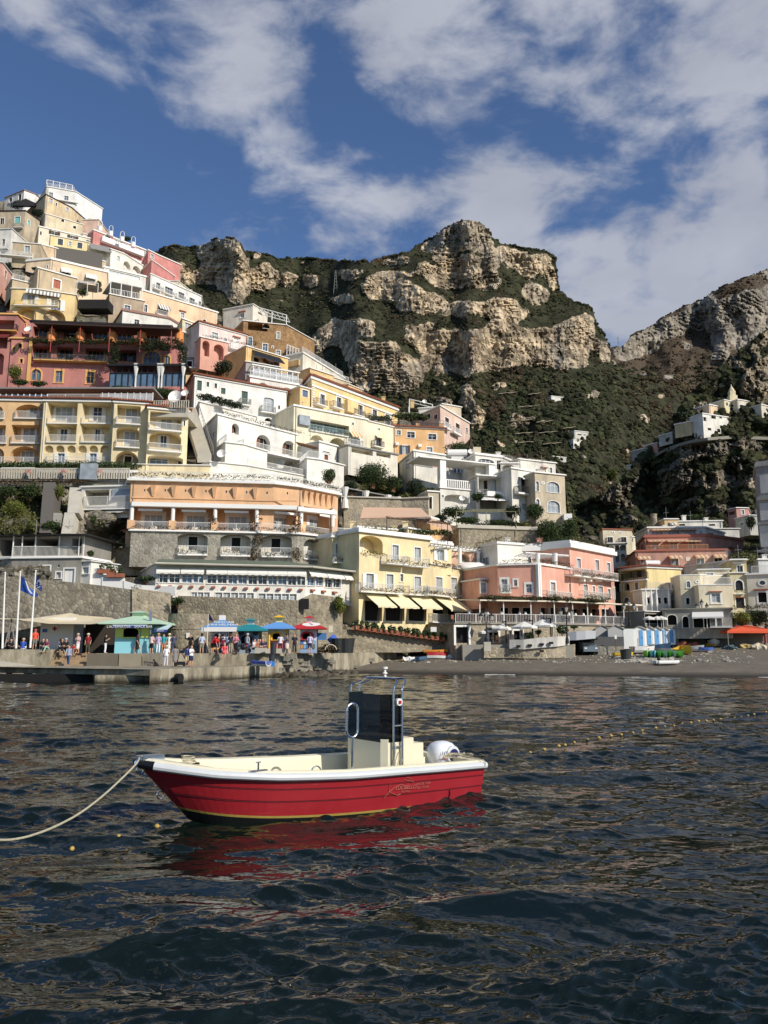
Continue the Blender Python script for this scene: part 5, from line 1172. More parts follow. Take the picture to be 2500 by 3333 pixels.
b=Bld('rubble stone wall under the curtained terrace',[(40,868),(430,880),(612,872)],108.5,985,(1,1,1,1),depth=5,cor=.2,mat=STNL,roofmat=CONCL,name='retaining_wall',cat='wall',ref=0,sink=3)
b=Bld('tall narrow beige stair tower beside the rubble wall',[(608,830),(680,835)],110,1010,C(190,174,140),depth=5,cor=.2);b.w(625,905,20,80,'o')
a,c=at(50,800,108.5),at(432,872,112);t=thing('curtained_pergola','terrace pergola with tied white curtains and grey cloth roof','pergola',(a.x,a.y,a.z-3));m=MB()
m.hexa([a+Vector((0,0,-.12)),c+Vector((0,0,-.12)),c+Vector((-1,4,.5)),a+Vector((-1,4,.5)),a,c,c+Vector((-1,4,.62)),a+Vector((-1,4,.62))]);m.build('cloth_roof',GREYM,t)
for k in(0,.36,.75,.93):
 q=a.lerp(c,k);m=MB();m.lathe((q.x,q.y,q.z-3),[(.5,0),(.4,1.0),(.2,1.6),(.5,3)],8);m.build('curtain',CURTAIN,t);m=MB();m.tube([(q.x-.5,q.y,q.z-3),(q.x-.5,q.y,q.z)],.06,5);m.build('post',WHITE,t)
a,c=at(170,1045,97),at(745,1080,101)
pergola('weathered brown timber pergola on the terrace above the yellow hotel',[at(330,1010,97.5),at(740,1050,100.5),at(700,1030,106),at(330,990,103)],None,mat=DKBROWN,n=11,rise=2.6,leaves=None)
m=MB();q=[at(150,1010,99),at(620,1000,103),at(560,940,108),at(170,935,104)];m.face(*q);m.face(*[p+Vector((0,0,-.08))for p in q[::-1]]);m.face(at(600,1040,101),at(780,1115,102),at(760,1060,106),at(640,1010,106));o=m.build('shade_sail',simple('peach_cloth',C(206,170,140),.9));tag(o,'peach coloured shade sail over the terrace of the yellow hotel','shade sail');center_mesh(o)
el=[(at(x,1085+x*.03,97+x*.006),(.8,.6,.45))for x in range(150,760,22)]
o=foliage('terrace_plants',el,2600,.12,LEAFG);tag(o,'band of potted plants along the terrace above the yellow hotel','plants');center_mesh(o)
for b in BLDS:
 if not getattr(b,'done',False):
  if b is tb:continue
  b.finish();b.done=True
def mtn_mat(name,rockA,rockB,floor_,scale,orange=(.30,.17,.09,1),bumpd=1.5):
 m,t,b=new_mat(name);L=t.links.new
 b.inputs['Roughness'].default_value=.95;b.inputs['Specular IOR Level'].default_value=.1
 tc=N(t,'ShaderNodeTexCoord');ar=N(t,'ShaderNodeAttribute',attribute_name='rock');ag=N(t,'ShaderNodeAttribute',attribute_name='grey')
 mp=N(t,'ShaderNodeMapping');mp.inputs['Scale'].default_value=(1,1,.28);L(tc.outputs['Object'],mp.inputs[0])
 n1=N(t,'ShaderNodeTexNoise',inp={'Scale':scale,'Detail':9.0,'Roughness':.68});L(mp.outputs[0],n1.inputs['Vector'])
 n2=N(t,'ShaderNodeTexNoise',inp={'Scale':scale*3.5,'Detail':8.0,'Roughness':.7});L(tc.outputs['Object'],n2.inputs['Vector'])
 f=math_(t,'ADD',math_(t,'MULTIPLY',math_(t,'SUBTRACT',n1.outputs[0],.5),2.6),ag.outputs['Fac'],clamp=True)
 m1=N(t,'ShaderNodeMix',data_type='RGBA');L(f,m1.inputs['Factor']);m1.inputs[6].default_value=rockA;m1.inputs[7].default_value=rockB
 mv=N(t,'ShaderNodeMapping');mv.inputs['Scale'].default_value=(1,1,.45);L(tc.outputs['Object'],mv.inputs[0]);wv=N(t,'ShaderNodeVectorMath',operation='MULTIPLY_ADD');L(n2.outputs['Color'],wv.inputs[0]);wv.inputs[1].default_value=(.8/scale,)*3;L(mv.outputs[0],wv.inputs[2]);vo=N(t,'ShaderNodeTexVoronoi',feature='DISTANCE_TO_EDGE',inp={'Scale':scale*2.6});L(wv.outputs[0],vo.inputs['Vector']);rv=N(t,'ShaderNodeMapRange',inp={'From Min':0.0,'From Max':.10,'To Min':.66,'To Max':1.0});L(vo.outputs['Distance'],rv.inputs[0])
 ms=N(t,'ShaderNodeMapping');ms.inputs['Scale'].default_value=(.22,.22,2.4);ms.inputs['Rotation'].default_value=(.12,.22,0);L(tc.outputs['Object'],ms.inputs[0]);ns=N(t,'ShaderNodeTexNoise',inp={'Scale':scale*2.2,'Detail':6.0,'Roughness':.6});L(ms.outputs[0],ns.inputs['Vector'])
 rs_=N(t,'ShaderNodeMapRange',inp={'From Min':.36,'From Max':.52,'To Min':.62,'To Max':1.0});L(ns.outputs[0],rs_.inputs[0])
 r3=N(t,'ShaderNodeMapRange',inp={'From Min':.54,'From Max':.68,'To Min':0,'To Max':.55});L(n1.outputs[0],r3.inputs[0])
 n4=N(t,'ShaderNodeTexNoise',inp={'Scale':scale*.5,'Detail':3.0});L(tc.outputs['Object'],n4.inputs['Vector'])
 r4=N(t,'ShaderNodeMapRange',inp={'From Min':.5,'From Max':.62});L(n4.outputs[0],r4.inputs[0])
 m2=N(t,'ShaderNodeMix',data_type='RGBA');L(math_(t,'MULTIPLY',r3.outputs[0],r4.outputs[0]),m2.inputs['Factor']);L(m1.outputs[2],m2.inputs[6]);m2.inputs[7].default_value=orange
 rr=N(t,'ShaderNodeMapRange',inp={'From Min':.38,'From Max':.60,'To Min':.66,'To Max':1.15});L(n2.outputs[0],rr.inputs[0])
 sc=N(t,'ShaderNodeVectorMath',operation='SCALE');L(m2.outputs[2],sc.inputs[0]);L(math_(t,'MULTIPLY',math_(t,'MULTIPLY',rr.outputs[0],rv.outputs[0]),rs_.outputs[0]),sc.inputs['Scale'])
 ff=N(t,'ShaderNodeMix',data_type='RGBA');L(n2.outputs[0],ff.inputs['Factor']);ff.inputs[6].default_value=floor_;ff.inputs[7].default_value=tuple(c*1.7 for c in floor_[:3])+(1,)
 fm=math_(t,'ADD',ar.outputs['Fac'],math_(t,'MULTIPLY',math_(t,'SUBTRACT',math_(t,'ADD',n2.outputs[0],math_(t,'MULTIPLY',n1.outputs[0],.7)),.85),2.0))
 fr=N(t,'ShaderNodeMapRange',inp={'From Min':.34,'From Max':.54});L(fm,fr.inputs[0])
 m3=N(t,'ShaderNodeMix',data_type='RGBA');L(fr.outputs[0],m3.inputs['Factor']);L(ff.outputs[2],m3.inputs[6]);L(sc.outputs[0],m3.inputs[7])
 L(m3.outputs[2],b.inputs['Base Color'])
 bp=N(t,'ShaderNodeBump',inp={'Strength':.9,'Distance':bumpd});L(math_(t,'ADD',math_(t,'ADD',math_(t,'ADD',n2.outputs[0],rv.outputs[0]),ns.outputs[0]),math_(t,'MULTIPLY',n1.outputs[0],.8)),bp.inputs['Height']);L(bp.outputs[0],b.inputs['Normal'])
 return m
def wood_mat(name,g0,g1,b0,b1):
 m,t,b=new_mat(name);L=t.links.new;b.inputs['Roughness'].default_value=.9;b.inputs['Specular IOR Level'].default_value=.1
 a1=N(t,'ShaderNodeAttribute',attribute_name='tone');a2=N(t,'ShaderNodeAttribute',attribute_name='brown')
 mg=N(t,'ShaderNodeMix',data_type='RGBA');L(a1.outputs['Fac'],mg.inputs['Factor']);mg.inputs[6].default_value=g0;mg.inputs[7].default_value=g1
 mb=N(t,'ShaderNodeMix',data_type='RGBA');L(a1.outputs['Fac'],mb.inputs['Factor']);mb.inputs[6].default_value=b0;mb.inputs[7].default_value=b1
 mm=N(t,'ShaderNodeMix',data_type='RGBA');L(a2.outputs['Fac'],mm.inputs['Factor']);L(mg.outputs[2],mm.inputs[6]);L(mb.outputs[2],mm.inputs[7]);L(mm.outputs[2],b.inputs['Base Color'])
 tc=N(t,'ShaderNodeTexCoord');n=N(t,'ShaderNodeTexNoise',inp={'Scale':.8,'Detail':4});L(tc.outputs['Object'],n.inputs['Vector'])
 bp=N(t,'ShaderNodeBump',inp={'Strength':1.0,'Distance':1.0});L(n.outputs[0],bp.inputs['Height']);L(bp.outputs[0],b.inputs['Normal'])
 return m
MTN=mtn_mat('limestone_cliff',C(218,196,162),C(164,157,144),C(56,56,40),.035,bumpd=2.5)
MTN2=mtn_mat('far_limestone',C(180,168,148),C(142,135,124),C(74,64,52),.03,bumpd=1.5)
MTN3=mtn_mat('near_cliff',C(176,160,132),C(120,116,104),C(50,50,36),.08,bumpd=1.0)
HILLM=mtn_mat('town_hillside',C(168,158,136),C(132,126,112),C(90,88,60),.35,bumpd=.35)
WOODM=wood_mat('woodland_leaves',C(26,32,22),C(78,84,54),C(50,40,32),C(100,80,64))
def ico():
 import bmesh
 bm=bmesh.new();bmesh.ops.create_icosphere(bm,subdivisions=1,radius=1.0);v=np.array([tuple(p.co)for p in bm.verts]);bm.verts.ensure_lookup_table();f=np.array([[q.index for q in t.verts]for t in bm.faces]);bm.free();return v,f
ICOV,ICOF=ico()
def blobs(name,P_,R_s,tone,brown,mat,squash=.85,jit=.30,**props):
 n=len(P_);rng=np.random.default_rng(5)
 j=1+rng.normal(size=(n,len(ICOV),1))*jit*.6
 v=P_[:,None,:]+ICOV[None]*j*R_s[:,None,None]*np.array([1,1,squash])
 f=(np.arange(n)*len(ICOV))[:,None,None]+ICOF[None]
 tn=np.clip(tone[:,None]+rng.normal(size=(n,len(ICOV)))*.18,0,1).ravel();br=np.repeat(brown,len(ICOV))
 o=np_mesh(name,v.reshape(-1,3),f.reshape(-1,3),mat,None,{'tone':tn,'brown':br})
 for k,x in props.items():o[k]=x
 return o
def wpts(px,py,Y):
 u=(px-CX)/F;v=(CY-py)/F;Yc=cP-v*sP
 return np.stack([u/Yc*Y,Y,CH+(sP+v*cP)/Yc*Y],-1)
GRID={}
def depthat(name,px,py):
 xs,yb,st,D_=GRID[name];return float(D_[int(np.clip((px-xs[0])/st,0,len(xs)-1)),int(np.clip((yb-py)/st,0,D_.shape[1]-1))])
def interp(pl,x):p=sorted(pl);return np.interp(x,[a for a,_ in p],[b for _,b in p])
def relief(name,ridge,x0,x1,step,ybot,Ybot,rocks,mat,cveg=1.15,crock=.22,noise=.010,outcrop=.30,greyz=None,brown=None,nb=10000,br=(2.6,6.0),seed=3,woodname='hillside_woodland',dip=0.0,strata=0.007):
 xs=np.arange(x0,x1+step,step);nx=len(xs);yt=interp(ridge,xs)+fbm(xs/22,xs*0,4,seed)*5
 ny=int((ybot-yt.min())/step)+2
 X=np.repeat(xs[:,None],ny,1);Yp=np.maximum(ybot-step*np.arange(ny)[None,:],yt[:,None])
 wx=X+fbm(X/45,Yp/45,5,seed+1)*26+fbm(X/9,Yp/9,3,seed+2)*6;wy=Yp+fbm(X/45,Yp/45,5,seed+3)*22+fbm(X/9,Yp/9,3,seed+4)*5
 rock=np.zeros(X.shape,bool)
 for p in rocks:rock|=in_poly(wx,wy,p)
 nz=fbm(X/60,Yp/34,6,seed+5,.6);rock|=nz>outcrop
 if seed==3:tr=(Yp+fbm(X/60,Yp/60,3,44)*34)/21;rock|=((tr-np.floor(tr))<.16)&(X>1560)&(X<2010)&(Yp>1255)&(Yp<1500)&(fbm(X/40,Yp/14,3,45)>-.02)
 inner=fbm(X/26,Yp/13+X/60*dip,5,seed+6,.6)>.34;rock&=~inner;rock=blur(blur(rock.astype(float),2.2,0),1.6,1)>.34+.30*fbm(X/14,Yp/9,4,seed+61,.65)
 rf=rock.astype(float);rs=blur(blur(rf,1.0,0),1.0,1)
 c=cveg+(crock-cveg)*blur(blur(rf,3.0,0),.7,1)+fbm(X/70,Yp/70,4,seed+7)*.10
 c=np.clip(c,.05,1.6);Yb=interp(Ybot,xs)if isinstance(Ybot,list)else np.full(nx,Ybot)
 e=(2112-Yp)/F;lg=np.zeros(X.shape)
 for j in range(1,ny):lg[:,j]=lg[:,j-1]+(Yp[:,j-1]-Yp[:,j])/F*c[:,j]/np.clip(1-c[:,j]*np.clip(e[:,j],0,.6),.35,2)
 lg=blur(lg,5,0)
 Dp=Yb[:,None]*np.exp(lg)
 ridged=lambda s,sx,sy:1-2*np.abs(fbm(X/sx,Yp/sy,4,s,.55))
 d=ridged(seed+20,210,260)*2.6+ridged(seed+21,46,110)*.34*(.3+rs)+ridged(seed+22,16,34)*.30*(.25+rs)+fbm(X/9,Yp/9,3,seed+23,.65)*.42*(.2+rs)
 sc_=(Yp+X*dip*.35+fbm(X/80,Yp/80,3,seed+9)*40)/15;st=(sc_-np.floor(sc_)-.5)*strata*rs*np.clip(fbm(X/70,Yp/50,3,seed+12)*3+.3,0,1)
 Dp=Dp*(1-noise*d+st)
 Pw=wpts(X,Yp,Dp);
 back1=Pw[:,-1]*1.0;back1[:,1]+=12+Dp[:,-1]*.01;back1[:,2]-=4+Dp[:,-1]*.004
 back2=Pw[:,-1]*1.0;back2[:,1]+=Dp[:,-1]*.12;back2[:,2]-=Dp[:,-1]*.09
 low=Pw[:,0]*1.0;low[:,2]-=60;low[:,1]-=2
 Pw=np.concatenate([low[:,None],Pw,back1[:,None],back2[:,None]],1);n2=ny+3
 pad=lambda a:np.concatenate([a[:,:1],a,a[:,-1:],a[:,-1:]],1)
 idx=np.arange(nx*n2).reshape(nx,n2);f=np.stack([idx[:-1,:-1],idx[1:,:-1],idx[1:,1:],idx[:-1,1:]],-1).reshape(-1,4)
 gr=pad(np.clip((greyz(X,Yp)if greyz else 0)+fbm(X/90,Yp/60,3,seed+31)*.5+.1,0,1)*np.ones(X.shape))
 GRID[name]=(xs,ybot,step,Dp)
 o=np_mesh(name,Pw.reshape(-1,3),f,mat,None,{'rock':pad(rs).ravel(),'grey':gr.ravel()},smooth=False);tag(o,None,None,kind='structure')
 rng=np.random.default_rng(seed);prob=np.clip(1-rs*1.25,0.06,1).copy();prob[:,:1]=0
 prob=prob*np.clip(.55+fbm(X/24,Yp/16,4,seed+60)*2.6+(Yp>1200)*.6,.04,1.4);dens=prob*(yt[:,None]*-1+ybot);pr=(dens/dens.sum()).ravel();pick=rng.choice(pr.size,nb,p=pr)
 ii,jj=np.unravel_index(pick,X.shape);R_=rng.uniform(*br,nb)*(1+.5*(rng.random(nb)<.12))*Dp[ii,jj]/F*(1+1.0*(Yp[ii,jj]>1190)*rng.random(nb))
 pts=wpts(X[ii,jj]+rng.uniform(-step/2,step/2,nb),Yp[ii,jj],Dp[ii,jj]-R_*.15);pts[:,2]+=R_*.1;R_=R_*(1-.45*rs[ii,jj])
 bw=brown(X[ii,jj],Yp[ii,jj],)if brown else np.zeros(nb)
 tone=np.clip(.45+fbm(X[ii,jj]/30,Yp[ii,jj]/30,3,seed+40)*.8+rng.normal(size=nb)*.24,0,1)
 bwv=np.clip(bw*1.05+rng.normal(size=nb)*.12,0,1)
 blobs(woodname,pts,R_,tone,bwv,WOODM,kind='stuff')
 return o
def polys(vw,lst):
 view(*vw);return[[P(*q)for q in p]for p in lst]
ridge1=[(500+x/2.074,680+y/2.074)for x,y in[(-420,330),(0,300),(70,270),(150,250),(210,262),(280,258),(340,235),(400,210),(480,196),(560,205),(600,240),(618,285),(660,300),(720,300),(780,317),(850,345),(910,337),(960,345),(1020,337),(1100,347),(1200,347),(1320,352),(1420,347),(1480,365),(1530,340),(1600,322)]]
ridge1+=[(1200+x/2.074,680+y/2.074)for x,y in[(0,365),(70,335),(150,320),(280,290),(340,235),(400,210),(480,150),(550,110),(620,85),(700,75),(760,95),(810,150),(845,210),(900,235),(1000,255),(1100,280),(1170,282),(1230,310),(1262,350),(1276,450),(1290,550),(1330,595),(1400,632),(1480,660),(1520,700),(1550,800),(1600,880),(1630,930),(1642,1040)]]
ridge1+=[(2000,1195),(2040,1225),(2200,1250),(2320,1290),(2420,1330),(2700,1450)]
O_=(1200,680,2.074);Nv=(500,680,2.074)
rocks1=polys(O_,[[(340,270),(480,165),(600,110),(700,95),(760,105),(830,200),(850,285),(895,370),(870,390),(780,305),(700,300),(640,275),(540,290),(400,290)],[(400,330),(520,315),(700,330),(790,335),(850,380),(900,510),(800,540),(700,520),(560,530),(430,490),(330,420),(320,385),(430,395),(560,380)],[(1090,310),(1200,305),(1262,350),(1276,480),(1282,565),(1200,490),(1130,420)],[(1050,515),(1150,520),(1240,575),(1130,655),(1055,610)],[(880,250),(1000,270),(1090,330),(1120,470),(1000,420),(900,340)],[(-40,450),(150,430),(250,440),(300,490),(420,560),(510,590),(490,650),(420,690),(330,690),(200,680),(80,620),(-40,590)],[(500,650),(620,640),(760,620),(850,590),(950,600),(1000,650),(1100,700),(1000,765),(850,765),(740,735),(600,740),(500,695)],[(240,800),(340,780),(520,825),(600,810),(700,845),(760,830),(850,770),(960,770),(1060,810),(1250,835),(1400,720),(1500,710),(1530,800),(1560,880),(1645,960),(1645,1035),(1560,960),(1485,930),(1480,1060),(1330,1085),(1150,1055),(1000,1065),(750,1110),(500,1105),(400,1030),(330,960),(260,880)],[(-200,920),(0,895),(180,885),(240,960),(330,1030),(370,1110),(370,1180),(200,1250),(-60,1235),(-120,1100)]])
rocks1+=polys(Nv,[[(300,265),(420,215),(560,205),(605,250),(640,450),(652,580),(600,640),(520,605),(430,560),(330,500),(230,450),(160,500),(100,460),(60,400),(200,380),(300,420),(340,340)],[(650,385),(760,370),(830,440),(840,500),(760,530),(650,520)],[(1040,950),(1100,830),(1250,745),(1400,720),(1480,770),(1470,850),(1250,890),(1130,955)],[(860,430),(930,420),(960,480),(900,520),(860,500)],[(980,560),(1090,530),(1100,560),(1000,590)],[(1020,460),(1100,450),(1110,500),(1040,510)],[(1240,400),(1400,370),(1430,410),(1300,470)],[(1400,520),(1560,430),(1700,430),(1700,640),(1500,600)],[(1160,590),(1340,570),(1400,640),(1300,640)]])
rocks1+=polys((1100,1200,2.074),[[(800,110),(880,130),(960,330),(980,420),(900,400),(850,250)],[(640,180),(760,190),(800,250),(700,260)],[(1200,330),(1360,320),(1300,370),(1190,380)]])
def grey1(X,Y_):return np.where((Y_<800)&(X<1540),.35,0)+np.where((X>1800)&(Y_>1020),.4,0)+np.where((X<1400)&(Y_>1180),.3,0)  # first term greys the peak's left side: shade put into the rock colour
def brown1(X,Y_):
 r=np.clip(fbm(X/70,Y_/50,3,77)*1.2+.05,0,.8)
 for(cx,cy,rx,ry,a)in((1560,965,130,30,.8),(1350,1040,130,35,.8),(1860,1010,60,30,.6),(1150,1010,130,70,.4),(2180,1300,160,110,.75),(1750,1060,90,30,.6),(1330,1290,120,50,.4)):
  r=np.maximum(r,a*np.exp(-(((X-cx)/rx)**2+((Y_-cy)/ry)**2)))
 return r
m1=relief('mountain',ridge1,300,2640,4.0,1760,[(300,330),(1400,330),(1900,330),(2300,420),(2640,520)],rocks1,MTN,greyz=grey1,brown=brown1,nb=25000,seed=3,outcrop=.46,dip=.5)
ridge2=[(1900+x/2.765,850+y/2.765)for x,y in[(-150,800),(100,800),(245,792),(340,770),(430,680),(520,632),(650,560),(740,500),(860,440),(900,402),(1050,357),(1130,302),(1280,220),(1400,180),(1500,130),(1659,78),(2100,-60)]]
rocks2=polys((1900,850,2.765),[[(250,800),(430,690),(640,575),(900,420),(1100,370),(1330,330),(1659,240),(1659,90),(1700,300),(1300,400),(1150,480),(1000,560),(850,640),(700,760),(520,880),(380,930),(270,900)],[(1170,600),(1320,610),(1330,760),(1230,980),(1180,900)],[(1450,500),(1659,400),(1700,620),(1520,600)]])
relief('far_mountain',ridge2,1850,2760,5.0,1420,900,rocks2,MTN2,greyz=lambda X,Y_:np.full(X.shape,.4),brown=lambda X,Y_:np.clip(.65+fbm(X/40,Y_/40,3,9)*.8-(Y_>1180)*.25,0,1),nb=5500,br=(2.4,4.6),seed=51,woodname='far_hillside_scrub',outcrop=.16,dip=-1.2)
ridge3=[(1830,1740),(1880,1660),(1990,1590),(2060,1540),(2100,1480),(2160,1440),(2218,1340),(2262,1290),(2298,1250),(2345,1215),(2377,1170),(2406,1150),(2464,1103),(2500,1074),(2700,900)]
rocks3=polys((1900,850,2.765),[[(1390,1040),(1450,960),(1530,900),(1659,880),(1760,880),(1760,1300),(1600,1290),(1440,1230),(1390,1150)]])+polys((1860,1200,2.592),[[(900,650),(1100,610),(1350,600),(1659,640),(1659,700),(1450,690),(1200,740),(1000,760)],[(760,900),(900,830),(1150,900),(1400,890),(1659,960),(1659,1050),(1300,960),(1000,1000),(800,1010)],[(900,1180),(960,1100),(1070,1050),(1060,1100),(980,1190)],[(1100,1170),(1340,1170),(1330,1230),(1100,1240)]])
relief('near_headland',ridge3,1830,2760,4.0,1860,[(1830,230),(2760,200)],rocks3,MTN3,greyz=lambda X,Y_:np.where(Y_>1400,.45,.05),brown=lambda X,Y_:np.full(X.shape,.18),nb=8500,br=(3.5,8.5),seed=91,woodname='headland_scrub',outcrop=.22,cveg=.8,noise=.02)
def pix(p):
 d=Vector(p)-Vector((0,0,CH));yc=d.y*cP+d.z*sP;zc=-d.y*sP+d.z*cP
 return CX+d.x/yc*F,CY-zc/yc*F
def town():
 st=7.0;xs=np.arange(-330,2640,st)
 env=[(-330,640),(0,655),(115,645),(240,700),(290,760),(460,830),(520,870),(600,940),(640,975),(720,1030),(840,1075),(930,1130),(1010,1175),(1150,1255),(1300,1340),(1420,1345),(1520,1390),(1550,1470),(1800,1500),(1840,1560),(1850,1650),(1880,1750),(1960,1810),(2050,1830),(2100,1800),(2250,1790),(2400,1780),(2640,1760)]
 yt=interp(env,xs);yb=interp([(-330,2142),(1000,2140),(1300,2120),(1700,2105),(2640,2100)],xs)
 ny=210;v=np.linspace(0,1,ny)[None];X=np.repeat(xs[:,None],ny,1);Yp=yb[:,None]+(yt-yb)[:,None]*v
 cp=[];cov=np.zeros(X.shape)
 for b in BLDS:
  if b.name_skip if hasattr(b,'name_skip')else False:continue
  for k,(O,u,n,L)in enumerate(b.seg):
   quad=[]
   for t in np.linspace(0,L,max(2,int(L/5)+1)):
    p=O+u*t;
    if p.y<83:continue
    xb,ybm=pix((p.x,p.y,max(b.zlow,1)));xt,ytm=pix((p.x,p.y,b.Z));cp.append((xb,ybm,p.y+.6));cp.append((xt,ytm,p.y+min(b.depth,7)))
   a,c=O,O+u*L
   quad=[pix((a.x,a.y,max(b.zlow,0))),pix((c.x,c.y,max(b.zlow,0))),pix((c.x,c.y,b.Z)),pix((a.x,a.y,b.Z))]
   x0,x1=min(q[0]for q in quad),max(q[0]for q in quad)
   i0,i1=max(0,int((x0+330)/st)-1),min(len(xs),int((x1+330)/st)+2)
   if i1<=i0:continue
   m=in_poly(X[i0:i1],Yp[i0:i1],[(quad[0][0]-5,quad[0][1]+3),(quad[1][0]+5,quad[1][1]+3),(quad[2][0]+5,quad[2][1]),(quad[3][0]-5,quad[3][1])])
   kx=np.clip((X[i0:i1]-quad[0][0])/max(1e-3,quad[1][0]-quad[0][0]),0,1);yy=1/((1-kx)/a.y+kx/c.y)
   cov[i0:i1]=np.where(m,np.maximum(cov[i0:i1],yy),cov[i0:i1])
 for x,y,Y in[(-330,2140,80),(0,2140,80),(200,2140,80),(350,2140,80),(520,2140,81),(560,2140,82),(800,2140,83),(1000,2140,87),(1100,2135,90),(0,1950,82),(250,1950,82),(450,1950,82.5),(600,1990,84),(900,1990,85),(100,1870,84),(300,1860,87),(0,1740,92),(100,1740,92),(200,1740,92),(330,1700,94),(380,1800,92),(0,1600,100),(100,1600,100),(200,1600,100),(-330,1900,83),(-330,1600,100),(1250,1560,113),(1400,1560,113),(1300,1640,111),(1500,1700,108),(1700,1690,110),(1800,1760,112),(1850,1720,125),(1900,1800,130),(2640,1760,170),(2640,2100,104),(2100,1800,150),(2300,1800,165),(1700,2105,104),(2300,2100,106),(1950,1900,140)]:cp.append((x,y,Y))
 cp=np.array(cp);Wt=np.zeros(X.shape);Sm=np.zeros(X.shape)
 for x,y,Y in cp:
  d2=((X-x)**2+(1.6*(Yp-y))**2)+60;w_=d2**-2.2;Wt+=w_;Sm+=w_*math.log(Y)
 D0=np.exp(Sm/Wt);D0=blur(blur(D0,1.2,0),1.2,1)
 cv=cov>0
 rough=fbm(X/40,Yp/40,5,5,.6)*.012+fbm(X/12,Yp/12,3,8,.6)*.006
 D1=D0*(1+rough);D1=np.where(cv,np.maximum(D1,cov+3.0),D1);D1=np.maximum(D1,blur(blur(np.where(cv,cov+1.5,0),.7,0),.7,1)*(cv))
 Pw=wpts(X,Yp,D1);b1=Pw[:,-1]*1.0;b1[:,1]+=12;b1[:,2]-=1.5;b2=Pw[:,-1]*1.0;b2[:,1]+=60;b2[:,2]-=45;low=Pw[:,0]*1.0;low[:,2]=-1.5;low[:,1]-=.5
 Pw=np.concatenate([low[:,None],Pw,b1[:,None],b2[:,None]],1);n2=ny+3;idx=np.arange(len(xs)*n2).reshape(len(xs),n2)
 f=np.stack([idx[:-1,:-1],idx[1:,:-1],idx[1:,1:],idx[:-1,1:]],-1).reshape(-1,4)
 gz=fbm(X/30,Yp/30,5,15,.6)*.8
 veg=.15+gz
 for poly,a in(([(-330,1560),(140,1560),(135,1740),(-330,1740)],.55),([(170,1560),(230,1560),(200,1740),(130,1740)],.3),([(1150,1480),(1420,1480),(1420,1640),(1180,1620)],.9),([(1560,1620),(1900,1640),(1960,1860),(1740,1760),(1560,1720)],.9),([(1850,1650),(2640,1650),(2640,1950),(1900,1900)],.6),([(240,980),(360,960),(360,1050),(240,1050)],.2),([(700,1560),(560,1530),(560,1400),(650,1400)],.2)):
  veg=veg+in_poly(X,Yp,poly)*a
 rock=np.clip(1-veg,0,1);pad=lambda a:np.concatenate([a[:,:1],a,a[:,-1:],a[:,-1:]],1)
 o=np_mesh('hillside',Pw.reshape(-1,3),f,HILLM,None,{'rock':pad(rock).ravel(),'grey':pad(np.clip(fbm(X/25,Yp/25,4,3)+.3+(Yp>1850)*.1,0,1)).ravel()});o['kind']='structure'
 rng=np.random.default_rng(4);pr=np.clip(veg-.42,0,1)*(~cv);pr[:,:4]=0;pr=(pr/pr.sum()).ravel();nb=5200;pick=rng.choice(pr.size,nb,p=pr);ii,jj=np.unravel_index(pick,X.shape)
 c0=wpts(X[ii,jj]+rng.uniform(-3,3,nb),Yp[ii,jj],D1[ii,jj]-.25);el=[(tuple(c0[i]),(r_,r_*.8,r_*.75))for i,r_ in enumerate(rng.uniform(.35,1.0,nb))]
 vv,ff,tt=leaf_arrays(el,62000,.16,rng);o2=np_mesh('hillside_scrub',vv,ff,leafmat('scrub_leaves',C(40,46,26),C(120,118,66)),None,{'tone':tt});o2['kind']='stuff'
town()
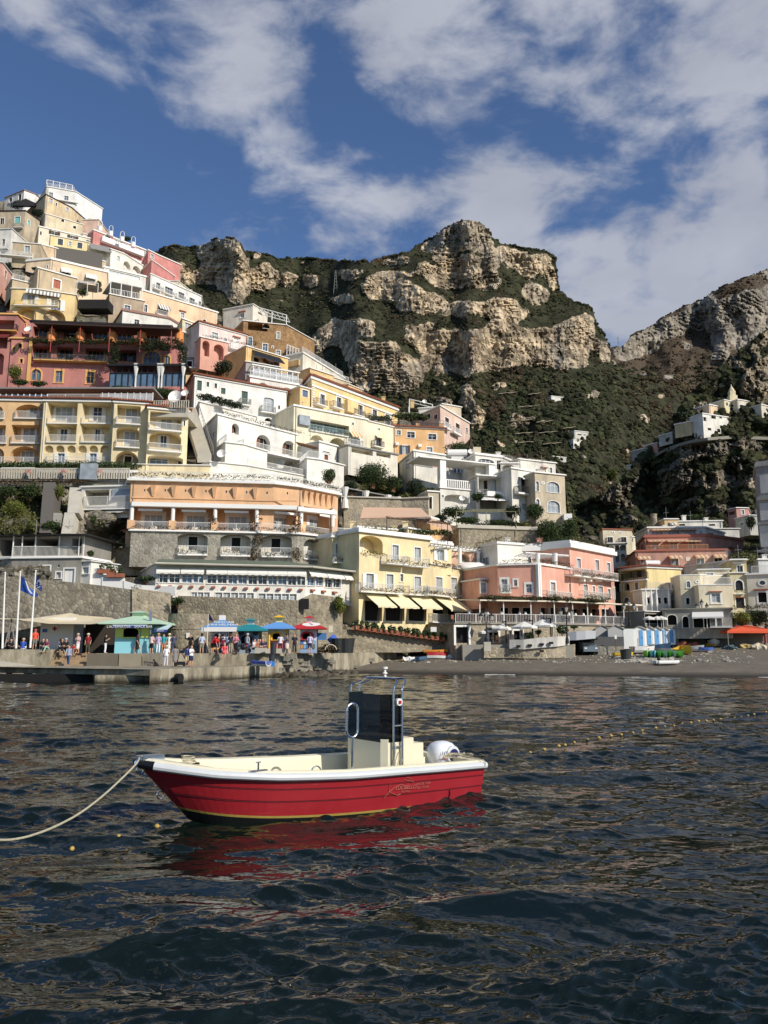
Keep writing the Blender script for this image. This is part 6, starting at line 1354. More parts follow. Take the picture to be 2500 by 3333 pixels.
def water():
 m,t,b=new_mat('sea_water');L=t.links.new
 b.inputs['Base Color'].default_value=(.0042,.0088,.0064,1);b.inputs['Roughness'].default_value=.02;b.inputs['IOR'].default_value=1.45;b.inputs['Specular IOR Level'].default_value=.5
 tc=N(t,'ShaderNodeTexCoord');mp=N(t,'ShaderNodeMapping');mp.inputs['Scale'].default_value=(.75,1.25,1);L(tc.outputs['Object'],mp.inputs[0])
 n1=N(t,'ShaderNodeTexNoise',inp={'Scale':6.0,'Detail':2.0,'Roughness':.5});L(mp.outputs[0],n1.inputs['Vector'])
 bp=N(t,'ShaderNodeBump',inp={'Strength':.28,'Distance':.03});L(n1.outputs[0],bp.inputs['Height']);L(bp.outputs[0],b.inputs['Normal'])
 th=np.concatenate([np.linspace(-math.pi,-rad(42),40,endpoint=False),np.linspace(-rad(42),rad(42),820),np.linspace(rad(42),math.pi,40)[1:]])
 r=np.concatenate([np.linspace(.05,2.2,8,endpoint=False),np.geomspace(2.2,40,900,endpoint=False),np.geomspace(40,130,460),np.geomspace(131,600,12)])
 R_g,T_g=np.meshgrid(r,th,indexing='ij');x=R_g*np.sin(T_g);y=R_g*np.cos(T_g)
 z=np.zeros(x.shape);dx=np.zeros(x.shape);dy=np.zeros(x.shape);rng=np.random.default_rng(21)
 lams=np.geomspace(2.8,.09,104)
 PT=np.clip(.95+2.2*fbm(x/1.7+y*.25,y/.9,4,71),.05,2.0)
 for k,lam in enumerate(lams):
  ang=rad((-66,-96)[k%2])+rng.normal()*(.22+.20*(lam<.5));kx,ky=math.cos(ang),math.sin(ang);K=2*math.pi/lam
  A=.0072*lam*rng.uniform(.5,1.4)*(.80 if lam>1.4 else(.74 if lam>.5 else 1.0))
  fade=np.clip((lam*140-R_g)/(lam*80),0,1)if lam<1.2 else 1.0
  ph=K*(kx*x+ky*y)+rng.random()*6.28;A=A*fade
  if lam<.7:A=A*PT
  z+=A*np.sin(ph);dx-=A*kx*np.cos(ph)*-.95;dy-=A*ky*np.cos(ph)*-.95
 grp=.75+.5*(fbm(x/5,y/3.2,3,33)+.35);far=np.clip((R_g-25)/60,0,1)
 calm=1-.32*far
 z*=grp*calm;x2=x+dx*grp;y2=y+dy*grp
 v=np.stack([x2,y2,z],-1).reshape(-1,3);nr,nth=x.shape;idx=np.arange(nr*nth).reshape(nr,nth)
 f=np.stack([idx[:-1,:-1],idx[:-1,1:],idx[1:,1:],idx[1:,:-1]],-1).reshape(-1,4)[:,::-1]
 o=np_mesh('water',v,f,m,None,None,smooth=True);o['kind']='structure';return o
WATER=water()
def sand():
 m,t,b=new_mat('dark_sand');L=t.links.new;b.inputs['Roughness'].default_value=.9;b.inputs['Specular IOR Level'].default_value=.25
 tc=N(t,'ShaderNodeTexCoord');n1=N(t,'ShaderNodeTexNoise',inp={'Scale':.9,'Detail':10.0,'Roughness':.78});L(tc.outputs['Object'],n1.inputs['Vector'])
 n2=N(t,'ShaderNodeTexVoronoi',inp={'Scale':3.2});L(tc.outputs['Object'],n2.inputs['Vector'])
 sx=N(t,'ShaderNodeSeparateXYZ');L(tc.outputs['Object'],sx.inputs[0])
 m1=N(t,'ShaderNodeMix',data_type='RGBA');L(n1.outputs[0],m1.inputs['Factor']);m1.inputs[6].default_value=C(66,60,52);m1.inputs[7].default_value=C(146,136,118)
 r=N(t,'ShaderNodeMapRange',inp={'From Min':.03,'From Max':.10,'To Min':1,'To Max':0});L(n2.outputs['Distance'],r.inputs[0])
 n3=N(t,'ShaderNodeTexNoise',inp={'Scale':.25,'Detail':3});L(tc.outputs['Object'],n3.inputs['Vector']);r3=N(t,'ShaderNodeMapRange',inp={'From Min':.45,'From Max':.6});L(n3.outputs[0],r3.inputs[0])
 m2=N(t,'ShaderNodeMix',data_type='RGBA');L(math_(t,'MULTIPLY',r.outputs[0],r3.outputs[0]),m2.inputs['Factor']);L(m1.outputs[2],m2.inputs[6]);m2.inputs[7].default_value=C(170,164,150)
 rz=N(t,'ShaderNodeMapRange',inp={'From Min':.12,'From Max':.42});L(sx.outputs[2],rz.inputs[0])
 m3=N(t,'ShaderNodeMix',data_type='RGBA');L(rz.outputs[0],m3.inputs['Factor']);m3.inputs[6].default_value=C(58,52,44);L(m2.outputs[2],m3.inputs[7]);L(m3.outputs[2],b.inputs['Base Color'])
 bp=N(t,'ShaderNodeBump',inp={'Strength':.8,'Distance':.12});L(n1.outputs[0],bp.inputs['Height']);L(bp.outputs[0],b.inputs['Normal'])
 return m
SAND=sand()
def shore(x):
 return np.interp(x,[-60,-16,-10,-4,4,20,36,60,120],[88,88,84,83,79.5,74,69,66,66])
def beach_z(x,y):
 d=y-shore(x);return np.where(d<0,d*.12,np.interp(d,[0,4,6,22,30,60,200],[0,.30,.62,1.95,2.75,3.4,4.5]))
def beachpt(x,y):
 px,py=P(x,y);a,b=rayd(px,py);lo,hi=50.0,125.0
 for _ in range(40):
  m=(lo+hi)/2
  if CH+b*m-float(beach_z(a*m,m))>0:lo=m
  else:hi=m
 return Vector((a*lo,lo,float(beach_z(a*lo,lo))))
def beach():
 xs=np.arange(-30,130,.7);ys=np.concatenate([np.arange(58,112,.35),np.arange(112,190,6)]);X,Y_=np.meshgrid(xs,ys,indexing='ij')
 Z=beach_z(X,Y_)+fbm(X/3,Y_/3,4,2)*.10*np.clip((Y_-shore(X))/5,0,1)+fbm(X/7,Y_/2.0,3,6)*.05
 Z=np.where(X<-8,Z-(-8-X)*.9,Z)
 v=np.stack([X,Y_,Z],-1).reshape(-1,3);idx=np.arange(X.size).reshape(X.shape);f=np.stack([idx[:-1,:-1],idx[1:,:-1],idx[1:,1:],idx[:-1,1:]],-1).reshape(-1,4)
 o=np_mesh('beach',v,f,SAND,None,None,True);o['kind']='structure'
beach()
FOAM=simple('foam',C(166,164,156),.8,var=.2,scale=4)
def foam():
 vs,fs=[],[]
 rng=np.random.default_rng(3)
 for(xa,xb,w_)in((9.5,12.5,.2),(32,44,.38)):
  xs=np.arange(xa,xb,.25);k0=len(vs)
  for x in xs:
   s=float(shore(x))-.4+.5*math.sin(x*.5)+.2*math.sin(x*1.9);ww=w_*(.4+.9*rng.random())*math.sin(math.pi*(x-xa+.2)/(xb-xa+.4))+.03
   for dd,zz in((-ww,.05),(0,.13),(ww*.5,.06)):vs.append((x,s+dd,zz+.03*rng.random()))
  for i in range(len(xs)-1):
   a=k0+i*3
   for q in(0,1):fs.append((a+q,a+3+q,a+4+q,a+1+q))
 o=np_mesh('surf_foam',np.array(vs),np.array(fs),FOAM);o['kind']='stuff'
foam()
def pebbles():
 rng=np.random.default_rng(8);n=2300;T_();pts=[]
 for k in range(n):
  if k<900:x,y=rng.uniform(1400,1900),rng.uniform(690,740)
  else:x,y=rng.uniform(-1100,2600),rng.uniform(560,745)
  pts.append(beachpt(x,min(y,745)))
 P_=np.array([tuple(p)for p in pts]);R_=rng.uniform(.05,.16,n)*(1+(rng.random(n)<.05)*1.5)
 m=simple('pebble_stone',C(168,160,144),.9,var=.3,scale=2)
 o=blobs('pebbles',P_,R_,np.ones(n),np.zeros(n),m,.6,.35,kind='stuff')
pebbles()
DECK=simple('deck_concrete',C(150,143,128),.9,var=.2,scale=.8,bump=.3)
def rust_wall():
 m,t,b=new_mat('weathered_quay_wall');L=t.links.new;b.inputs['Roughness'].default_value=.9
 tc=N(t,'ShaderNodeTexCoord');sx=N(t,'ShaderNodeSeparateXYZ');L(tc.outputs['Object'],sx.inputs[0])
 mp=N(t,'ShaderNodeMapping');mp.inputs['Scale'].default_value=(1,1,.3);L(tc.outputs['Object'],mp.inputs[0])
 n=N(t,'ShaderNodeTexNoise',inp={'Scale':.9,'Detail':8.0,'Roughness':.7});L(mp.outputs[0],n.inputs['Vector'])
 cr=N(t,'ShaderNodeValToRGB');e=cr.color_ramp.elements;e[0].position=.3;e[0].color=C(96,88,74);e[1].position=.62;e[1].color=C(178,168,144)
 q=e.new(.48);q.color=C(140,130,108);q=e.new(.72);q.color=C(150,120,76);L(n.outputs[0],cr.inputs[0])
 r=N(t,'ShaderNodeMapRange',inp={'From Min':.10,'From Max':.5});L(math_(t,'ADD',sx.outputs[2],math_(t,'MULTIPLY',math_(t,'SUBTRACT',n.outputs[0],.5),.7)),r.inputs[0])
 m2=N(t,'ShaderNodeMix',data_type='RGBA');L(r.outputs[0],m2.inputs['Factor']);m2.inputs[6].default_value=C(58,50,34);L(cr.outputs[0],m2.inputs[7]);L(m2.outputs[2],b.inputs['Base Color'])
 bp=N(t,'ShaderNodeBump',inp={'Strength':.7,'Distance':.08});L(n.outputs[0],bp.inputs['Height']);L(bp.outputs[0],b.inputs['Normal'])
 return m
RUSTW=rust_wall()
view(0,0,1)
LZ=1.02;UZ=2.1
a0,a1=Wz(-400,2200,0),Wz(486,2226,0);a2=Wz(902,2203,0);a3=Wz(1100,2178,0);a4=Wz(1300,2160,.9)
def zat(p,z):return Vector((p.x,p.y,z))
m=MB();qd=thing('lower_quay','low concrete boat quay standing on pillars at the water edge','quay',(a1.x-8,a1.y+5,0))
m.prism([(a0.x,a0.y),(a1.x,a1.y),(a1.x+.4,74),(a0.x,74)],.58,LZ);m.build('deck',RUSTW,qd)
m=MB();m.prism([(a1.x+.01,a1.y),(a2.x,a2.y),(a2.x+.5,76),(a1.x+.41,76)],-1.5,LZ);m.build('solid_quay_end',RUSTW,qd)
for i in range(12):
 x=-80+i*66;p=Wz(x,2214+i*.9,0)
 if x>410:break
 m=MB();m.box(p.x-.45,p.x+.45,p.y+.25,p.y+6,-1.5,.58);m.build('pillar',RUSTW,qd)
m=MB();m.box(a0.x,a1.x-4.2,a1.y+4,a1.y+4.4,-1.5,.58);m.build('back_wall',DARK,qd)  # near-black wall so the gap under the deck reads as shade
m=MB();m.box(a1.x-4.4,a1.x+.005,a1.y+1.2,70,-1.5,.579);m.build('end_block',RUSTW,qd)
p=Wz(585,2207,.35);m=MB();
dv=(a2-a1).normalized();m.tube([p+Vector((0,0,0))-Vector((dv.y,-dv.x,0))*-.12,p-Vector((dv.y,-dv.x,0))*.3],.34,14);m.build('drain_pipe',simple('black_rubber',C(24,22,20),.9),qd)
m=MB();uq=thing('upper_quay','raised concrete promenade with the ticket kiosks standing on it','quay',(-20,72,0))
u0,u1=Vector((-60,70.3,0)),Vector((Wz(285,2128,UZ).x*0+(285-1250)/F*71.5,70.3,0))
xl=lambda px,Y:rayd(px,2130)[0]*Y
FR=[(xl(160,71.2),71.2),(xl(285,71.2),71.2),(xl(600,72),72),(xl(905,73.5),73.5),(xl(1100,84),84),(xl(1290,96),96)]
m.prism([(-70,71.2)]+[FR[0]]+[(FR[0][0],77),(-70,77)],-1,2.45)
m.prism([(FR[0][0]+4.1,71.2)]+FR[2:]+[(FR[-1][0]+.5,110),(FR[0][0]+4.1,110)],-1,UZ)
m.prism([(FR[0][0]+.01,74.2),(FR[0][0]+4.09,74.2),(FR[0][0]+4.09,110),(FR[0][0]+.01,110)],-1,UZ-.003)
m.prism([(-70,77.01),(FR[0][0]+.005,77.01),(FR[0][0]+.005,110),(-70,110)],-1,UZ-.006)
m.build('wall',RUSTW,uq)
m=MB()
for k in range(6):m.box(FR[0][0]+.02-.35*(5-k)*.6,FR[0][0]+4.08,71.35+k*.45,74.19,LZ+.001*k,LZ+(UZ-LZ)*(k+1)/6-.006);
m.build('steps',simple('rusty_steps',C(166,140,108),.9,var=.35,scale=2),uq)
m=MB();c=at(0,0,1)*0;I_()
a,c=at(-40,830,70.9),at(280,935,70.9);m.hexa([(a.x-6,69.2,LZ),(c.x,69.2,LZ),(c.x,71.19,LZ),(a.x-6,71.19,LZ),(a.x-6,69.2,LZ+1.25),(c.x,69.2,LZ+.05),(c.x,71.19,LZ+.05),(a.x-6,71.19,LZ+1.25)]);m.build('ramp',CONCL,uq)
for(x0,x1,y0,y1,c_)in((740,1005,855,946,(112,104,88)),(1010,1200,862,940,(150,140,118))):
 a,c=at(x0,y1,71.3),at(x1,y0,71.3);m=MB();m.box(a.x,c.x,71.0,71.55,LZ,UZ-.02);m.build('patch_wall',simple('quay_patch_%d'%c_[0],C(*c_),.9,var=.2,scale=1),uq)
J()
for k in range(38):
 t=random.random();A_1=Vector((FR[3][0],FR[3][1],0)).lerp(Vector((FR[4][0],FR[4][1],0)),t)if k<35 else Vector((FR[4][0],FR[4][1],0)).lerp(Vector((FR[5][0],FR[5][1],0)),t)
 m=MB();s=random.uniform(.3,.9);z=random.uniform(.1,1.6);m.box(A_1.x-s,A_1.x+s,A_1.y-.03-random.random()*.05,A_1.y+.4,z,z+random.uniform(.2,.5));m.build('facing_block',STNG,uq)
rng=np.random.default_rng(6);n=160;ts=rng.random(n);px=FR[3][0]+(FR[4][0]-FR[3][0])*ts+rng.uniform(0,2,n);py=FR[3][1]+(FR[4][1]-FR[3][1])*ts-rng.uniform(0,1.6,n)
o=blobs('shore_rocks',np.stack([px,py,rng.uniform(-.1,.2,n)],-1),rng.uniform(.2,.55,n),np.ones(n),np.zeros(n),simple('wet_rock',C(84,76,62),.6,var=.3,scale=2),.7,.4,kind='stuff')
SKIN=simple('skin',C(206,158,128),.6);EYE=simple('eye_dark',C(30,24,20),.4)
def cap(m,a,b,r0,r1,n=8):
 a,b=Vector(a),Vector(b);m.tube([a,b],[r0,r1],n);m.ball(a,r0,n,6);m.ball(b,r1,n,6)
def remesh(m,vox,name):
 me=bpy.data.meshes.new(name);me.from_pydata(m.v,[],m.f);o=bpy.data.objects.new(name,me);COL.objects.link(o)
 md=o.modifiers.new('r','REMESH');md.mode='VOXEL';md.voxel_size=vox;md.use_smooth_shade=True
 dg=bpy.context.evaluated_depsgraph_get();r=bpy.data.meshes.new_from_object(o.evaluated_get(dg));bpy.data.objects.remove(o);r.name=name;r.materials.clear();r.materials.append(SKIN)
 r.polygons.foreach_set('use_smooth',[True]*len(r.polygons));return r
def skeleton(p):
 J_={};hz=.92;lean=0
 sit=p in('sit','lean_sit')
 if sit:hz=.12 if p=='sit' else.45
 for s in(-1,1):
  h=(s*.09,0,hz)
  if p=='sit':k,a=(s*.16,-.42,hz+.12),(s*.14,-.62,hz-.30)
  elif p=='lean_sit':k,a=(s*.13,-.42,.48),(s*.13,-.48,.08)
  elif p=='walk':k,a=(s*.09,-s*.20,.50),(s*.09,-s*.26+.06,.09)
  else:k,a=(s*.11,-.02,.49),(s*.12,.02,.08)
  J_['h',s],J_['k',s],J_['a',s]=h,k,a;J_['t',s]=(a[0]+s*.02,a[1]-.17,a[2]-.045)
 b=-.55 if p=='bend' else(-.10 if sit else 0);sh=hz+(.50 if p!='bend' else.30);by=b
 J_['c']=(0,by*.5,hz+.27 if p!='bend' else hz+.2);J_['n']=(0,by,sh+.06);J_['hd']=(0,by-.03-(.12 if p=='bend' else 0),sh+.19 if p!='bend' else sh+.14)
 for s in(-1,1):
  J_['s',s]=(s*.185,by,sh-.02)
  if p=='arm':e,w_=(s*.26,by-.06,sh-.29),(s*.10,by-.26,sh-.16)
  elif p=='bend':e,w_=(s*.20,by-.06,sh-.30),(s*.14,by-.12,sh-.55)
  elif sit:e,w_=(s*.25,by-.10,sh-.27),(s*.12,by-.32,sh-.34)
  elif p=='walk':e,w_=(s*.23,by+s*.10,sh-.29),(s*.23,by+s*.10-.14,sh-.50)
  else:e,w_=(s*.25,by+.01,sh-.29),(s*.24,by-.06,sh-.54)
  J_['e',s],J_['w',s]=e,w_
 return J_
PROTO={}
def proto(p):
 if p in PROTO:return PROTO[p]
 J_=skeleton(p);V_=lambda k:Vector(J_[k]);m=MB();hd=V_('hd');pel=Vector((0,0,J_['h',1][2]))
 cap(m,pel+Vector((-.07,0,.02)),pel+Vector((.07,0,.02)),.125,.125);cap(m,pel,V_('c'),.135,.125);cap(m,V_('c'),V_('n')-Vector((0,0,.10)),.13,.13);cap(m,V_('n')-Vector((0,0,.08)),hd,.06,.055)
 cap(m,V_(('s',-1))*.85+V_(('s',1))*.15,V_(('s',1))*.85+V_(('s',-1))*.15,.075,.075)
 m.ball(hd+Vector((0,0,.02)),.098,12,8,1.22);m.ball(hd+Vector((0,-.03,-.055)),.062,10,6,1.0);cap(m,hd+Vector((0,-.095,.02)),hd+Vector((0,-.115,-.015)),.011,.016,6);cap(m,hd+Vector((-.02,-.085,-.055)),hd+Vector((.02,-.085,-.055)),.012,.012,6)
 for s in(-1,1):
  m.ball(hd+Vector((s*.095,.01,0)),.022,6,4,1.3)
  cap(m,V_(('h',s)),V_(('k',s)),.088,.058);cap(m,V_(('k',s)),V_(('a',s)),.058,.038);cap(m,V_(('a',s)),V_(('t',s)),.042,.032)
  cap(m,V_(('s',s)),V_(('e',s)),.05,.038);cap(m,V_(('e',s)),V_(('w',s)),.038,.027)
  w_=V_(('w',s));d=(w_-V_(('e',s))).normalized();sd=Vector((0,1,0));sd=(sd-d*sd.dot(d)).normalized();inn=d.cross(sd)*1.0;pm=w_+d*.075
  cap(m,w_+d*.02,pm,.026,.032,8);cap(m,pm+sd*.018,pm-sd*.018,.024,.024,8)
  for j,ln in enumerate((.070,.078,.072,.058)):
   a=pm+d*.018+sd*(.030-.020*j);b_=a+d*ln*.55;c_=b_+d*ln*.4+inn*.018*s;cap(m,a,b_,.0095,.009,6);cap(m,b_,c_,.009,.0075,6)
  a=w_+d*.03+sd*.022;cap(m,a,a+sd*.035+d*.03,.012,.010,6);cap(m,a+sd*.035+d*.03,a+sd*.040+d*.058,.010,.008,6)
 out={'body':remesh(m,.0095,'body_'+p)}
 def torso(m,g):cap(m,pel+Vector((-.07,0,.02)),pel+Vector((.07,0,.02)),.13+g,.13+g);cap(m,pel+Vector((0,0,.03)),V_('c'),.142+g,.133+g);cap(m,V_('c'),V_('n')-Vector((0,0,.12)),.137+g,.132+g);cap(m,V_(('s',-1))*.9+V_(('s',1))*.1,V_(('s',1))*.9+V_(('s',-1))*.1,.078+g,.078+g)
 m=MB();torso(m,.012)
 for s in(-1,1):cap(m,V_(('s',s)),V_(('s',s)).lerp(V_(('e',s)),.75),.066,.062)
 out['shirt']=remesh(m,.02,'shirt_'+p)
 for nm,fr in(('shorts',.9),('trousers',2)):
  m=MB();cap(m,pel+Vector((-.07,0,0)),pel+Vector((.07,0,0)),.137,.137)
  for s in(-1,1):
   if fr<1:cap(m,V_(('h',s)),V_(('h',s)).lerp(V_(('k',s)),fr),.104,.088)
   else:cap(m,V_(('h',s)),V_(('k',s)),.102,.076);cap(m,V_(('k',s)),V_(('k',s)).lerp(V_(('a',s)),.92),.074,.062)
  out[nm]=remesh(m,.018,nm+'_'+p)
 m=MB();km=(V_(('k',1))+V_(('k',-1)))/2;cap(m,pel,km.lerp(pel,.0),.15,.17,12);cap(m,pel+Vector((-.06,0,0)),km+Vector((-.09,0,0)),.13,.10);cap(m,pel+Vector((.06,0,0)),km+Vector((.09,0,0)),.13,.10);out['skirt']=remesh(m,.02,'skirt_'+p)
 m=MB();m.ball(hd+Vector((0,.022,.045)),.104,12,8,1.08);m.ball(hd+Vector((0,.05,-.02)),.085,10,6,1.2);out['hair']=remesh(m,.014,'hair_'+p)
 m=MB();m.lathe(hd+Vector((0,0,.07)),[(.12,.03),(.185,0),(.19,.012),(.115,.03),(.105,.10),(.05,.12)],14);me=bpy.data.meshes.new('hat');me.from_pydata(m.v,[],m.f);me.materials.append(SKIN);out['hat']=me
 m=MB()
 for s in(-1,1):m.ball(hd+Vector((s*.034,-.088,.028)),.012,6,4)
 m.build('t',EYE);o=bpy.data.objects['t'];out['eyes']=o.data;bpy.data.objects.remove(o)
 PROTO[p]=out;return out
HAIRC={'b':C(40,30,24),'g':C(150,140,128),'y':C(176,140,92),'r':C(90,60,40)}
def person(label,loc,pose='stand',shirt=(200,200,200),low=(60,60,70),legs='trousers',hair='b',hat=None,face=0.0,scale=1.0,group=None,skin=None):
 p=proto(pose);t=thing('person',label,'person',loc,group,rad(face));t.scale=(scale,)*3
 def add(nm,me,mat):
  o=bpy.data.objects.new(nm,me);COL.objects.link(o);o.parent=t;o.material_slots[0].link='OBJECT';o.material_slots[0].material=mat;return o
 cl=lambda c:simple('cloth_%02x%02x%02x'%c,C(*c),.9,var=.12,scale=8)
 add('body',p['body'],skin or SKIN);add('shirt' if legs!='dress' else 'dress',p['shirt'],cl(shirt));add('hair',p['hair'],simple('hair_'+hair,HAIRC[hair],.8));add('eyes',p['eyes'],EYE)
 L_='skirt' if legs=='dress' else legs;add(L_,p[L_],cl(shirt if legs=='dress' else low))
 if hat:add('hat',p['hat'],cl(hat))
 return t
def up(px,dy=0,z=None,v=(0,1960,4.608)):
 """standing spot on the upper promenade for a view x, dy metres behind the front line"""
 x=v[0]+px/v[2];Y=72.6+dy
 return Vector((rayd(x,2125)[0]*Y,Y,UZ if z is None else z))
Q1=(0,1960,4.608);Q2=(340,1960,4.608);Q3=(620,1980,5.925);Q4=(860,1980,5.925)
SZ=2.45
person('man in a bright red shirt and cap standing beside the third flagpole',up(510,-.5,SZ),'stand',(226,84,60),(120,124,110),'shorts','g',(206,96,76),30)
person('person with a blue backpack sitting on the quay wall near the second flagpole',up(335,-1.0,SZ),'sit',(44,84,170),(235,232,226),'trousers','y',(220,190,170),190)
person('woman in black top sitting on the quay wall, turned to a woman in purple',up(630,-1.0,SZ),'sit',(28,26,28),(40,44,60),'trousers','b',None,40)
person('woman in purple top and pale green skirt sitting on the quay wall',up(712,-1.0,SZ),'sit',(130,66,90),(150,190,160),'trousers','b',None,-20)
person('person in white shirt sitting in front of the first aid cabin',up(880,-.2,SZ),'sit',(224,226,232),(36,34,36),'trousers','b',None,120)
person('person all in black sitting between others before the first aid cabin',up(935,-.2,SZ),'sit',(28,27,30),(30,30,32),'trousers','b',None,0)
person('person in black with a grey cap sitting right of the first aid group',up(985,-.2,SZ),'sit',(34,33,36),(30,30,34),'trousers','g',(190,186,180),10)
person('man in grey shirt and jeans walking down the rusty steps',Vector((rayd(222,2160)[0]*70.6,70.6,LZ+.02)),'walk',(150,160,180),(60,84,124),'trousers','b',None,10)
person('woman in white skirt and pale scarf holding a bag near the steps',up(1160,.2),'arm',(216,190,190),(232,222,216),'skirt','g',(214,196,180),-20)
person('small child in red sitting on the top of the steps',up(1108,-.3),'lean_sit',(186,44,48),(90,60,60),'shorts','b',None,0,.65)
person('man in dark red shirt, olive trousers and white sun hat',up(1312,.1),'stand',(142,42,48),(84,80,60),'trousers','g',(232,222,200),0)
person('man in black jacket and white trousers by the snack kiosk',up(1575,.1),'arm',(30,30,32),(226,224,226),'trousers','b',None,100)
for k,(x,d,lb)in enumerate(((95,1.2,'dark clothed person sitting furthest left under the sail shade'),(150,.8,'dark clothed person sitting by the leaning poles under the sail shade'),(205,1.4,'dark clothed person sitting near the second flagpole under the shade'))):person(lb,up(x,d,SZ),'sit',(36,36+k*4,46),(30,30,34),'trousers','b',None,k*40)
person('person in pale pink shirt standing deep under the sail shade',up(165,3.0,2.1),'stand',(196,150,136),(90,80,80),'trousers','b',None,0)
A2=lambda x,d=0,z=None:up(x,d,z,Q2)
person('woman in black resting against the snack kiosk counter',A2(490,.3),'walk',(34,32,34),(30,28,30),'dress','b',None,70)
person('person in pink shirt and black shorts with a brown bag',A2(700,-.1),'stand',(226,196,190),(32,30,34),'shorts','b',None,160)
person('woman in lilac flowered dress with a straw hat and white trousers',A2(800,0),'stand',(190,168,200),(226,224,232),'trousers','y',(216,172,96),180)
person('woman in turquoise top with bare legs behind the quay edge',A2(880,.3),'stand',(44,152,160),(190,130,100),'shorts','r',None,0)
person('woman in white dress with a cream sun hat',A2(962,.7),'stand',(232,228,216),(80,100,160),'dress','y',(236,226,196),170)
person('man in slate blue shirt raising a hand near the round stone tower',A2(1035,.6),'arm',(74,80,104),(70,74,96),'trousers','b',None,200)
person('man in black shirt beside the notice on the round stone tower',A2(1285,1.6),'stand',(26,25,28),(34,34,38),'trousers','b',None,0)
person('man in pale blue shirt and khaki shorts left of the blue roofed kiosk',A2(1455,.2),'stand',(186,196,212),(150,140,120),'shorts','b',(40,40,60),200)
B2=lambda x:Vector((rayd(340+x/4.608,2165)[0]*69.3,69.3,LZ))
person('person all in white with a cream hat and tote bag on the lower quay',B2(920),'stand',(238,238,240),(206,204,206),'trousers','g',(226,212,180),180)
person('woman in a grey dress on the lower quay beside the parked barrow',B2(1052),'stand',(136,132,132),(130,126,126),'dress','b',None,200)
person('man in navy shirt and beige shorts on the lower quay',B2(1238),'stand',(58,74,128),(206,188,150),'shorts','b',None,180)
person('man in white t-shirt and navy shorts on the lower quay',B2(1297),'arm',(238,238,240),(36,44,74),'shorts','g',None,60)
A3=lambda x,d=0,z=None:up(x,d,z,Q3)
person('man in red t-shirt bending over a dog by the blue roofed kiosk',A3(420,-.2),'bend',(214,40,44),(26,26,28),'shorts','b',None,60)
person('person in red shirt queueing at the blue roofed kiosk window',A3(478,1.2),'stand',(206,46,52),(40,40,50),'trousers','b',None,180)
person('person in black top and jeans queueing at the blue roofed kiosk',A3(545,.5),'arm',(40,42,48),(70,96,150),'trousers','g',None,200)
person('person in white top at the window of the blue roofed kiosk',A3(620,1.0),'stand',(234,232,232),(40,40,46),'trousers','b',None,180)
person('child in maroon shirt in front of the blue roofed kiosk',A3(622,.2),'stand',(120,36,56),(34,32,40),'trousers','b',None,180,.82)
person('blond woman in a coral dress sitting on the edge of the upper quay',Vector((rayd(620+658/5.925,2140)[0]*71.9,71.9,1.72)),'lean_sit',(232,86,90),(232,86,90),'dress','y',None,0)
person('person in pale blue top behind the dark jacketed man',A3(710,.9),'stand',(176,196,220),(60,80,120),'trousers','b',None,170)
person('man in dark jacket and khaki shorts between the blue and teal kiosks',A3(768,.1),'stand',(40,48,62),(176,164,138),'shorts','r',None,180)
person('woman in long black dress with a pink scarf',A3(868,.1),'arm',(206,130,146),(26,25,28),'skirt','r',None,20)
person('man in grey shirt and jeans standing at the teal kiosk',A3(1090,.5),'stand',(158,168,176),(74,90,120),'trousers','g',(200,204,206),150)
person('woman in white top leaning back on the bench by the teal kiosk',A3(1210,.3),'lean_sit',(216,206,206),(80,60,60),'shorts','b',None,60)
person('person in tan clothes on the bench right of the teal kiosk',A3(1290,.5),'lean_sit',(170,120,90),(206,176,160),'trousers','r',None,30)
person('person in dark top on the bench right of the teal kiosk',A3(1345,.6),'lean_sit',(54,46,52),(60,50,54),'shorts','r',None,0)
person('blond person in purple grey top at the right end of the bench',A3(1405,.5),'lean_sit',(76,70,92),(60,54,70),'shorts','y',None,-20)
person('person in navy top sitting beside the black bins',A3(1455,.8),'lean_sit',(44,46,70),(150,100,80),'shorts','y',None,-40)
A4=lambda x,d=0,z=None:up(x,d,z,Q4)
person('woman in white top at the window of the yellow and blue kiosk',A4(305,1.3),'arm',(220,220,224),(44,40,46),'trousers','r',None,180)
person('person in grey top and pale skirt beside the yellow and blue kiosk',A4(435,.2),'arm',(96,96,108),(222,202,184),'skirt','b',(60,60,66),20)
person('dark clothed person leaning in the gap left of the red kiosk',A4(582,1.3),'stand',(46,44,50),(44,60,66),'trousers','b',None,0)
person('man in lilac shirt and navy shorts reading the board of the red kiosk',A4(878,.2),'stand',(206,200,226),(44,50,80),'shorts','b',None,170)
def wallpoly(label,pts,mat,th=1.2,name='wall',cat='wall',parent=None,group=None):
 """upright wall through view points (x, ytop, ybottom, depth)"""
 m=MB()
 for(x0,a0_,b0_,Y0),(x1,a1_,b1_,Y1)in zip(pts,pts[1:]):
  p,q,r,s=at(x0,b0_,Y0),at(x1,b1_,Y1),at(x0,a0_,Y0),at(x1,a1_,Y1);t=Vector((0,th,0))
  m.hexa([p,q,q+t,p+t,r,s,s+t,r+t])
 o=m.build(name,mat,parent)
 if parent is None:tag(o,label,cat,group);center_mesh(o)
 return o
J()
wallpoly('rubble stone retaining wall behind the ticket kiosks under the white restaurant',[(60,120,730,83.2),(700,140,730,83.0),(1255,165,730,83.4),(1400,100,730,85),(1700,140,745,88.5)],STN,1.5,'retaining_wall')
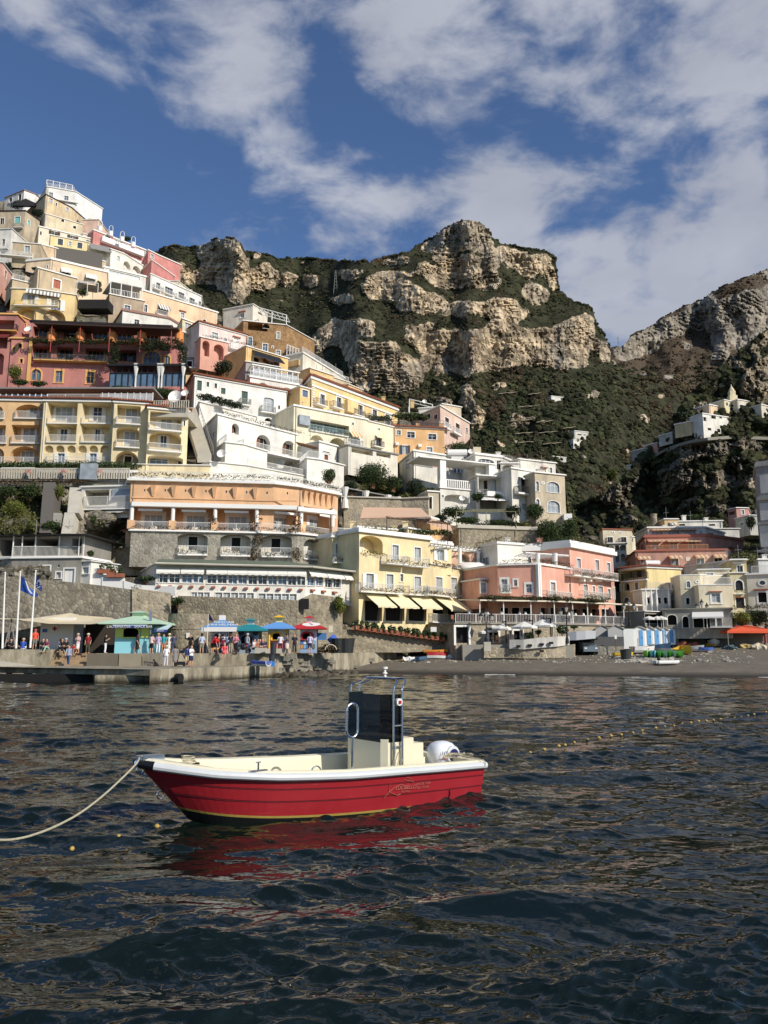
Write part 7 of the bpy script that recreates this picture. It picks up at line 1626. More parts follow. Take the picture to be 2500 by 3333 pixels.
m=MB();c=at(143,735,78.5);m.lathe((c.x,c.y,c.z-1),[(2.2,0),(1.95,3.6),(2.0,3.7),(1.9,3.8),(1.85,c.z*0+at(143,305,78.5).z-c.z+1)],20);o=m.build('round_bastion',STN);tag(o,'round rubble stone bastion with a small slit between the snack and blue kiosks','bastion');center_mesh(o)
slabfree('small black square window grille in the rubble retaining wall','wall_opening','window',1283,150,1368,255,83.3,DARK,.3)
slabfree('white notice sheet fixed to the round stone bastion','notice','notice',140,490,178,542,76.4,WHITE,.05)
slabfree('pale notice panel on the wall right of the red kiosk','notice','notice',1567,418,1608,485,82.9,CREAM,.1)
I_()
wallpoly('big grey stone cliff wall behind the flagpoles and sail',[(-300,180,850,81),(100,200,850,80.7),(700,255,850,80.5),(1130,310,850,80.3)],stone('cliff_stone',C(168,158,138),C(120,113,99),2.1,C(122,114,100)),1,'cliff_wall')
wallpoly('pale mortared rubble wall between the cliff wall and the round bastion',[(1115,295,850,80.1),(1420,335,850,80.6)],STNL,1,'retaining_wall')
D()
b=Bld('grey stone house with two white shuttered panels above the cliff wall',[(-200,885,88),(100,878),(690,872)],85,1120,(1,1,1,1),ref=1,depth=5,cor=.25,mat=plaster(C(128,122,108),.9),name='house');b.w(122,982,30,66,'o');b.w(378,996,84,116,'x',sh=WHITE);b.w(584,1020,86,116,'x',sh=WHITE);b.w(495,1015,40,48,'w',g=GLASSL);b.w(495,938,16,26,'o',arch=1,tw=0);b.finish();b.done=True
b2=Bld('white stepped garden walls with terracotta planters beside the restaurant',[(685,905),(768,900)],84.6,1100,WH,depth=4,cor=.1,name='garden_wall',cat='wall');b2.w(724,975,48,50,'w');b2.finish()
for q in([(757,955,1115,84.3),(860,958,1120,84.3)],[(858,1008,1120,84.2),(1045,1040,1145,84.2)],[(1043,1060,1150,84.1),(1140,1090,1165,84.1),(1200,1100,1172,84.0),(1330,1105,1180,84),(1480,1110,1190,83.6)]):wallpoly('',q,WHITE,.4,'wall_step',parent=b2.e)
for x,y in((895,965),(975,998)):m=MB();p=at(x,y+8,84);m.box(p.x-.9,p.x+.9,83.8,84.3,p.z-.35,p.z+.05);m.build('planter',TILE,b2.e);foliage('planter_leaves',[((p.x,84,p.z+.4),(.9,.4,.5))],130,.13,LEAFG,b2.e)
b=Bld('shaded open veranda with thin white posts at the left edge',[(-200,700),(700,684)],88.5,880,C(120,114,102),depth=7,cor=.12,name='veranda',cat='veranda',roofmat=DARKM,sink=.2,out=1.2)
b.log(55,790,110,150,4);b.log(210,782,180,150,4);b.log(400,780,180,150,4);b.log(650,770,90,130,4)
for x in(102,178,290,492,700):m=MB();p=at(x,880,87.3);m.tube([p,(p.x,p.y,b.Z)],.07,6);m.build('post',WHITE,b.e)
m=MB();p,q=at(100,868,87.2),at(700,858,87.2);rail_mb(m,[(p.x,p.y),(q.x,q.y)],q.z,1.1);m.build('railing',WROUGHT,b.e);m=MB();m.box(p.x-5,q.x,87,89,q.z-.35,q.z);m.build('floor_edge',CONCL,b.e);b.finish()
b=Bld('glazed white balcony annexe on the rock beside the orange hotel',[(690,278),(1118,266)],97.2,460,WH,depth=6,cor=.2,wear=.2);b.log(815,360,210,130,2,0,STNG);b.fb(1025,340,160,100,0,.1,GLASSL,'sliding_glass');b.bal(900,452,410,1.0,WROUGHT,None,h=1.5);b.awn(965,475,240,26,.8,AWNW);b.finish()
for(q,mt,lb)in(([(330,660),(430,660),(465,232),(368,232)],simple('dark_concrete',C(96,90,82),.9,var=.2),'dark grey sloping concrete buttress on the scrub slope'),([(515,665),(600,665),(632,488),(545,488)],CONCL,'pale lower concrete ramp wall on the rock slope'),([(568,490),(665,490),(700,278),(588,275)],CONCL,'pale upper concrete ramp wall on the rock slope'),([(440,600),(505,600),(520,490),(452,490)],CONC,'small grey concrete block between the two ramps')):
 m=MB();Ys=(90.2,90.2,98.2,98.2)if 'lower' not in lb else(90,90,93.6,93.6)
 if 'upper' in lb:Ys=(93.5,93.5,98,98)
 if 'small' in lb:Ys=(91.3,91.3,93.5,93.5)
 p=[at(x,y,Y)for(x,y),Y in zip(q,Ys)];t=Vector((0,2.5,-1));m.hexa([p[0],p[1],p[1]+t,p[0]+t,p[3],p[2],p[2]+t,p[3]+t]);o=m.build('concrete_buttress',mt);tag(o,lb,'buttress');center_mesh(o)
for(x,y,w_,h_,Y,mt,lb)in((60,300,200,120,98,LEAFG,'green scrub clump high on the slope at the left edge'),(260,300,200,140,98,LEAFG,'broad green scrub clump left of the dark buttress'),(430,600,200,110,91,LEAFG,'low green bushes at the foot of the dark buttress'),(270,600,120,90,91,LEAFY,'yellow green bush left of the dark buttress foot'),(120,450,260,160,95,LEAFY,'dry olive green scrub in the middle of the slope'),(500,300,90,120,97,LEAFY,'narrow shrub between the two buttresses'),(795,545,60,80,94,LEAFG,'single hanging green bush under the glazed annexe'),(765,830,70,60,87,LEAFG,'bright green bush beside the shaded veranda'),(1240,1040,150,60,84.2,LEAFW,'flowering bush in the white arched gate wall'),(1500,1230,140,80,80,LEAFG,'shrub on the ledge above the round bastion')):bush(lb,x,y,w_,h_,Y,mt)
G()
wallpoly('planter wall rising in front of the pale yellow hotel',[(-40,950,1150,89),(150,958,1150,90),(560,1000,1150,93),(800,1035,1140,94.5),(960,1062,1135,95.5)],STN,1.5,'promenade_wall')
for i in range(17):
 x=150+i*48;Y=89.4+i*.32;yb=955+i*6.2;t=bush('white flowering shrub in a terracotta pot, one of the hedge row before the yellow hotel',x,yb-45,74,92,Y,LEAFW,'potted_shrub','shrub',260,'potted shrubs before the yellow hotel',2,i,.13)
 p=at(x,yb,Y);m=MB();m.box(p.x-.4,p.x+.4,Y-.25,Y+.25,p.z-.05,p.z+.38);m.build('pot',TILE,t)
bush('dense green climber hanging at the corner of the white restaurant',20,740,120,170,87,LEAFY,n=1800)
b=Bld('small white beach shop with an open counter under a flat canopy',[(885,935,95.5),(1195,925)],94.5,1075,WH,ref=1,depth=4,cor=.3,name='beach_shop',cat='shop');b.w(930,1000,60,90,'w',g=GLASSB);b.w(1030,990,50,70,'o');b.w(1100,1010,64,120,'o');b.fb(1035,1045,70,55,0,.5,WHITE,'counter');b.finish()
slabfree('white notice board standing before the potted shrubs','notice_board','sign',783,935,832,975,92.5,WHITE,.1)
T_()
wallpoly('curved whitewashed parapet wall with square drain holes',[(478,540,618,90),(600,540,625,89.6),(760,522,610,89.6),(900,512,600,90),(1000,512,585,91)],plaster(C(206,200,186),.8),.5,'parapet')
wallpoly('rough stone sea wall below the whitewashed parapet',[(255,600,700,90.6),(478,618,700,90.4),(600,625,705,89.9),(760,610,705,89.9),(900,600,700,90.3),(1050,580,690,91.6)],STNL,1.4,'sea_wall')
for x,y in((556,598),(657,590),(760,581),(842,569),(760,640)):slabfree('dark square drain hole in the whitewashed parapet','drain_hole','drain hole',x-17,y-10,x+17,y+10,89.4,DARK,.25,'drain holes of the parapet')
slabfree('square rendered pier at the end of the bar terrace','pier_block','pillar',258,560,315,640,89.2,CONCL,.9)
ms=MB();p=at(300,615,91);q=at(1000,600,93);ms.box(p.x-3,q.x,90.9,96,p.z-1.5,p.z+.4);o=ms.build('bar_terrace_floor',CONC);tag(o,'paved bar terrace floor behind the parapet','terrace');center_mesh(o)
view(1560,1990,5.925)
LET=simple('grey_lettering',C(110,112,116),.8)
def text(s,size,loc,u,n,mat,parent,ext=.004,name='lettering',up_=Vector((0,0,1)),shear=0):
 cu=bpy.data.curves.new('t','FONT');cu.body=s;cu.size=size;cu.extrude=ext;cu.align_x='CENTER';cu.align_y='CENTER';cu.shear=shear;o=bpy.data.objects.new('t',cu);COL.objects.link(o)
 me=bpy.data.meshes.new_from_object(o.evaluated_get(bpy.context.evaluated_depsgraph_get()));bpy.data.objects.remove(o);me.materials.clear();me.materials.append(mat);me.name=name
 r=bpy.data.objects.new(name,me);COL.objects.link(r);u=Vector(u).normalized();n=Vector(n).normalized();up_=n.cross(u)
 M=Matrix((u,up_,n)).transposed().to_4x4();M.translation=Vector(loc)-(wloc(parent)if parent else Vector((0,0,0)));r.matrix_local=M
 if parent:r.parent=parent
 return r
def parasol(label,x,ya,ye,w_,Y,zbase,arm=None,txt=None,group=None,mat=None):
 a,e=at(x,ya,Y),at(x,ye,Y);R_=w_/VS/F*Y/2;t=thing('parasol',label,'parasol',(a.x,a.y,zbase),group);m=MB();k=8;rot=math.pi/8
 pts=[Vector((a.x+math.cos(rot+i*math.pi/4)*R_,a.y+math.sin(rot+i*math.pi/4)*R_*.9,e.z+.18))for i in range(8)]
 for i in range(8):p,q=pts[i],pts[(i+1)%8];m.face(p,q,a);m.face(p,p-Vector((0,0,.2)),q-Vector((0,0,.2)),q)
 m.build('canopy',mat or AWNW,t)
 if txt:text(txt,.24,(pts[5]+pts[6])/2+Vector((0,-.02,-.10)),pts[6]-pts[5],(pts[6]-pts[5]).cross(Vector((0,0,1))),LET,t)
 m=MB()
 if arm:p=at(arm[0],arm[1],Y-.6);m.tube([Vector((p.x,p.y,zbase)),p+Vector((0,0,.3))],.09,6);m.tube([p+Vector((0,0,.3)),a+Vector((0,0,.15))],.07,6);m.build('cantilever_arm',DARKM,t)
 else:m.tube([(a.x,a.y,zbase),a],.03,6);m.build('pole',WHITE,t)
 return t
zb0=at(600,620,92).z
parasol('white cantilever parasol, leftmost of three over the bar terrace',440,238,362,400,92,zb0,(512,240),'GRANATA');parasol('white cantilever parasol in the middle of the bar terrace',870,190,330,540,92,zb0,(1024,230),'GRANATA');parasol('white cantilever parasol, rightmost of three over the bar terrace',1220,150,300,540,92.5,zb0,(1375,190),'GRANATA')
for x,ya,ye,w_ in((270,262,322,230),(70,362,430,150),(260,362,402,200)):parasol('small white parasol beside the lamp post left of the bar terrace',x,ya,ye,w_,93.2,zb0,None,None,'small parasols of the bar')
for x,s in((815,'BAR'),(605,'PIZZA')):
 p,q=at(x-28,530,92.5),at(x+28,345,92.5);t=thing('sign_board','tall white sign board reading %s down its length'%s,'sign',p);m=MB();m.box(p.x,q.x,92.5,92.6,p.z,q.z);m.build('board',WHITE,t)
 for i,ch in enumerate(s):text(ch,.42 if s=='BAR' else.32,((p.x+q.x)/2,92.48,q.z-.35-i*(q.z-p.z-.4)/len(s)),(1,0,0),(0,-1,0),DARKM,t)
for i,(x,y)in enumerate(((270,700),(385,690),(470,700),(330,560),(620,600))):
 p=at(x,y,91.6-i*.1);p.z=zb0+.02;c=thing('chair','wooden bar chair on the terrace under the white parasols','chair',p,'wooden chairs of the bar terrace',rad(40*i));m=MB();m.box(-.22,.22,-.22,.22,.42,.46)
 m.build('seat',WOOD,c,local=True);m=MB();[m.box(-.2,.2,.19,.23,z,z+.07)for z in(.55,.68,.81)];m.build('backrest',WOOD,c,local=True)
 for dx in(-.19,.19):
  for dy in(-.19,.21):m=MB();m.tube([(dx,dy,0),(dx,dy,.42 if dy<0 else.9)],.02,5);m.build('leg',WOOD,c,local=True)
T_()
for(x,y,w_,h_,Y,mt,lb)in((235,500,60,90,94.2,LEAFD,'dark plant beside the white beach shop'),(940,450,130,90,93.6,LEAFW,'white flowering hedge right of the bar parasols'),(650,500,70,60,91.5,LEAFG,'potted plant behind the parapet of the bar terrace'),(730,470,60,50,92.4,LEAFG,'climber on the rock wall under the middle parasol'),(1040,430,90,24,94,LEAFW,'small flowering shrub above the arched bridge')):bush(lb,x,y,w_,h_,Y,mt)
wallpoly('white arched bridge parapet over the dark boat store',[(985,480,548,92.5),(1060,468,545,92),(1140,462,538,91.8),(1228,462,530,91.8)],simple('bridge_white',C(206,206,204),.8,var=.06),.8,'bridge_parapet','bridge')
p,q=at(1015,675,93.5),at(1228,535,93.5);m=MB();m.box(p.x,q.x,95,95.3,p.z-.5,q.z);m.box(p.x,q.x,92.6,95,q.z-.1,q.z+.1);o=m.build('boat_store',DARK);tag(o,'dark slab painted for the shade of the boat store under the arched bridge','boat store');center_mesh(o)  # slab coloured dark in place of the shaded space behind the bridge
c=at(1190,668,92.6);t=thing('parked_car','grey car parked in the shade under the arched bridge','car',c);m=MB()
def prof(pts,x0,x1,m):
 k=len(pts);a=[m.V((x0,y,z))for y,z in pts];b_=[m.V((x1,y,z))for y,z in pts];m.f.append(a);m.f.append(b_[::-1]);m.m+=[0,0]
 for i in range(k):m.f.append([a[i],b_[i],b_[(i+1)%k],a[(i+1)%k]]);m.m.append(0)
prof([(0,.3),(0,.85),(.8,.95),(1.3,1.42),(2.8,1.45),(3.5,.95),(3.9,.9),(3.9,.3)],-.85,.85,m);m.xf=None;o=m.build('car_body',simple('grey_car_paint',C(110,122,130),.35,var=.05),t,local=True)
m=MB();m.box(-.7,.7,.85,1.22,.98,1.3);m.build('windscreen',GLASS,t,local=True)
for dx in(-.8,.8):
 for dy in(.7,3.1):m=MB();m.lathe((dx-.1,dy,.32),[(.32,0),(.32,.2)],14,'X');m.build('wheel',DARKM,t,local=True)
for dx in(-.6,.6):m=MB();m.box(dx-.13,dx+.13,-.02,.02,.62,.76);m.build('headlight',WHITE,t,local=True)
def streetlamp(label,x,ytop,zb_,Y,n=3):
 p=at(x,ytop,Y);t=thing('street_lamp',label,'street lamp',(p.x,p.y,zb_),'black cast iron street lamps');m=MB();m.tube([(p.x,p.y,zb_),(p.x,p.y,p.z-.9)],[.11,.05],8);m.lathe((p.x,p.y,zb_),[(.22,0),(.18,.5),(.1,.8)],10)
 for s in((0,)if n==1 else(-1,0,1)):
  if s:m.tube([(p.x,p.y,p.z-1.6),(p.x+s*.35,p.y,p.z-1.75),(p.x+s*.62,p.y,p.z-1.35)],.035,6)
 m.build('pole',DARKM,t)
 for s in((0,)if n==1 else(-1,0,1)):
  c=Vector((p.x+s*.62,p.y,p.z-(.9 if s==0 else 1.35)));m=MB();m.lathe(c,[(.12,0),(.24,.5)],6);l=m.build('lantern',simple('milky_glass',C(176,176,166),.3),t);m=MB();m.lathe(c+Vector((0,0,.5)),[(.28,0),(.1,.25),(.02,.45)],6);m.build('lantern_cap',DARKM,l)
streetlamp('three-armed black lamp post left of the bar parasols',272,268,zb0,91.2);streetlamp('three-armed black lamp post in the middle of the covered terrace',968,228,zb0,90.7);streetlamp('three-armed black lamp post at the right end of the salmon hotel',1514,185,at(1514,425,101).z,101)
H();streetlamp('three-armed black lamp post before the cream house with the stair',1209,560,at(1209,745,98.5).z,98.5)
S_()
HUTW=simple('hut_white',C(226,224,216),.7,var=.06);HUTG=simple('hut_grey',C(176,174,168),.8,var=.15);BLUED=simple('blue_door',C(96,158,204),.6,var=.08);ROOFG=simple('hut_roof',C(146,142,130),.85,var=.2)  # the grey coat also carries painted shade on the large white hut
def hut(label,x0,x1,yt,yp,yb,Y,side,col,door=None,dcol=BLUED,group=None,dp=2.2):
 a,b_,pk=at(x0,yb,Y),at(x1,yb,Y),at((x0+x1)/2,yp,Y);e=at(x0,yt,Y).z;t=thing('beach_hut',label,'beach hut',(a.x,Y,a.z),group);m=MB();xm=(a.x+b_.x)/2;ex=side
 for(p,q)in(((a.x,a.z),(b_.x,a.z)),):pass
 F0=[(a.x,Y,a.z-.3),(b_.x,Y,a.z-.3),(b_.x,Y,e),(xm,Y,pk.z),(a.x,Y,e)];B0=[(x+ex,y+dp,z)for x,y,z in F0];m.face(*F0);m.face(*B0[::-1])
 for i,j in((0,1),(1,2),(4,0)):m.face(F0[j],F0[i],B0[i],B0[j])
 m.build('wall',col,t);m=MB();o_=.14
 for s,p in((-1,F0[4]),(1,F0[2])):
  A=Vector(p)+Vector((s*o_,-o_,-.08));K=Vector(F0[3])+Vector((0,-o_,.0));d=Vector((ex,dp+2*o_,0));h=Vector((0,0,.07));m.hexa([A,K,K+d,A+d,A+h,K+h,K+d+h,A+d+h]if s<0 else[K,A,A+d,K+d,K+h,A+h,A+d+h,K+d+h])
 m.build('roof',ROOFG,t)
 if door:p,q=at(door[0],yb-2,Y),at(door[1],door[2],Y);m=MB();m.box(p.x,q.x,Y-.05,Y+.02,a.z,q.z);d=m.build('door',dcol,t);m=MB();m.box(q.x-.14,q.x-.1,Y-.1,Y-.05,a.z+.9,a.z+1.05);m.build('handle',DARKM,d)
 return t
hut('plain grey gabled beach hut at the left end of the row',400,500,192,170,255,97.5,.6,HUTG);hut('large plain white gabled beach hut with a broad side wall',495,606,194,168,320,94.5,1.0,HUTG,dp=3)  # large hut is white; the shade on its gable is coloured grey
p,q=at(606,322,94.45),at(675,194,94.45);m=MB();m.box(p.x+.02,q.x,94.45,97,p.z-.3,q.z);o=m.build('hut_annexe',HUTW);tag(o,'blank white hut side wall beside the blue door huts','beach hut');center_mesh(o)
for i,(x0,x1,d0,d1)in enumerate(((678,762,722,743),(764,822,780,803),(824,878,836,859),(880,925,893,912),(920,985,945,965))):
 hut(('first','second','third','fourth','last')[i]+' white beach hut with a pale blue door counting from the left',x0,x1,196+i*1.5,178+i*2,318-i*6,96+i*.7,1.2,HUTW,(d0,d1,204),BLUED)
slabfree('dark grey tarpaulin fence panel before the large white hut','fence_panel','fence',390,252,606,322,93.6,simple('dark_tarp',C(84,84,82),.8,var=.2,scale=1),.15)
slabfree('grey stone plinth wall under the tarpaulin fence','plinth','wall',390,322,606,400,93.3,STNG,1)
T_();t=thing('notice_sign','small white notice on a post leaning before the tarpaulin fence','sign',at(1404,640,92.6));m=MB();m.tube([at(1408,640,92.6),at(1400,520,92.6)],.05,5);m.build('post',WOOD,t);m=MB();p,q=at(1393,535,92.5),at(1410,503,92.5);m.box(p.x,q.x,92.45,92.5,p.z,q.z);m.build('board',WHITE,t)
S_()
def hull_mb(L,B,H,m,sheer=.25,tr=.75,N_=10,open_=True,t=.05):
 """open boat: bow at +x; outer and inner skin"""
 def st(k,ins=0):
  s=k/N_;b_=B/2*(1-s**2.6)*(tr+(1-tr)*min(1,s*3));b_=max(b_-ins,.01);h=H*(1+sheer*(abs(s-.35)**1.6)*2);x=-L/2+L*s;r=.10*L*s**4
  return[(x-r*1.4,0,ins*1.2),(x-r,-b_*.62,.12*H+ins),(x-r*.4,-b_*.9,.5*H),(x,-b_,h)],[(x-r*1.4,0,ins*1.2),(x-r,b_*.62,.12*H+ins),(x-r*.4,b_*.9,.5*H),(x,b_,h)]
 O_=[st(k)for k in range(N_+1)];I2=[st(k,t)for k in range(N_+1)]
 for side in(0,1):
  for k in range(N_):
   for j in range(3):m.mi=1 if j==2 else 0;m.face(O_[k][side][j],O_[k+1][side][j],O_[k+1][side][j+1],O_[k][side][j+1])
   m.mi=2
   for j in range(3):m.face(I2[k][side][j],I2[k+1][side][j],I2[k+1][side][j+1],I2[k][side][j+1])
   m.face(O_[k][side][3],O_[k+1][side][3],I2[k+1][side][3],I2[k][side][3])
 m.mi=0;m.face(*O_[0][0],*O_[0][1][:0:-1]);m.mi=2;m.face(*I2[0][0],*I2[0][1][:0:-1])
def rowboat(label,x,y,L,rz,cols,B=1.5,H=.6,tilt=0,mast=0,cat='boat',name='rowing_boat',zoff=0,flip=False):
 p=beachpt(x,y);t=thing(name,label,cat,p+Vector((0,0,zoff)),'small boats pulled up on the beach' if cat=='boat' else 'kayaks laid on the beach',rad(rz));t.rotation_euler[0]=rad(tilt)
 m=MB();hull_mb(L,B,H,m);M=[simple('boat_%02x%02x%02x'%c,C(*c),.45,var=.06)for c in cols];m.build('hull',M,t,local=True)
 m=MB()
 for k in(-.2,.1):m.box(L*k-.13,L*k+.13,-B*.42,B*.42,H*.72,H*.78)
 m.build('thwart',M[2],t,local=True)
 if mast:m=MB();m.tube([(L*.15,0,.2),(L*.15,0,mast)],.04,6);m.build('mast',WHITE,t,local=True)
 return t
W_=(228,226,218)
rowboat('long white boat with an orange yellow cloth over its bow',752,372,3.0,15,(W_,W_,(190,180,160)),1.7,.7);rowboat('white boat with a pale blue deck and a short mast',888,360,3.8,-78,(W_,(98,140,178),(110,150,184)),1.8,.8,0,3.6)
rowboat('small blue boat behind the white masted one',968,322,2.4,-65,(W_,(70,120,180),(150,90,60)),1.3,.55);rowboat('white boat with a grey inside at the right of the kayaks',1108,360,3.0,-50,(W_,W_,(160,160,156)),1.6,.6)
rowboat('cream and yellow boat with a tall mast near the orange tent',1265,325,3.0,-110,((216,190,130),W_,(150,150,140)),1.6,.75,0,4.6);rowboat('yellow open tender with a black outboard near the dark bin',606,398,2.3,5,((226,186,50),(226,186,50),(180,150,60)),1.1,.42)
rowboat('blue lidded grey pedal float right of the boats',1197,364,1.7,182,((170,174,176),(74,110,190),(90,120,190)),1.2,.5,name='pedal_float');rowboat('rounded yellow covered boat in the middle of the beach row',1058,378,2.4,-70,((222,184,60),(222,184,60),(222,184,60)),1.6,.75,18)
for i,(x,c,r)in enumerate(((772,(110,206,60),60),(802,(150,206,226),70),(826,(120,190,222),62),(858,(112,208,60),78),(896,(176,196,200),92),(926,(112,208,60),90),(957,(186,202,206),96),(998,(116,214,62),110))):
 rowboat(('lime green kayak furthest left in the row','pale blue kayak left of its darker twin','sky blue kayak leaning on the pale blue one','lime green kayak between blue and grey ones','pale grey blue kayak left of the dinghy bow','narrow lime green kayak between two grey ones','pale grey kayak second from the right','lime green kayak furthest right in the row')[i],x,402,2.7,-90+(r-90)*.5,(c,c,c),.72,.62,0,0,'kayak','kayak')
def heap(label,x,y,w_,h_,mat,name='tarpaulin_heap',cat='tarpaulin',n=7,seed=1,dy=1.0):
 p=beachpt(x,y);Y=p.y;mw=w_/VS/F*Y;mh=h_/VS/F*Y;m=MB();r=random.Random(seed+int(x))
 for k in range(n):m.ball((p.x+(k/(n-1)-.5)*mw*.8,Y+r.uniform(-.3,.3)*dy,p.z+mh*r.uniform(.15,.45)),mh*r.uniform(.4,.62),8,5,r.uniform(.7,1))
 me=remesh(m,.09,name);v=me.vertices
 for q in v:q.co+=Vector((mnoise.noise(q.co*2.2),mnoise.noise(q.co*2.2+Vector((9,0,0))),mnoise.noise(q.co*2.6+Vector((0,5,0)))))*.22
 me.materials.clear();me.materials.append(mat);o=bpy.data.objects.new(name,me);COL.objects.link(o);me.polygons.foreach_set('use_smooth',[False]*len(me.polygons));tag(o,label,cat);center_mesh(o);return o
hc=lambda n,c:simple(n,C(*c),.9,var=.25,scale=3)
heap('dark green tarpaulin bundled over the boats by the huts',790,345,115,45,hc('green_tarp',(44,84,76)));heap('dark blue covers piled before the second blue door hut',792,318,50,36,hc('navy_tarp',(34,38,60)),n=4);heap('orange brown sails heaped behind the beached boats',1075,326,150,40,hc('rust_tarp',(170,92,66)));heap('black covers lying between the boats',1150,345,90,30,hc('black_tarp',(40,38,38)),n=5)
heap('cream canvas sheet thrown over gear right of the orange tent',1592,344,90,55,hc('cream_canvas',(206,192,164)));heap('yellow beige canvas bundle left of the cream canvas',1500,338,50,45,hc('ochre_canvas',(196,172,112)),n=4);heap('teal and grey gear piled at the left of the orange tent',1385,345,90,40,hc('teal_gear',(84,104,104)),n=6);heap('orange yellow cloth over the bow of the long white boat',705,368,56,40,hc('yellow_cloth',(226,170,64)),n=4,dy=.3);heap('yellow sheet over the stern of the cream boat',1240,325,30,44,hc('yellow_cloth',(226,170,64)),n=3,dy=.3)
t=thing('waste_bin','dark cylindrical bin standing beside the yellow tender','bin',beachpt(624,418));m=MB();m.lathe((0,0,0),[(.5,0),(.62,1.0),(.66,1.05),(.6,1.05)],14);m.build('bin_body',simple('dark_green_plastic',C(52,56,50),.6),t,local=True)
p=beachpt(922,455);t=thing('inflatable_dinghy','white inflatable dinghy with a black outboard lying nearest the water','dinghy',p,None,rad(12))
t.scale=(.6,)*3
for s in(-1,1):m=MB();m.tube([(-2.2,s*.75,.35),(-2.0,s*.75,.35),(1.2,s*.75,.38),(1.9,s*.35,.5)],[.1,.3,.3,.26],12);m.build('air_tube',HUTW,t,local=True)
m=MB();m.box(-1.8,1.4,-.6,.6,.1,.2);m.build('floor',GREYM,t,local=True);m=MB();m.ball((-1.5,0,.95),.28,8,6,1.3);m.box(-1.58,-1.42,-.08,.08,.1,.8);m.build('outboard',DARKM,t,local=True)
p=beachpt(1535,335);t=thing('gazebo','orange pop-up gazebo at the right end of the beach','tent',p);ORT=simple('orange_cloth',C(226,92,52),.8);m=MB();R_=3.3;zt=at(1535,165,p.y).z-p.z;ze=at(1535,212,p.y).z-p.z;c4=[(-R_,-1.5),(R_,-1.5),(R_,3),(-R_,3)]
for i in range(4):a,b_=c4[i],c4[(i+1)%4];m.face((*a,ze),(*b_,ze),(0,.75,zt));m.face((*a,ze),(*a,ze-.25),(*b_,ze-.25),(*b_,ze))
m.build('canopy',ORT,t,local=True)
for a in c4:m=MB();m.tube([(*a,-.4),(*a,ze)],.05,5);m.build('leg',GREYM,t,local=True)
slabfree('red storage container wall left of the orange gazebo','red_panel','panel',1402,168,1462,250,100.5,simple('red_panel_paint',C(150,62,50),.8,var=.2),1);slabfree('stack of red and brown crates under the orange gazebo','crate_stack','crates',1600,200,1659,300,99.5,simple('crate_red',C(142,60,44),.8,var=.4,scale=2),1)
c=beachpt(1525,320);t=thing('folded_parasol','folded white parasol standing before the orange gazebo','parasol',c);m=MB();m.lathe(c+Vector((0,-.5,0)),[(.1,.4),(.42,1.2),(.3,3.2),(.05,4.4)],9);m.build('canopy',AWNW,t);m=MB();m.tube([c+Vector((0,-.5,-.2)),c+Vector((0,-.5,4.6))],.04,5);m.build('pole',WHITE,t)
bush('dense green hedge above the beach left of the orange gazebo',1390,105,130,110,101,LEAFG);bush('broad green hedge above the beach behind the orange gazebo',1560,100,240,100,101.5,LEAFG);bush('small dark shrub beside the white posts at the beach edge',1215,245,70,90,100,LEAFD)
for x in(790,850,878):parasol('white scalloped parasol on the promenade above the blue door huts',x,100,128,90,99,at(x,190,99).z,None,None,'white parasols above the beach huts')
view(1200,2060,4.608)
rowboat('blue and white boat propped up near the white beach shop',1145,232,2.7,6,((110,164,208),(176,206,222),W_),1.3,.7,-14,zoff=.35);rowboat('navy boat with a cream deck and a covered outboard',785,335,2.9,16,((30,34,50),W_,(216,196,146)),1.4,.8,-8);rowboat('red boat with a grey bow under the orange canoe',1035,392,2.5,4,(W_,(176,40,44),(150,60,60)),1.2,.7,-10);rowboat('orange canoe lying across the red boat',1015,392,2.9,5,((226,150,50),(226,150,50),(206,136,60)),1.0,.38,0,0,'kayak','canoe',.66)
rowboat('slate blue kayak standing on end beside the red boat',805,415,2.7,62,((78,110,140),)*3,.8,.4,0,0,'kayak','kayak');heap('navy cover over the outboard of the navy boat',630,318,78,100,hc('navy_tarp',(34,38,60)),n=3,dy=.3);heap('white sacks piled left of the navy boat',620,424,200,80,HUTW,'sack_pile','sacks',6);heap('white covered inflatable lying right of the red boat',1262,384,190,66,HUTW,'covered_inflatable','inflatable',6);heap('small yellow bag beside the white sacks',470,414,70,26,hc('yellow_cloth',(226,170,64)),n=3)
t=thing('table','plain wooden table behind the walkers on the slipway','table',beachpt(522,258));m=MB();m.box(-.75,.75,-.4,.4,1.2,1.3);m.build('tabletop',WOOD,t,local=True)
for dx in(-.6,.6):m=MB();m.box(dx-.06,dx+.06,-.3,.3,0,1.2);m.build('leg',WOOD,t,local=True)
for i,(x,y,sh,lw,lg,lb)in enumerate(((262,292,(92,88,74),(70,66,60),'shorts','man in olive shirt pulling a dark suitcase, first of three walkers'),(362,292,(60,52,60),(40,38,44),'shorts','person in dark shirt pulling a red suitcase, middle of three walkers'),(455,285,(224,222,230),(140,144,146),'shorts','man in white shirt and grey shorts, last of three walkers'),(912,215,(230,226,224),(40,40,46),'trousers','person in white shirt by the propped blue and white boat'),(1490,225,(36,34,36),(30,30,32),'dress','woman in black dress walking past the beach shop'),(1530,205,(210,206,214),(60,60,66),'shorts','man in white top entering the beach shop'))):q=beachpt(x,y);person(lb,q,'walk',sh,lw,lg,'b',None,-80 if i<3 else 20)
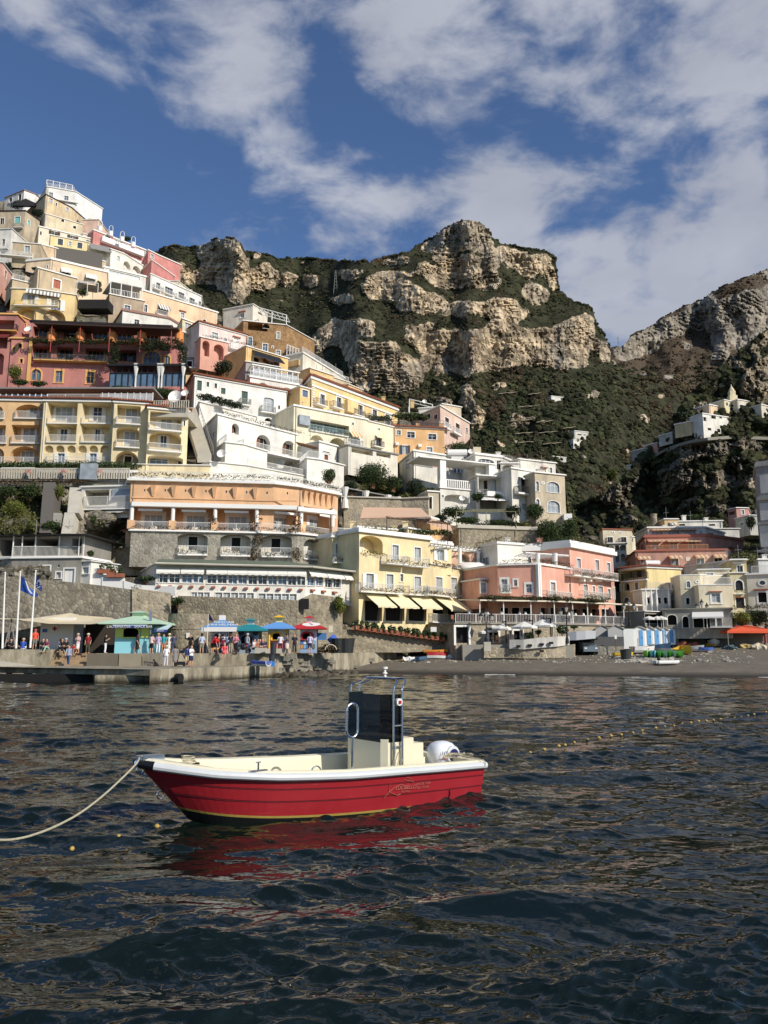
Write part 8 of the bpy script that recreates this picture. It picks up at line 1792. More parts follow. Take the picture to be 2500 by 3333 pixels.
for x,c,lb in((228,(56,48,48),'dark wheeled suitcase pulled by the first walker'),(343,(160,40,52),'red wheeled suitcase pulled by the middle walker')):
 q=beachpt(x,292);t=thing('suitcase',lb,'suitcase',q);m=MB();m.box(-.28,.28,-.15,.15,.06,.72);m.build('case',simple('case_%d'%c[0],C(*c),.5),t,local=True);m=MB();m.tube([(.2,0,.7),(.5,0,1.05)],.02,5);m.build('handle',DARKM,t,local=True)
 for s in(-.2,.2):m=MB();m.ball((s,0,.05),.05,6,4);m.build('wheel',DARKM,t,local=True)
def kiosk(label,v,xc,xw,yb,ye,yc,yt,w_,Y,roofc,wallc,lantc,capc,win,frame,skirt=None,sidec=None,eave=1.0,txt=None,square=True):
 view(*v);a=at(xc-w_/2,yb,Y);b_=at(xc+w_/2,yb,Y);x0,x1=a.x,b_.x;z0=UZ;zt=at(xc,ye,Y).z;zr=at(xc,yc,Y).z;zp=at(xc,yt,Y).z;xm=(x0+x1)/2;d=(x1-x0);t=thing('kiosk',label,'kiosk',(xm,Y,z0));m=MB()
 wx0,wx1=at(win[0],0,Y).x,at(win[1],0,Y).x;wz0,wz1=at(0,win[3],Y).z,at(0,win[2],Y).z
 m.fbox((x0,Y),(1,0),(0,-1),0,wx0-x0,-.1,0,z0,zt);m.fbox((x0,Y),(1,0),(0,-1),wx1-x0,d,-.1,0,z0,zt);m.fbox((x0,Y),(1,0),(0,-1),wx0-x0,wx1-x0,-.1,0,z0,wz0);m.fbox((x0,Y),(1,0),(0,-1),wx0-x0,wx1-x0,-.1,0,wz1,zt)
 m.build('front_wall',wallc,t);m=MB();m.box(x0,x0+.1,Y+.1,Y+d,z0,zt);m.box(x1-.1,x1,Y+.1,Y+d,z0,zt);m.box(x0+.1,x1-.1,Y+d-.1,Y+d,z0,zt);m.build('side_wall',sidec or wallc,t)  # sides may take a darker colour: their shade is painted on
 m=MB();m.box(x0+.1,x1-.1,Y+d*.5,Y+d*.55,z0+.1,zt);m.build('painted_darkness',DARK,t)  # dark panel inside, coloured to read as unlit space
 m=MB();O=Vector((0,Y,0));K=8;R=(wx1-wx0)/2;c_=(wx0+wx1)/2
 for s in(wx0,wx1):m.box(s-.07,s+.07,Y-.06,Y-.001,wz0,wz1-.15)
 for j in range(K):
  p,q=math.pi*j/K,math.pi*(j+1)/K;f_=lambda a_,r_,dd:(c_-math.cos(a_)*(R+r_),Y-dd,wz1-.3+math.sin(a_)*(.30+r_));m.hexa([f_(p,-.02,.07),f_(q,-.02,.07),f_(q,-.02,0),f_(p,-.02,0),f_(p,.16,.07),f_(q,.16,.07),f_(q,.16,0),f_(p,.16,0)])
 m.box(wx0-.12,wx1+.12,Y-.3,Y,wz0-.06,wz0);m.build('counter_frame',frame,t)
 m=MB();E_=eave;yc0,yc1=Y-E_,Y+d+E_;lw=d*.16
 base=[(x0-E_,yc0),(x1+E_,yc0),(x1+E_,yc1),(x0-E_,yc1)];topq=[(xm-lw,Y+d/2-lw),(xm+lw,Y+d/2-lw),(xm+lw,Y+d/2+lw),(xm-lw,Y+d/2+lw)]
 for i in range(4):p,q,r,s=base[i],base[(i+1)%4],topq[(i+1)%4],topq[i];m.face((*p,zt),(*q,zt),(*r,zr),(*s,zr));m.face((*p,zt-.14),(*q,zt-.14),(*q,zt),(*p,zt))
 m.face(*[(*p,zt-.14)for p in base[::-1]]);rf=m.build('roof',roofc,t)
 m=MB();zl=zr+(zp-zr)*(.62 if capc else.95);m.box(xm-lw,xm+lw,Y+d/2-lw,Y+d/2+lw,zr-.1,zl);m.build('lantern_box',lantc,t)
 if capc:
  m=MB();e=lw+.32;q4=[(xm-e,Y+d/2-e),(xm+e,Y+d/2-e),(xm+e,Y+d/2+e),(xm-e,Y+d/2+e)]
  for i in range(4):m.face((*q4[i],zl),(*q4[(i+1)%4],zl),(xm,Y+d/2,zp))
  m.face(*[(*p,zl)for p in q4[::-1]]);m.build('lantern_roof',capc,t)
 if skirt:m=MB();m.box(x0+.02,x1-.02,Y-.03,Y-.001,z0+.05,wz0-.12);m.build('front_panel',skirt,t)
 slope=Vector((0,(Y+d/2-lw)-yc0,zr-zt));nrm=Vector((0,-slope.z,slope.y)).normalized()
 return t,dict(xm=xm,Y=Y,zt=zt,zr=zr,slope=slope,n=nrm,yc0=yc0,x0=x0,x1=x1,wx0=wx0,wx1=wx1,wz0=wz0,wz1=wz1,z0=z0,d=d)
cm=lambda n,r,g,b_,ro=.6:simple(n,C(r,g,b_),ro,var=.04)
JV=(560,1900,3.0722)
t,k=kiosk('aqua snack kiosk with a pale green pagoda roof at the left of the kiosk row',(340,1960,4.608),420,0,735,310,205,115,545,73.2,cm('mint_roof',190,216,186),cm('aqua_paint',150,214,222),cm('mint_wall',206,224,186),cm('mint_cap',186,212,188),(290,545,385,525),cm('lime_frame',196,214,96),None,cm('aqua_side_shaded',74,150,160),1.2)  # side walls: shaded copy of the aqua paint
NAVY=cm('navy_sign',44,66,140)
for x0,x1 in((165,288),(548,675)):p,q=at(x0,530,73.1),at(x1,385,73.1);m=MB();m.box(p.x,q.x,73.08,73.19,p.z,q.z);m.build('lime_panel',cm('lime_panel',206,220,110),t)
p,q=at(120,385,72),at(635,350,72);m=MB();m.box(p.x,q.x,72.0,72.1,p.z,q.z);m.build('sign_board',NAVY,t);text("L'ALTERNATIVA    SNACK BAR",.30,((p.x+q.x)/2,71.98,(p.z+q.z)/2),(1,0,0),(0,-1,0),WHITE,t);m=MB();r=at(0,325,73.1).z;m.hexa([(p.x,72,q.z),(q.x,72,q.z),(q.x,73.1,r),(p.x,73.1,r),(p.x,72,q.z+.06),(q.x,72,q.z+.06),(q.x,73.1,r+.06),(p.x,73.1,r+.06)]);m.build('awning',cm('pale_blue_awning',196,216,222),t)
p,q=at(790,400,73.6),at(960,350,73);m=MB();m.hexa([(p.x,72.6,p.z-.1),(q.x,72.6,p.z-.1),(q.x,74.2,q.z),(p.x,74.2,q.z),(p.x,72.6,p.z),(q.x,72.6,p.z),(q.x,74.2,q.z+.1),(p.x,74.2,q.z+.1)]);m.build('side_awning',cm('pale_blue_awning',196,216,222),t);m=MB();m.box(p.x,q.x,72.55,72.62,p.z-.3,p.z-.1);m.build('side_sign',NAVY,t);text('SNACK',.2,((p.x+q.x)/2,72.54,p.z-.2),(1,0,0),(0,-1,0),WHITE,t)
BL=cm('kiosk_blue_roof',92,142,192);KW=cm('kiosk_white',222,222,226);KSH=cm('kiosk_grey_side',108,112,116)  # dark grey sides paint in the shade of the white kiosk walls
t,k=kiosk('ticket kiosk with a blue roof lettered in white and a plain white roof box',JV,475,0,668,445,360,310,180,74.2,BL,KW,WHITE,None,(440,520,515,600),cm('grey_frame',150,156,166),None,KSH,.85)
for s_,f in(('GESCAB',.68),('TRAVELMAR',.36)):text(s_,.52,Vector((k['xm']+.3,k['yc0'],k['zt']))+k['slope']*f+k['n']*.03,(1,0,0),k['n'],WHITE,t)
m=MB();m.box(k['x0']-.7,k['x1']+.85,k['yc0']-.04,k['yc0'],k['zt']-.32,k['zt']+.08);m.build('fascia',WHITE,t)
c=at(370,420,72.9);m=MB();m.tube([Vector((c.x-.1,c.y,UZ)),at(362,300,72.9)],.03,5);fl=thing('blue_flag','small dark blue flag leaning over the blue lettered kiosk roof','flag',Vector((c.x,c.y,UZ)));m.build('pole',WHITE,fl);m=MB();p,q,r=at(368,292,72.9),at(415,375,72.7),at(372,365,73.0);m.face(p,q,r);m.face(p,at(398,345,72.6),q);m.build('cloth',cm('flag_navy',52,44,110,.8),fl)
TE=cm('kiosk_teal_roof',40,136,140);t,k=kiosk('ticket kiosk with a teal roof and dark arched window',JV,762,0,668,460,402,340,205,74.8,TE,cm('kiosk_grey_blue',150,166,176),WHITE,TE,(700,825,515,600),cm('slate_frame',90,104,116),None,KSH,.9)
for x in(690,835):m=MB();p=at(x,488,74.7);m.lathe((p.x,p.y,p.z),[(.28,-.06),(.28,0)],14,'Y');m.build('speaker_disc',DARKM,t)
YE=cm('kiosk_yellow',236,186,58);t,k=kiosk('kiosk with a sky blue roof, yellow cap and yellow posts',JV,1055,0,668,440,380,308,180,75.4,cm('sky_roof',104,158,216),cm('kiosk_cream',236,226,190),cm('kiosk_pale_yellow',236,214,130),YE,(1010,1105,492,560),YE,cm('pink_panel',222,120,124),KSH,.8)
for x in(968,1143):m=MB();p=at(x,668,75.2);m.tube([(p.x,75.2,UZ),(p.x,75.2,k['zt'])],.11,6);m.build('post',YE,t)
RE=cm('kiosk_red_roof',196,44,50);t,k=kiosk('kiosk with a red roof, white oval emblem and photo boards',JV,1362,0,665,440,378,316,165,76.2,RE,KW,WHITE,RE,(1308,1415,492,555),cm('red_frame',200,44,54),cm('photo_board',150,176,206),cm('kiosk_dark_side',84,84,86),.85)  # darkest side colour, again painted shade on a white kiosk
o_=Vector((k['xm']+.25,k['yc0'],k['zt']))+k['slope']*.52+k['n']*.02;M_=MB();v_=k['slope'].normalized();M_.face(*[o_+Vector((math.cos(a)*.85,0,0))+v_*math.sin(a)*.5 for a in[i*math.pi/12 for i in range(24)]]);M_.build('oval_emblem',WHITE,t);M_=MB();o2=o_+k['n']*.02;M_.face(*[o2+Vector((p*.5,0,0))+v_*q for p,q in((-.5,.25),(-.1,.22),(.5,-.22),(.1,-.2))]);M_.build('emblem_mark',cm('emblem_mauve',180,130,140),t)
def photos(t,x0,x1,y0,y1,Y,cols,nx):
 r=random.Random(int(x0))
 for i in range(nx):
  for j in range(2):a,b_=x0+(x1-x0)*i/nx,x0+(x1-x0)*(i+.85)/nx;c,d=y0+(y1-y0)*j/2,y0+(y1-y0)*(j+.85)/2;p,q=at(a,d,Y),at(b_,c,Y);m=MB();m.box(p.x,q.x,Y-.02,Y,p.z,q.z);m.build('poster',cm('poster_%d'%((i*2+j)%5),*cols[(i*2+j)%len(cols)]),t)
photos(t,1285,1435,565,655,76.12,((96,130,190),(220,150,70),(230,230,232),(130,180,206),(110,120,100)),5)
slabfree('blue and yellow poster board right of the red kiosk','poster_board','board',1450,492,1545,562,77.5,cm('poster_blue',76,124,178),.06)
I_()
t=thing('sail_shade','large cream sail shade stretched above the quay seats','sail shade',at(600,815,74));m=MB();pk=at(600,505,78.5);rim=[at(-200,560,74),at(120,560,73.2),at(420,597,73.5),at(760,600,73.5),at(1010,575,74),at(940,545,79),at(600,520,80),at(200,555,79.5),at(-150,545,79)]
for i in range(len(rim)):p,q=rim[i],rim[(i+1)%len(rim)];e1,e2=p.lerp(pk,.5)-Vector((0,0,.35)),q.lerp(pk,.5)-Vector((0,0,.35));m.face(p,q,e2,e1);m.face(e1,e2,pk);h=Vector((0,0,-.03));m.face(q+h,p+h,e1+h,e2+h);m.face(e2+h,e1+h,pk+h)
m.build('cloth',cm('sail_cream',216,200,164,.9),t,smooth=False)
for(x,y,x2,y2,Y)in((35,805,100,550,73.5),(130,805,95,550,73.5),(60,805,98,550,74.2)):m=MB();m.tube([at(x,y,Y),at(x2,y2,Y)],.06,5);m.build('prop_pole',GREYM,t)
t=thing('first_aid_cabin','white first aid cabin with a red cross disc under the sail shade','cabin',at(475,812,77));p,q=at(330,812,76.5),at(624,598,76.5);m=MB();m.box(p.x,q.x,76.5,79,p.z-.4,q.z+.6);m.build('cabin_wall',HUTW,t)
c=at(462,638,76.45);m=MB();m.lathe((c.x,c.y,c.z),[(.38,-.01),(.38,.0)],20,'Y');m.build('disc',WHITE,t);m=MB();m.box(c.x-.22,c.x+.22,76.40,76.43,c.z-.07,c.z+.07);m.box(c.x-.07,c.x+.07,76.395,76.425,c.z-.22,c.z+.22);m.build('red_cross',cm('cross_red',150,30,50),t)
p,q=at(355,668,76.4),at(398,640,76.4);m=MB();m.box(p.x,q.x,76.44,76.49,p.z,q.z);m.build('blue_sign',cm('sign_blue',70,110,170),t);p,q=at(624,812,77),at(990,598,77);m=MB();m.box(p.x,q.x+1,79.6,79.8,p.z-.4,q.z+.4);o=m.build('dark_recess',simple('dark_recess_stone',C(62,56,48),.9,var=.4));tag(o,'flat dark panel painted as the shade under the right half of the sail','recess');center_mesh(o)  # dark panel added to paint the shade beneath the sail
def flag(label,xb,yb_,xt,yt_,cloth,cols):
 a,b_=at(xb,yb_,71.8),at(xt,yt_,71.8);t=thing('flagpole',label,'flagpole',a);m=MB();m.tube([a,b_],[.10,.055],8);m.ball(b_,.09,6,4);m.build('pole',WHITE,t)
 for pts,c in zip(cloth,cols):
  m=MB();q=[at(x,y,71.8-.25*math.sin((x-xt)/30))for x,y in pts];m.face(*q);m.face(*[p+Vector((0,.02,0))for p in q[::-1]]);f=m.build('flag_cloth',c,t)
 return t
BF=cm('flag_blue',40,86,168,.8);BE=cm('flag_eu_blue',44,66,140,.8);FG=cm('flag_green',120,156,110,.8);FR=cm('flag_red',200,66,56,.8)
flag('leftmost white flagpole with a drooping green, white and red flag',20,805,44,168,[[(44,190),(32,240),(28,262),(48,258)],[(28,262),(26,295),(46,292),(48,258)],[(26,295),(24,345),(34,342),(46,292)]],[FG,WHITE,FR])
t=flag('second white flagpole flying a blue flag with a white diagonal stroke',135,805,172,160,[[(178,190),(205,215),(240,285),(318,345),(322,362),(292,376),(240,345),(172,316)]],[BF]);m=MB();m.face(*[at(x,y,71.4)for x,y in((212,232),(222,240),(250,310),(278,346),(262,342),(236,312))]);m.build('white_stroke',WHITE,t)
t=flag('third white flagpole flying a blue flag with a ring of stars',255,800,302,150,[[(306,190),(325,215),(354,290),(352,326),(335,312),(300,290)]],[BE]);m=MB()
for k in range(9):a=k*.7;x,y=326+14*math.cos(a),262+30*math.sin(a);p=at(x,y,71.5);m.face(p+Vector((-.05,0,-.05)),p+Vector((.05,0,-.05)),p+Vector((0,0,.07)))
m.build('stars',simple('star_white',C(214,214,190)),t)
view(340,1960,4.608);t=thing('feather_banner','tall blue grey feather banner before the snack kiosk','banner',at(690,740,72.6));m=MB();m.tube([at(690,745,72.6),at(690,130,72.6)],.03,5);m.build('pole',GREYM,t);m=MB();q=[at(x,y,72.5)for x,y in((665,190),(675,140),(692,125),(710,150),(712,250),(700,420),(686,440))];m.face(*q);m.face(*[p+Vector((0,.03,0))for p in q[::-1]]);m.build('banner_cloth',cm('banner_grey_blue',122,132,156,.8),t)
t=thing('barrier','grey pedestrian barrier leaning on the quay wall','barrier',B2(690));m=MB();p,q=at(585,950,70.9),at(860,950,70.9);rail_mb(m,[(p.x,p.y),(q.x,q.y)],LZ,1.1,.14,.012);m.build('bars',GREYM,t)
t=thing('barrow','dark folded luggage barrow standing on the lower quay','barrow',B2(1130));p=B2(1130);m=MB();m.box(p.x-.5,p.x+.55,p.y,p.y+.8,LZ+.12,LZ+.4);m.tube([p+Vector((-.5,.1,.2)),p+Vector((-.35,.1,1.6)),p+Vector((.3,.1,1.5)),p+Vector((.55,.1,.3))],.05,5);m.tube([p+Vector((-.4,.6,.2)),p+Vector((-.2,.6,1.4)),p+Vector((.5,.6,.3))],.05,5);m.build('frame',DARKM,t)
for s in(-.35,.4):m=MB();m.lathe((p.x+s,p.y-.05,LZ+.16),[(.16,0),(.16,.06)],10,'Y');m.build('wheel',DARKM,t)
p=B2(770);t=thing('dog','small black dog sitting on the lower quay near the barrier','dog',p);m=MB();p=Vector((0,0,0))
cap(m,p+Vector((.10,0,.14)),p+Vector((-.08,0,.36)),.12,.095);cap(m,p+Vector((-.10,0,.36)),p+Vector((-.15,0,.50)),.06,.055);m.ball(p+Vector((-.17,0,.54)),.075,8,6);cap(m,p+Vector((-.20,0,.53)),p+Vector((-.29,0,.50)),.04,.025)
for s in(-1,1):cap(m,p+Vector((-.12,s*.06,.32)),p+Vector((-.15,s*.06,.02)),.035,.025);cap(m,p+Vector((.12,s*.09,.12)),p+Vector((-.02,s*.11,.10)),.065,.04);cap(m,p+Vector((-.02,s*.11,.10)),p+Vector((-.06,s*.10,.02)),.035,.028);cap(m,p+Vector((-.14,s*.05,.60)),p+Vector((-.12,s*.08,.54)),.022,.012)
cap(m,p+Vector((.2,0,.06)),p+Vector((.34,.04,.04)),.03,.015);me=remesh(m,.016,'dog_body');me.materials.clear();me.materials.append(simple('black_fur',C(34,30,30),.9));o=bpy.data.objects.new('body',me);COL.objects.link(o);o.parent=t
view(620,1980,5.925)
p=up(480,-.1,UZ,Q3);t=thing('dog','tan dog standing by the man bending over in red','dog',p);m=MB();cap(m,(-.25,0,.40),(.22,0,.42),.12,.10);cap(m,(-.28,0,.45),(-.38,0,.60),.07,.06);m.ball((-.42,0,.63),.08,8,6);cap(m,(-.45,0,.62),(-.56,0,.58),.045,.03)
for s in(-1,1):cap(m,(-.22,s*.07,.38),(-.22,s*.07,.02),.045,.028);cap(m,(.2,s*.07,.36),(.14,s*.07,.24),.06,.04);cap(m,(.14,s*.07,.24),(.24,s*.07,.14),.035,.025);cap(m,(.24,s*.07,.14),(.22,s*.07,.02),.025,.025);cap(m,(-.41,s*.05,.69),(-.38,s*.08,.62),.025,.012)
cap(m,(.3,0,.46),(.48,0,.60),.03,.015);me=remesh(m,.016,'dog_body');me.materials.clear();me.materials.append(simple('tan_fur',C(206,154,96),.9));o=bpy.data.objects.new('body',me);COL.objects.link(o);o.parent=t
for x,y,w_,h_,Y,lb in((1595,660,125,215,71.2,'tall black bin on the upper quay edge'),(1570,890,120,145,69.8,'black barrel standing on the lower quay against the wall')):
 p=at(x,y+h_,Y);r_=w_/VS/F*Y/2;t=thing('bin',lb,'bin',(p.x,p.y,LZ if Y<71 else p.z));m=MB();z=(LZ if Y<71 else p.z);hh=at(x,y,Y).z-z;m.lathe((p.x,p.y,z),[(r_*.85,0),(r_,hh*.9),(r_*1.06,hh*.92),(r_*1.06,hh)],16);m.build('barrel',simple('black_plastic',C(50,54,56),.5),t)
view(860,1980,5.925)
for x,y,lb,c,w_,h_ in((1438,760,'black tub left of its twin right of the red kiosk',(48,50,48),135,105),(1570,740,'black tub at the right end beside the wall',(44,44,42),130,120)):p=at(x,836,78.5);r_=.9;t=thing('tub',lb,'tub',(p.x,p.y,UZ));m=MB();m.lathe((p.x,p.y,UZ),[(.72,0),(.9,1.35),(.95,1.4),(.8,1.4),(.65,.2)],16);m.build('tub_body',simple('tub_%d'%c[0],C(*c),.6),t)
p=at(1345,640,78.3);t=thing('blue_barrel','blue plastic barrel tipped on the net heap right of the red kiosk','barrel',p);m=MB();m.tube([p+Vector((-.35,0,.45)),p+Vector((.4,0,-.35))],.42,12);m.build('barrel',cm('barrel_blue',48,88,176),t)
p=at(1290,780,78);t=thing('net_heap','olive fishing net heap with a pale hoop right of the red kiosk','net heap',(p.x,p.y,UZ));foliage('net',[((p.x,p.y,UZ+.45),(1.1,.7,.55)),((p.x-.9,p.y,UZ+.3),(.7,.6,.35))],900,.10,LEAFB,t);m=MB();m.tube([(p.x+math.cos(a)*.55,p.y-.5,UZ+.3+math.sin(a)*.5)for a in np.linspace(0,math.pi,9)],.045,6);m.build('hoop',CREAM,t)
view(620,1980,5.925)
p=at(1335,1035,69.6);p.z=LZ;t=thing('rowing_boat','small blue and white boat lying on the lower quay','boat',p,None,rad(140));m=MB();hull_mb(2.3,.95,.42,m);m.build('hull',[HUTW,cm('boat_blue_rim',74,96,190),cm('boat_blue_in',80,110,190)],t,local=True);m=MB();m.box(-.1,.1,-.36,.36,.29,.33);m.build('thwart',HUTW,t,local=True)
for x,c,lb,sz in((1570,(52,128,210),'bright blue plastic crate at the end of the lower quay',.21),(1500,(220,216,212),'white sack beside the bright blue crate',.16)):p=at(x,1045,69.3);p.z=LZ;t=thing('crate' if sz>.2 else 'sack',lb,'crate' if sz>.2 else 'sack',p);m=MB();m.box(-sz,sz,-sz,sz,0,.14);[m.box(a,b_,c_,d,.14,sz*2)for a,b_,c_,d in((-sz,sz,-sz,-sz+.05),(-sz,sz,sz-.05,sz),(-sz,-sz+.05,-sz+.05,sz-.05),(sz-.05,sz,-sz+.05,sz-.05))];m.build('shell',cm('crate_%d'%c[0],*c),t,local=True)
p=A3(1355,-.1);t=thing('concrete_bench','pale concrete block bench by the teal kiosk','bench',p);m=MB();m.box(-.5,.5,-.2,.4,0,.48);m.box(-.6,2.6,.45,.8,0,.42);m.build('block',CONCL,t,local=True)
p=A3(1020,.3);t=thing('scooter','dark scooter with a red tail light parked at the teal kiosk','scooter',p,None,rad(20));m=MB();m.ball((0,0,.55),.3,8,6,.9);m.box(-.6,.5,-.12,.12,.32,.46);m.box(-.65,-.52,-.2,.2,.4,1.0);m.build('scooter_body',DARKM,t,local=True);m=MB();m.box(.2,.34,-.14,.14,.62,.74);m.build('tail_light',cm('red_lamp',190,40,60),t,local=True)
for dx in(-.6,.45):m=MB();m.lathe((dx,-.05,.25),[(.25,0),(.25,.1)],12,'Y');m.build('wheel',DARKM,t,local=True)
RED_=simple('red_gelcoat',C(158,34,42),.42,var=.16,scale=2.2,coat=.15);CRB=simple('cream_gelcoat',C(230,221,190),.4,var=.03,coat=.2);RAILW=simple('rubber_rail_white',C(206,208,206),.5,var=.08,scale=3);BLK=simple('antifouling_black',C(16,18,18),.5);YLW=simple('waterline_yellow',C(170,146,70),.5,var=.25)
tr_=RED_.node_tree;tcr=N(tr_,'ShaderNodeTexCoord');mpr=N(tr_,'ShaderNodeMapping');mpr.inputs['Scale'].default_value=(3,3,22);tr_.links.new(tcr.outputs['Object'],mpr.inputs[0]);nr_=N(tr_,'ShaderNodeTexNoise',inp={'Scale':1.6,'Detail':9.0,'Roughness':.75});tr_.links.new(mpr.outputs[0],nr_.inputs['Vector']);rr_=N(tr_,'ShaderNodeMapRange',inp={'From Min':.60,'From Max':.74,'To Max':.5});tr_.links.new(nr_.outputs[0],rr_.inputs[0]);mr_=N(tr_,'ShaderNodeMix',data_type='RGBA');bb_=tr_.nodes['Principled BSDF'];tr_.links.new(bb_.inputs['Base Color'].links[0].from_socket,mr_.inputs[6]);mr_.inputs[7].default_value=C(196,110,106);tr_.links.new(rr_.outputs[0],mr_.inputs['Factor']);tr_.links.new(mr_.outputs[2],bb_.inputs['Base Color'])
S_c=Wz(1578,2476,.575);B_t=Wz(452,2470,.965);vv=Vector((B_t.x-S_c.x,B_t.y-S_c.y,0));HB=.92;LB=math.sqrt(vv.length**2-HB**2);ang=math.atan2(vv.y,vv.x)-math.asin(-HB/vv.length)*1.0
best=None
for k in range(-400,400):
 a_=math.atan2(vv.y,vv.x)+k*.001;d_=Vector((math.cos(a_),math.sin(a_),0));po=Vector((-d_.y,d_.x,0));e=(vv-(d_*LB-po*HB)).length
 if best is None or e<best[0]:best=(e,a_)
BA=best[1];DB=Vector((math.cos(BA),math.sin(BA),0));PB=Vector((-DB.y,DB.x,0));B0=Vector((S_c.x,S_c.y,0))-PB*HB
MBM=Matrix.Translation(B0)@Matrix.Rotation(BA,4,'Z')
boat=thing('motor_boat','red open motor boat with cream inside, dark console windscreen and white outboard','boat',B0,None,BA)
HX=np.linspace(0,1,201);HT=np.interp(HX,[0,.2,.45,.62,.75,.86,.94,.98,1],[.92,1.0,1.04,1.0,.88,.66,.40,.22,.06])
for _ in range(3):HT[7:-7]=np.convolve(HT,np.ones(15)/15,'valid')
def hb(s):return float(np.interp(s,HX,HT))
def sh_(s):return float(np.interp(s,[0,.3,.5,.7,.85,1],SHZ))
SHZ=[.57,.57,.60,.69,.82,.94]
for i,s in enumerate([0,.3,.5,.7,.85]):
 w_=MBM@Vector((s*LB,hb(s),0));a_=w_.x/w_.y;px_=CX+a_*F*cP*1.02;SHZ[i]=CH+rayd(px_,float(np.interp(px_,[482,657,878,1147,1581],[2493,2504,2518,2512,2478])))[1]*w_.y
SHZ[5]=.955
FR_=[0,.02,.20,.222,.245,.52,.54,.76,.78,1.0]
def sec(s,ins=0.0):
 b_,z1=hb(s)-ins,sh_(s)-.06;z0=-.22+.28*s*s;rk=.78*max(0,(s-.55)/.45)**2.2;pts=[]
 for i,f in enumerate(FR_):
  z=z0+(z1-z0)*f;fl=.80+.20*f**.8-.22*(1-f)*s**3;step=-.010*(i in(5,7));x=s*LB-rk*(1-f);pts.append((x,(b_*fl+step),z))
 return pts
NS=44;hullm=MB();bands={0:1,1:1,2:2}
secs=[sec(k/NS)for k in range(NS+1)]
def band(i0,i1,mat,nm,par):
 m=MB()
 for sd in(1,-1):
  for k in range(NS):
   for i in range(i0,i1):
    q=[secs[k][i],secs[k+1][i],secs[k+1][i+1],secs[k][i+1]];q=[(x,y*sd,z)for x,y,z in q];m.face(*(q if sd>0 else q[::-1]))
 q=[secs[0][i]for i in range(i0,i1+1)];m.face(*[(x,y,z)for x,y,z in q],*[(x,-y,z)for x,y,z in q[::-1]])
 return m.build(nm,mat,par,local=True,smooth=True)
hl=band(4,9,RED_,'hull',boat);band(2,4,YLW,'waterline_stripe',boat);band(0,2,BLK,'bottom_paint',boat)
m=MB()
for k in range(NS):
 a,c=secs[k][0],secs[k+1][0];m.face((a[0],a[1],a[2]),(a[0],-a[1],a[2]),(c[0],-c[1],c[2]),(c[0],c[1],c[2]))
m.build('keel_plate',BLK,boat,local=True)
for i in(5,7):
 m=MB()
 for sd in(1,-1):
  m.tube([(p[i][0],sd*(p[i][1]+.003),p[i][2])for p in secs[:-1]],.006,5)
 m.build('strake_seam',simple('seam_dark_red',C(84,12,20),.5),boat,local=True)
m=MB()
for sd in(1,-1):m.tube([(k/NS*LB,sd*(hb(k/NS)+.018),sh_(k/NS)-.055)for k in range(0,NS)],.058,10)
m.build('rubbing_rail',RAILW,boat,local=True)
m=MB()
for sd in(1,-1):m.tube([(k/NS*LB,sd*(hb(k/NS)+.012),sh_(k/NS)-.05)for k in(NS-1,NS-.5,NS)],.062,10)
m.build('bow_rail_cap',BLK,boat,local=True)
m=MB();CW=.17
def gp(s,ins,dz):b_=max(hb(s)-ins,.01);return(s*LB-(ins*.9*max(0,(s-.8)/.2)),b_,sh_(s)+dz)
for sd in(1,-1):
 for k in range(NS):
  a,b_=k/NS,(k+1)/NS
  R4=[[gp(s,0,-.03),gp(s,.0,.012),gp(s,.03,.03),gp(s,CW,.02),gp(s,CW+.01,-.02)]for s in(a,b_)]
  for j in range(4):q=[R4[0][j],R4[1][j],R4[1][j+1],R4[0][j+1]];q=[(x,y*sd,z)for x,y,z in q];m.face(*q)
m.box(-.01,.16,-hb(0)+.02,hb(0)-.02,sh_(0)-.10,sh_(0)+.018)
m.build('gunwale',CRB,boat,local=True)
m=MB();FZ=.18
for sd in(1,-1):
 for k in range(1,int(NS*.80)):
  a,b_=k/NS,(k+1)/NS;p,q=gp(a,CW+.01,-.02),gp(b_,CW+.01,-.02);m.face((p[0],p[1]*sd,p[2]),(q[0],q[1]*sd,q[2]),(q[0],(q[1]-.05)*sd,FZ),(p[0],(p[1]-.05)*sd,FZ))
for k in range(1,int(NS*.80)):a,b_=gp(k/NS,CW+.06,0),gp((k+1)/NS,CW+.06,0);m.face((a[0],a[1],FZ),(a[0],-a[1],FZ),(b_[0],-b_[1],FZ),(b_[0],b_[1],FZ))
k0=int(NS*.80)
m.build('liner',CRB,boat,local=True)
m=MB()
for k in range(k0,NS):a,b_=gp(k/NS,CW,-.05),gp((k+1)/NS,CW,-.05);m.face((a[0],a[1],a[2]),(a[0],-a[1],a[2]),(b_[0],-b_[1],b_[2]),(b_[0],b_[1],b_[2]))
a=gp(k0/NS,CW,-.05);m.box(a[0]-.02,a[0],-a[1]+.22,a[1]-.22,FZ,a[2]);m.build('foredeck',CRB,boat,local=True)
m=MB();m.box(.16,1.0,-.80,.80,.40,.46);m.build('stern_deck',CRB,boat,local=True)
m=MB();m.box(LB*.62,LB*.62+.85,-.62,.62,FZ,.42);m.box(LB*.62+.02,LB*.62+.8,-.58,.58,.42,.46);m.build('bow_locker',CRB,boat,local=True)
m=MB();a=(LB,0,sh_(1));m.box(LB-.34,LB+.02,-.10,.10,sh_(1)-.03,sh_(1)+.05);m.lathe((LB-.01,0,sh_(1)-.055),[(.03,-.1),(.06,-.05),(.06,.05),(.03,.1)],10,'Y');m.box(LB-.30,LB-.02,.085,.12,sh_(1)-.05,sh_(1)+.07);m.build('bow_roller',STEEL,boat,local=True)
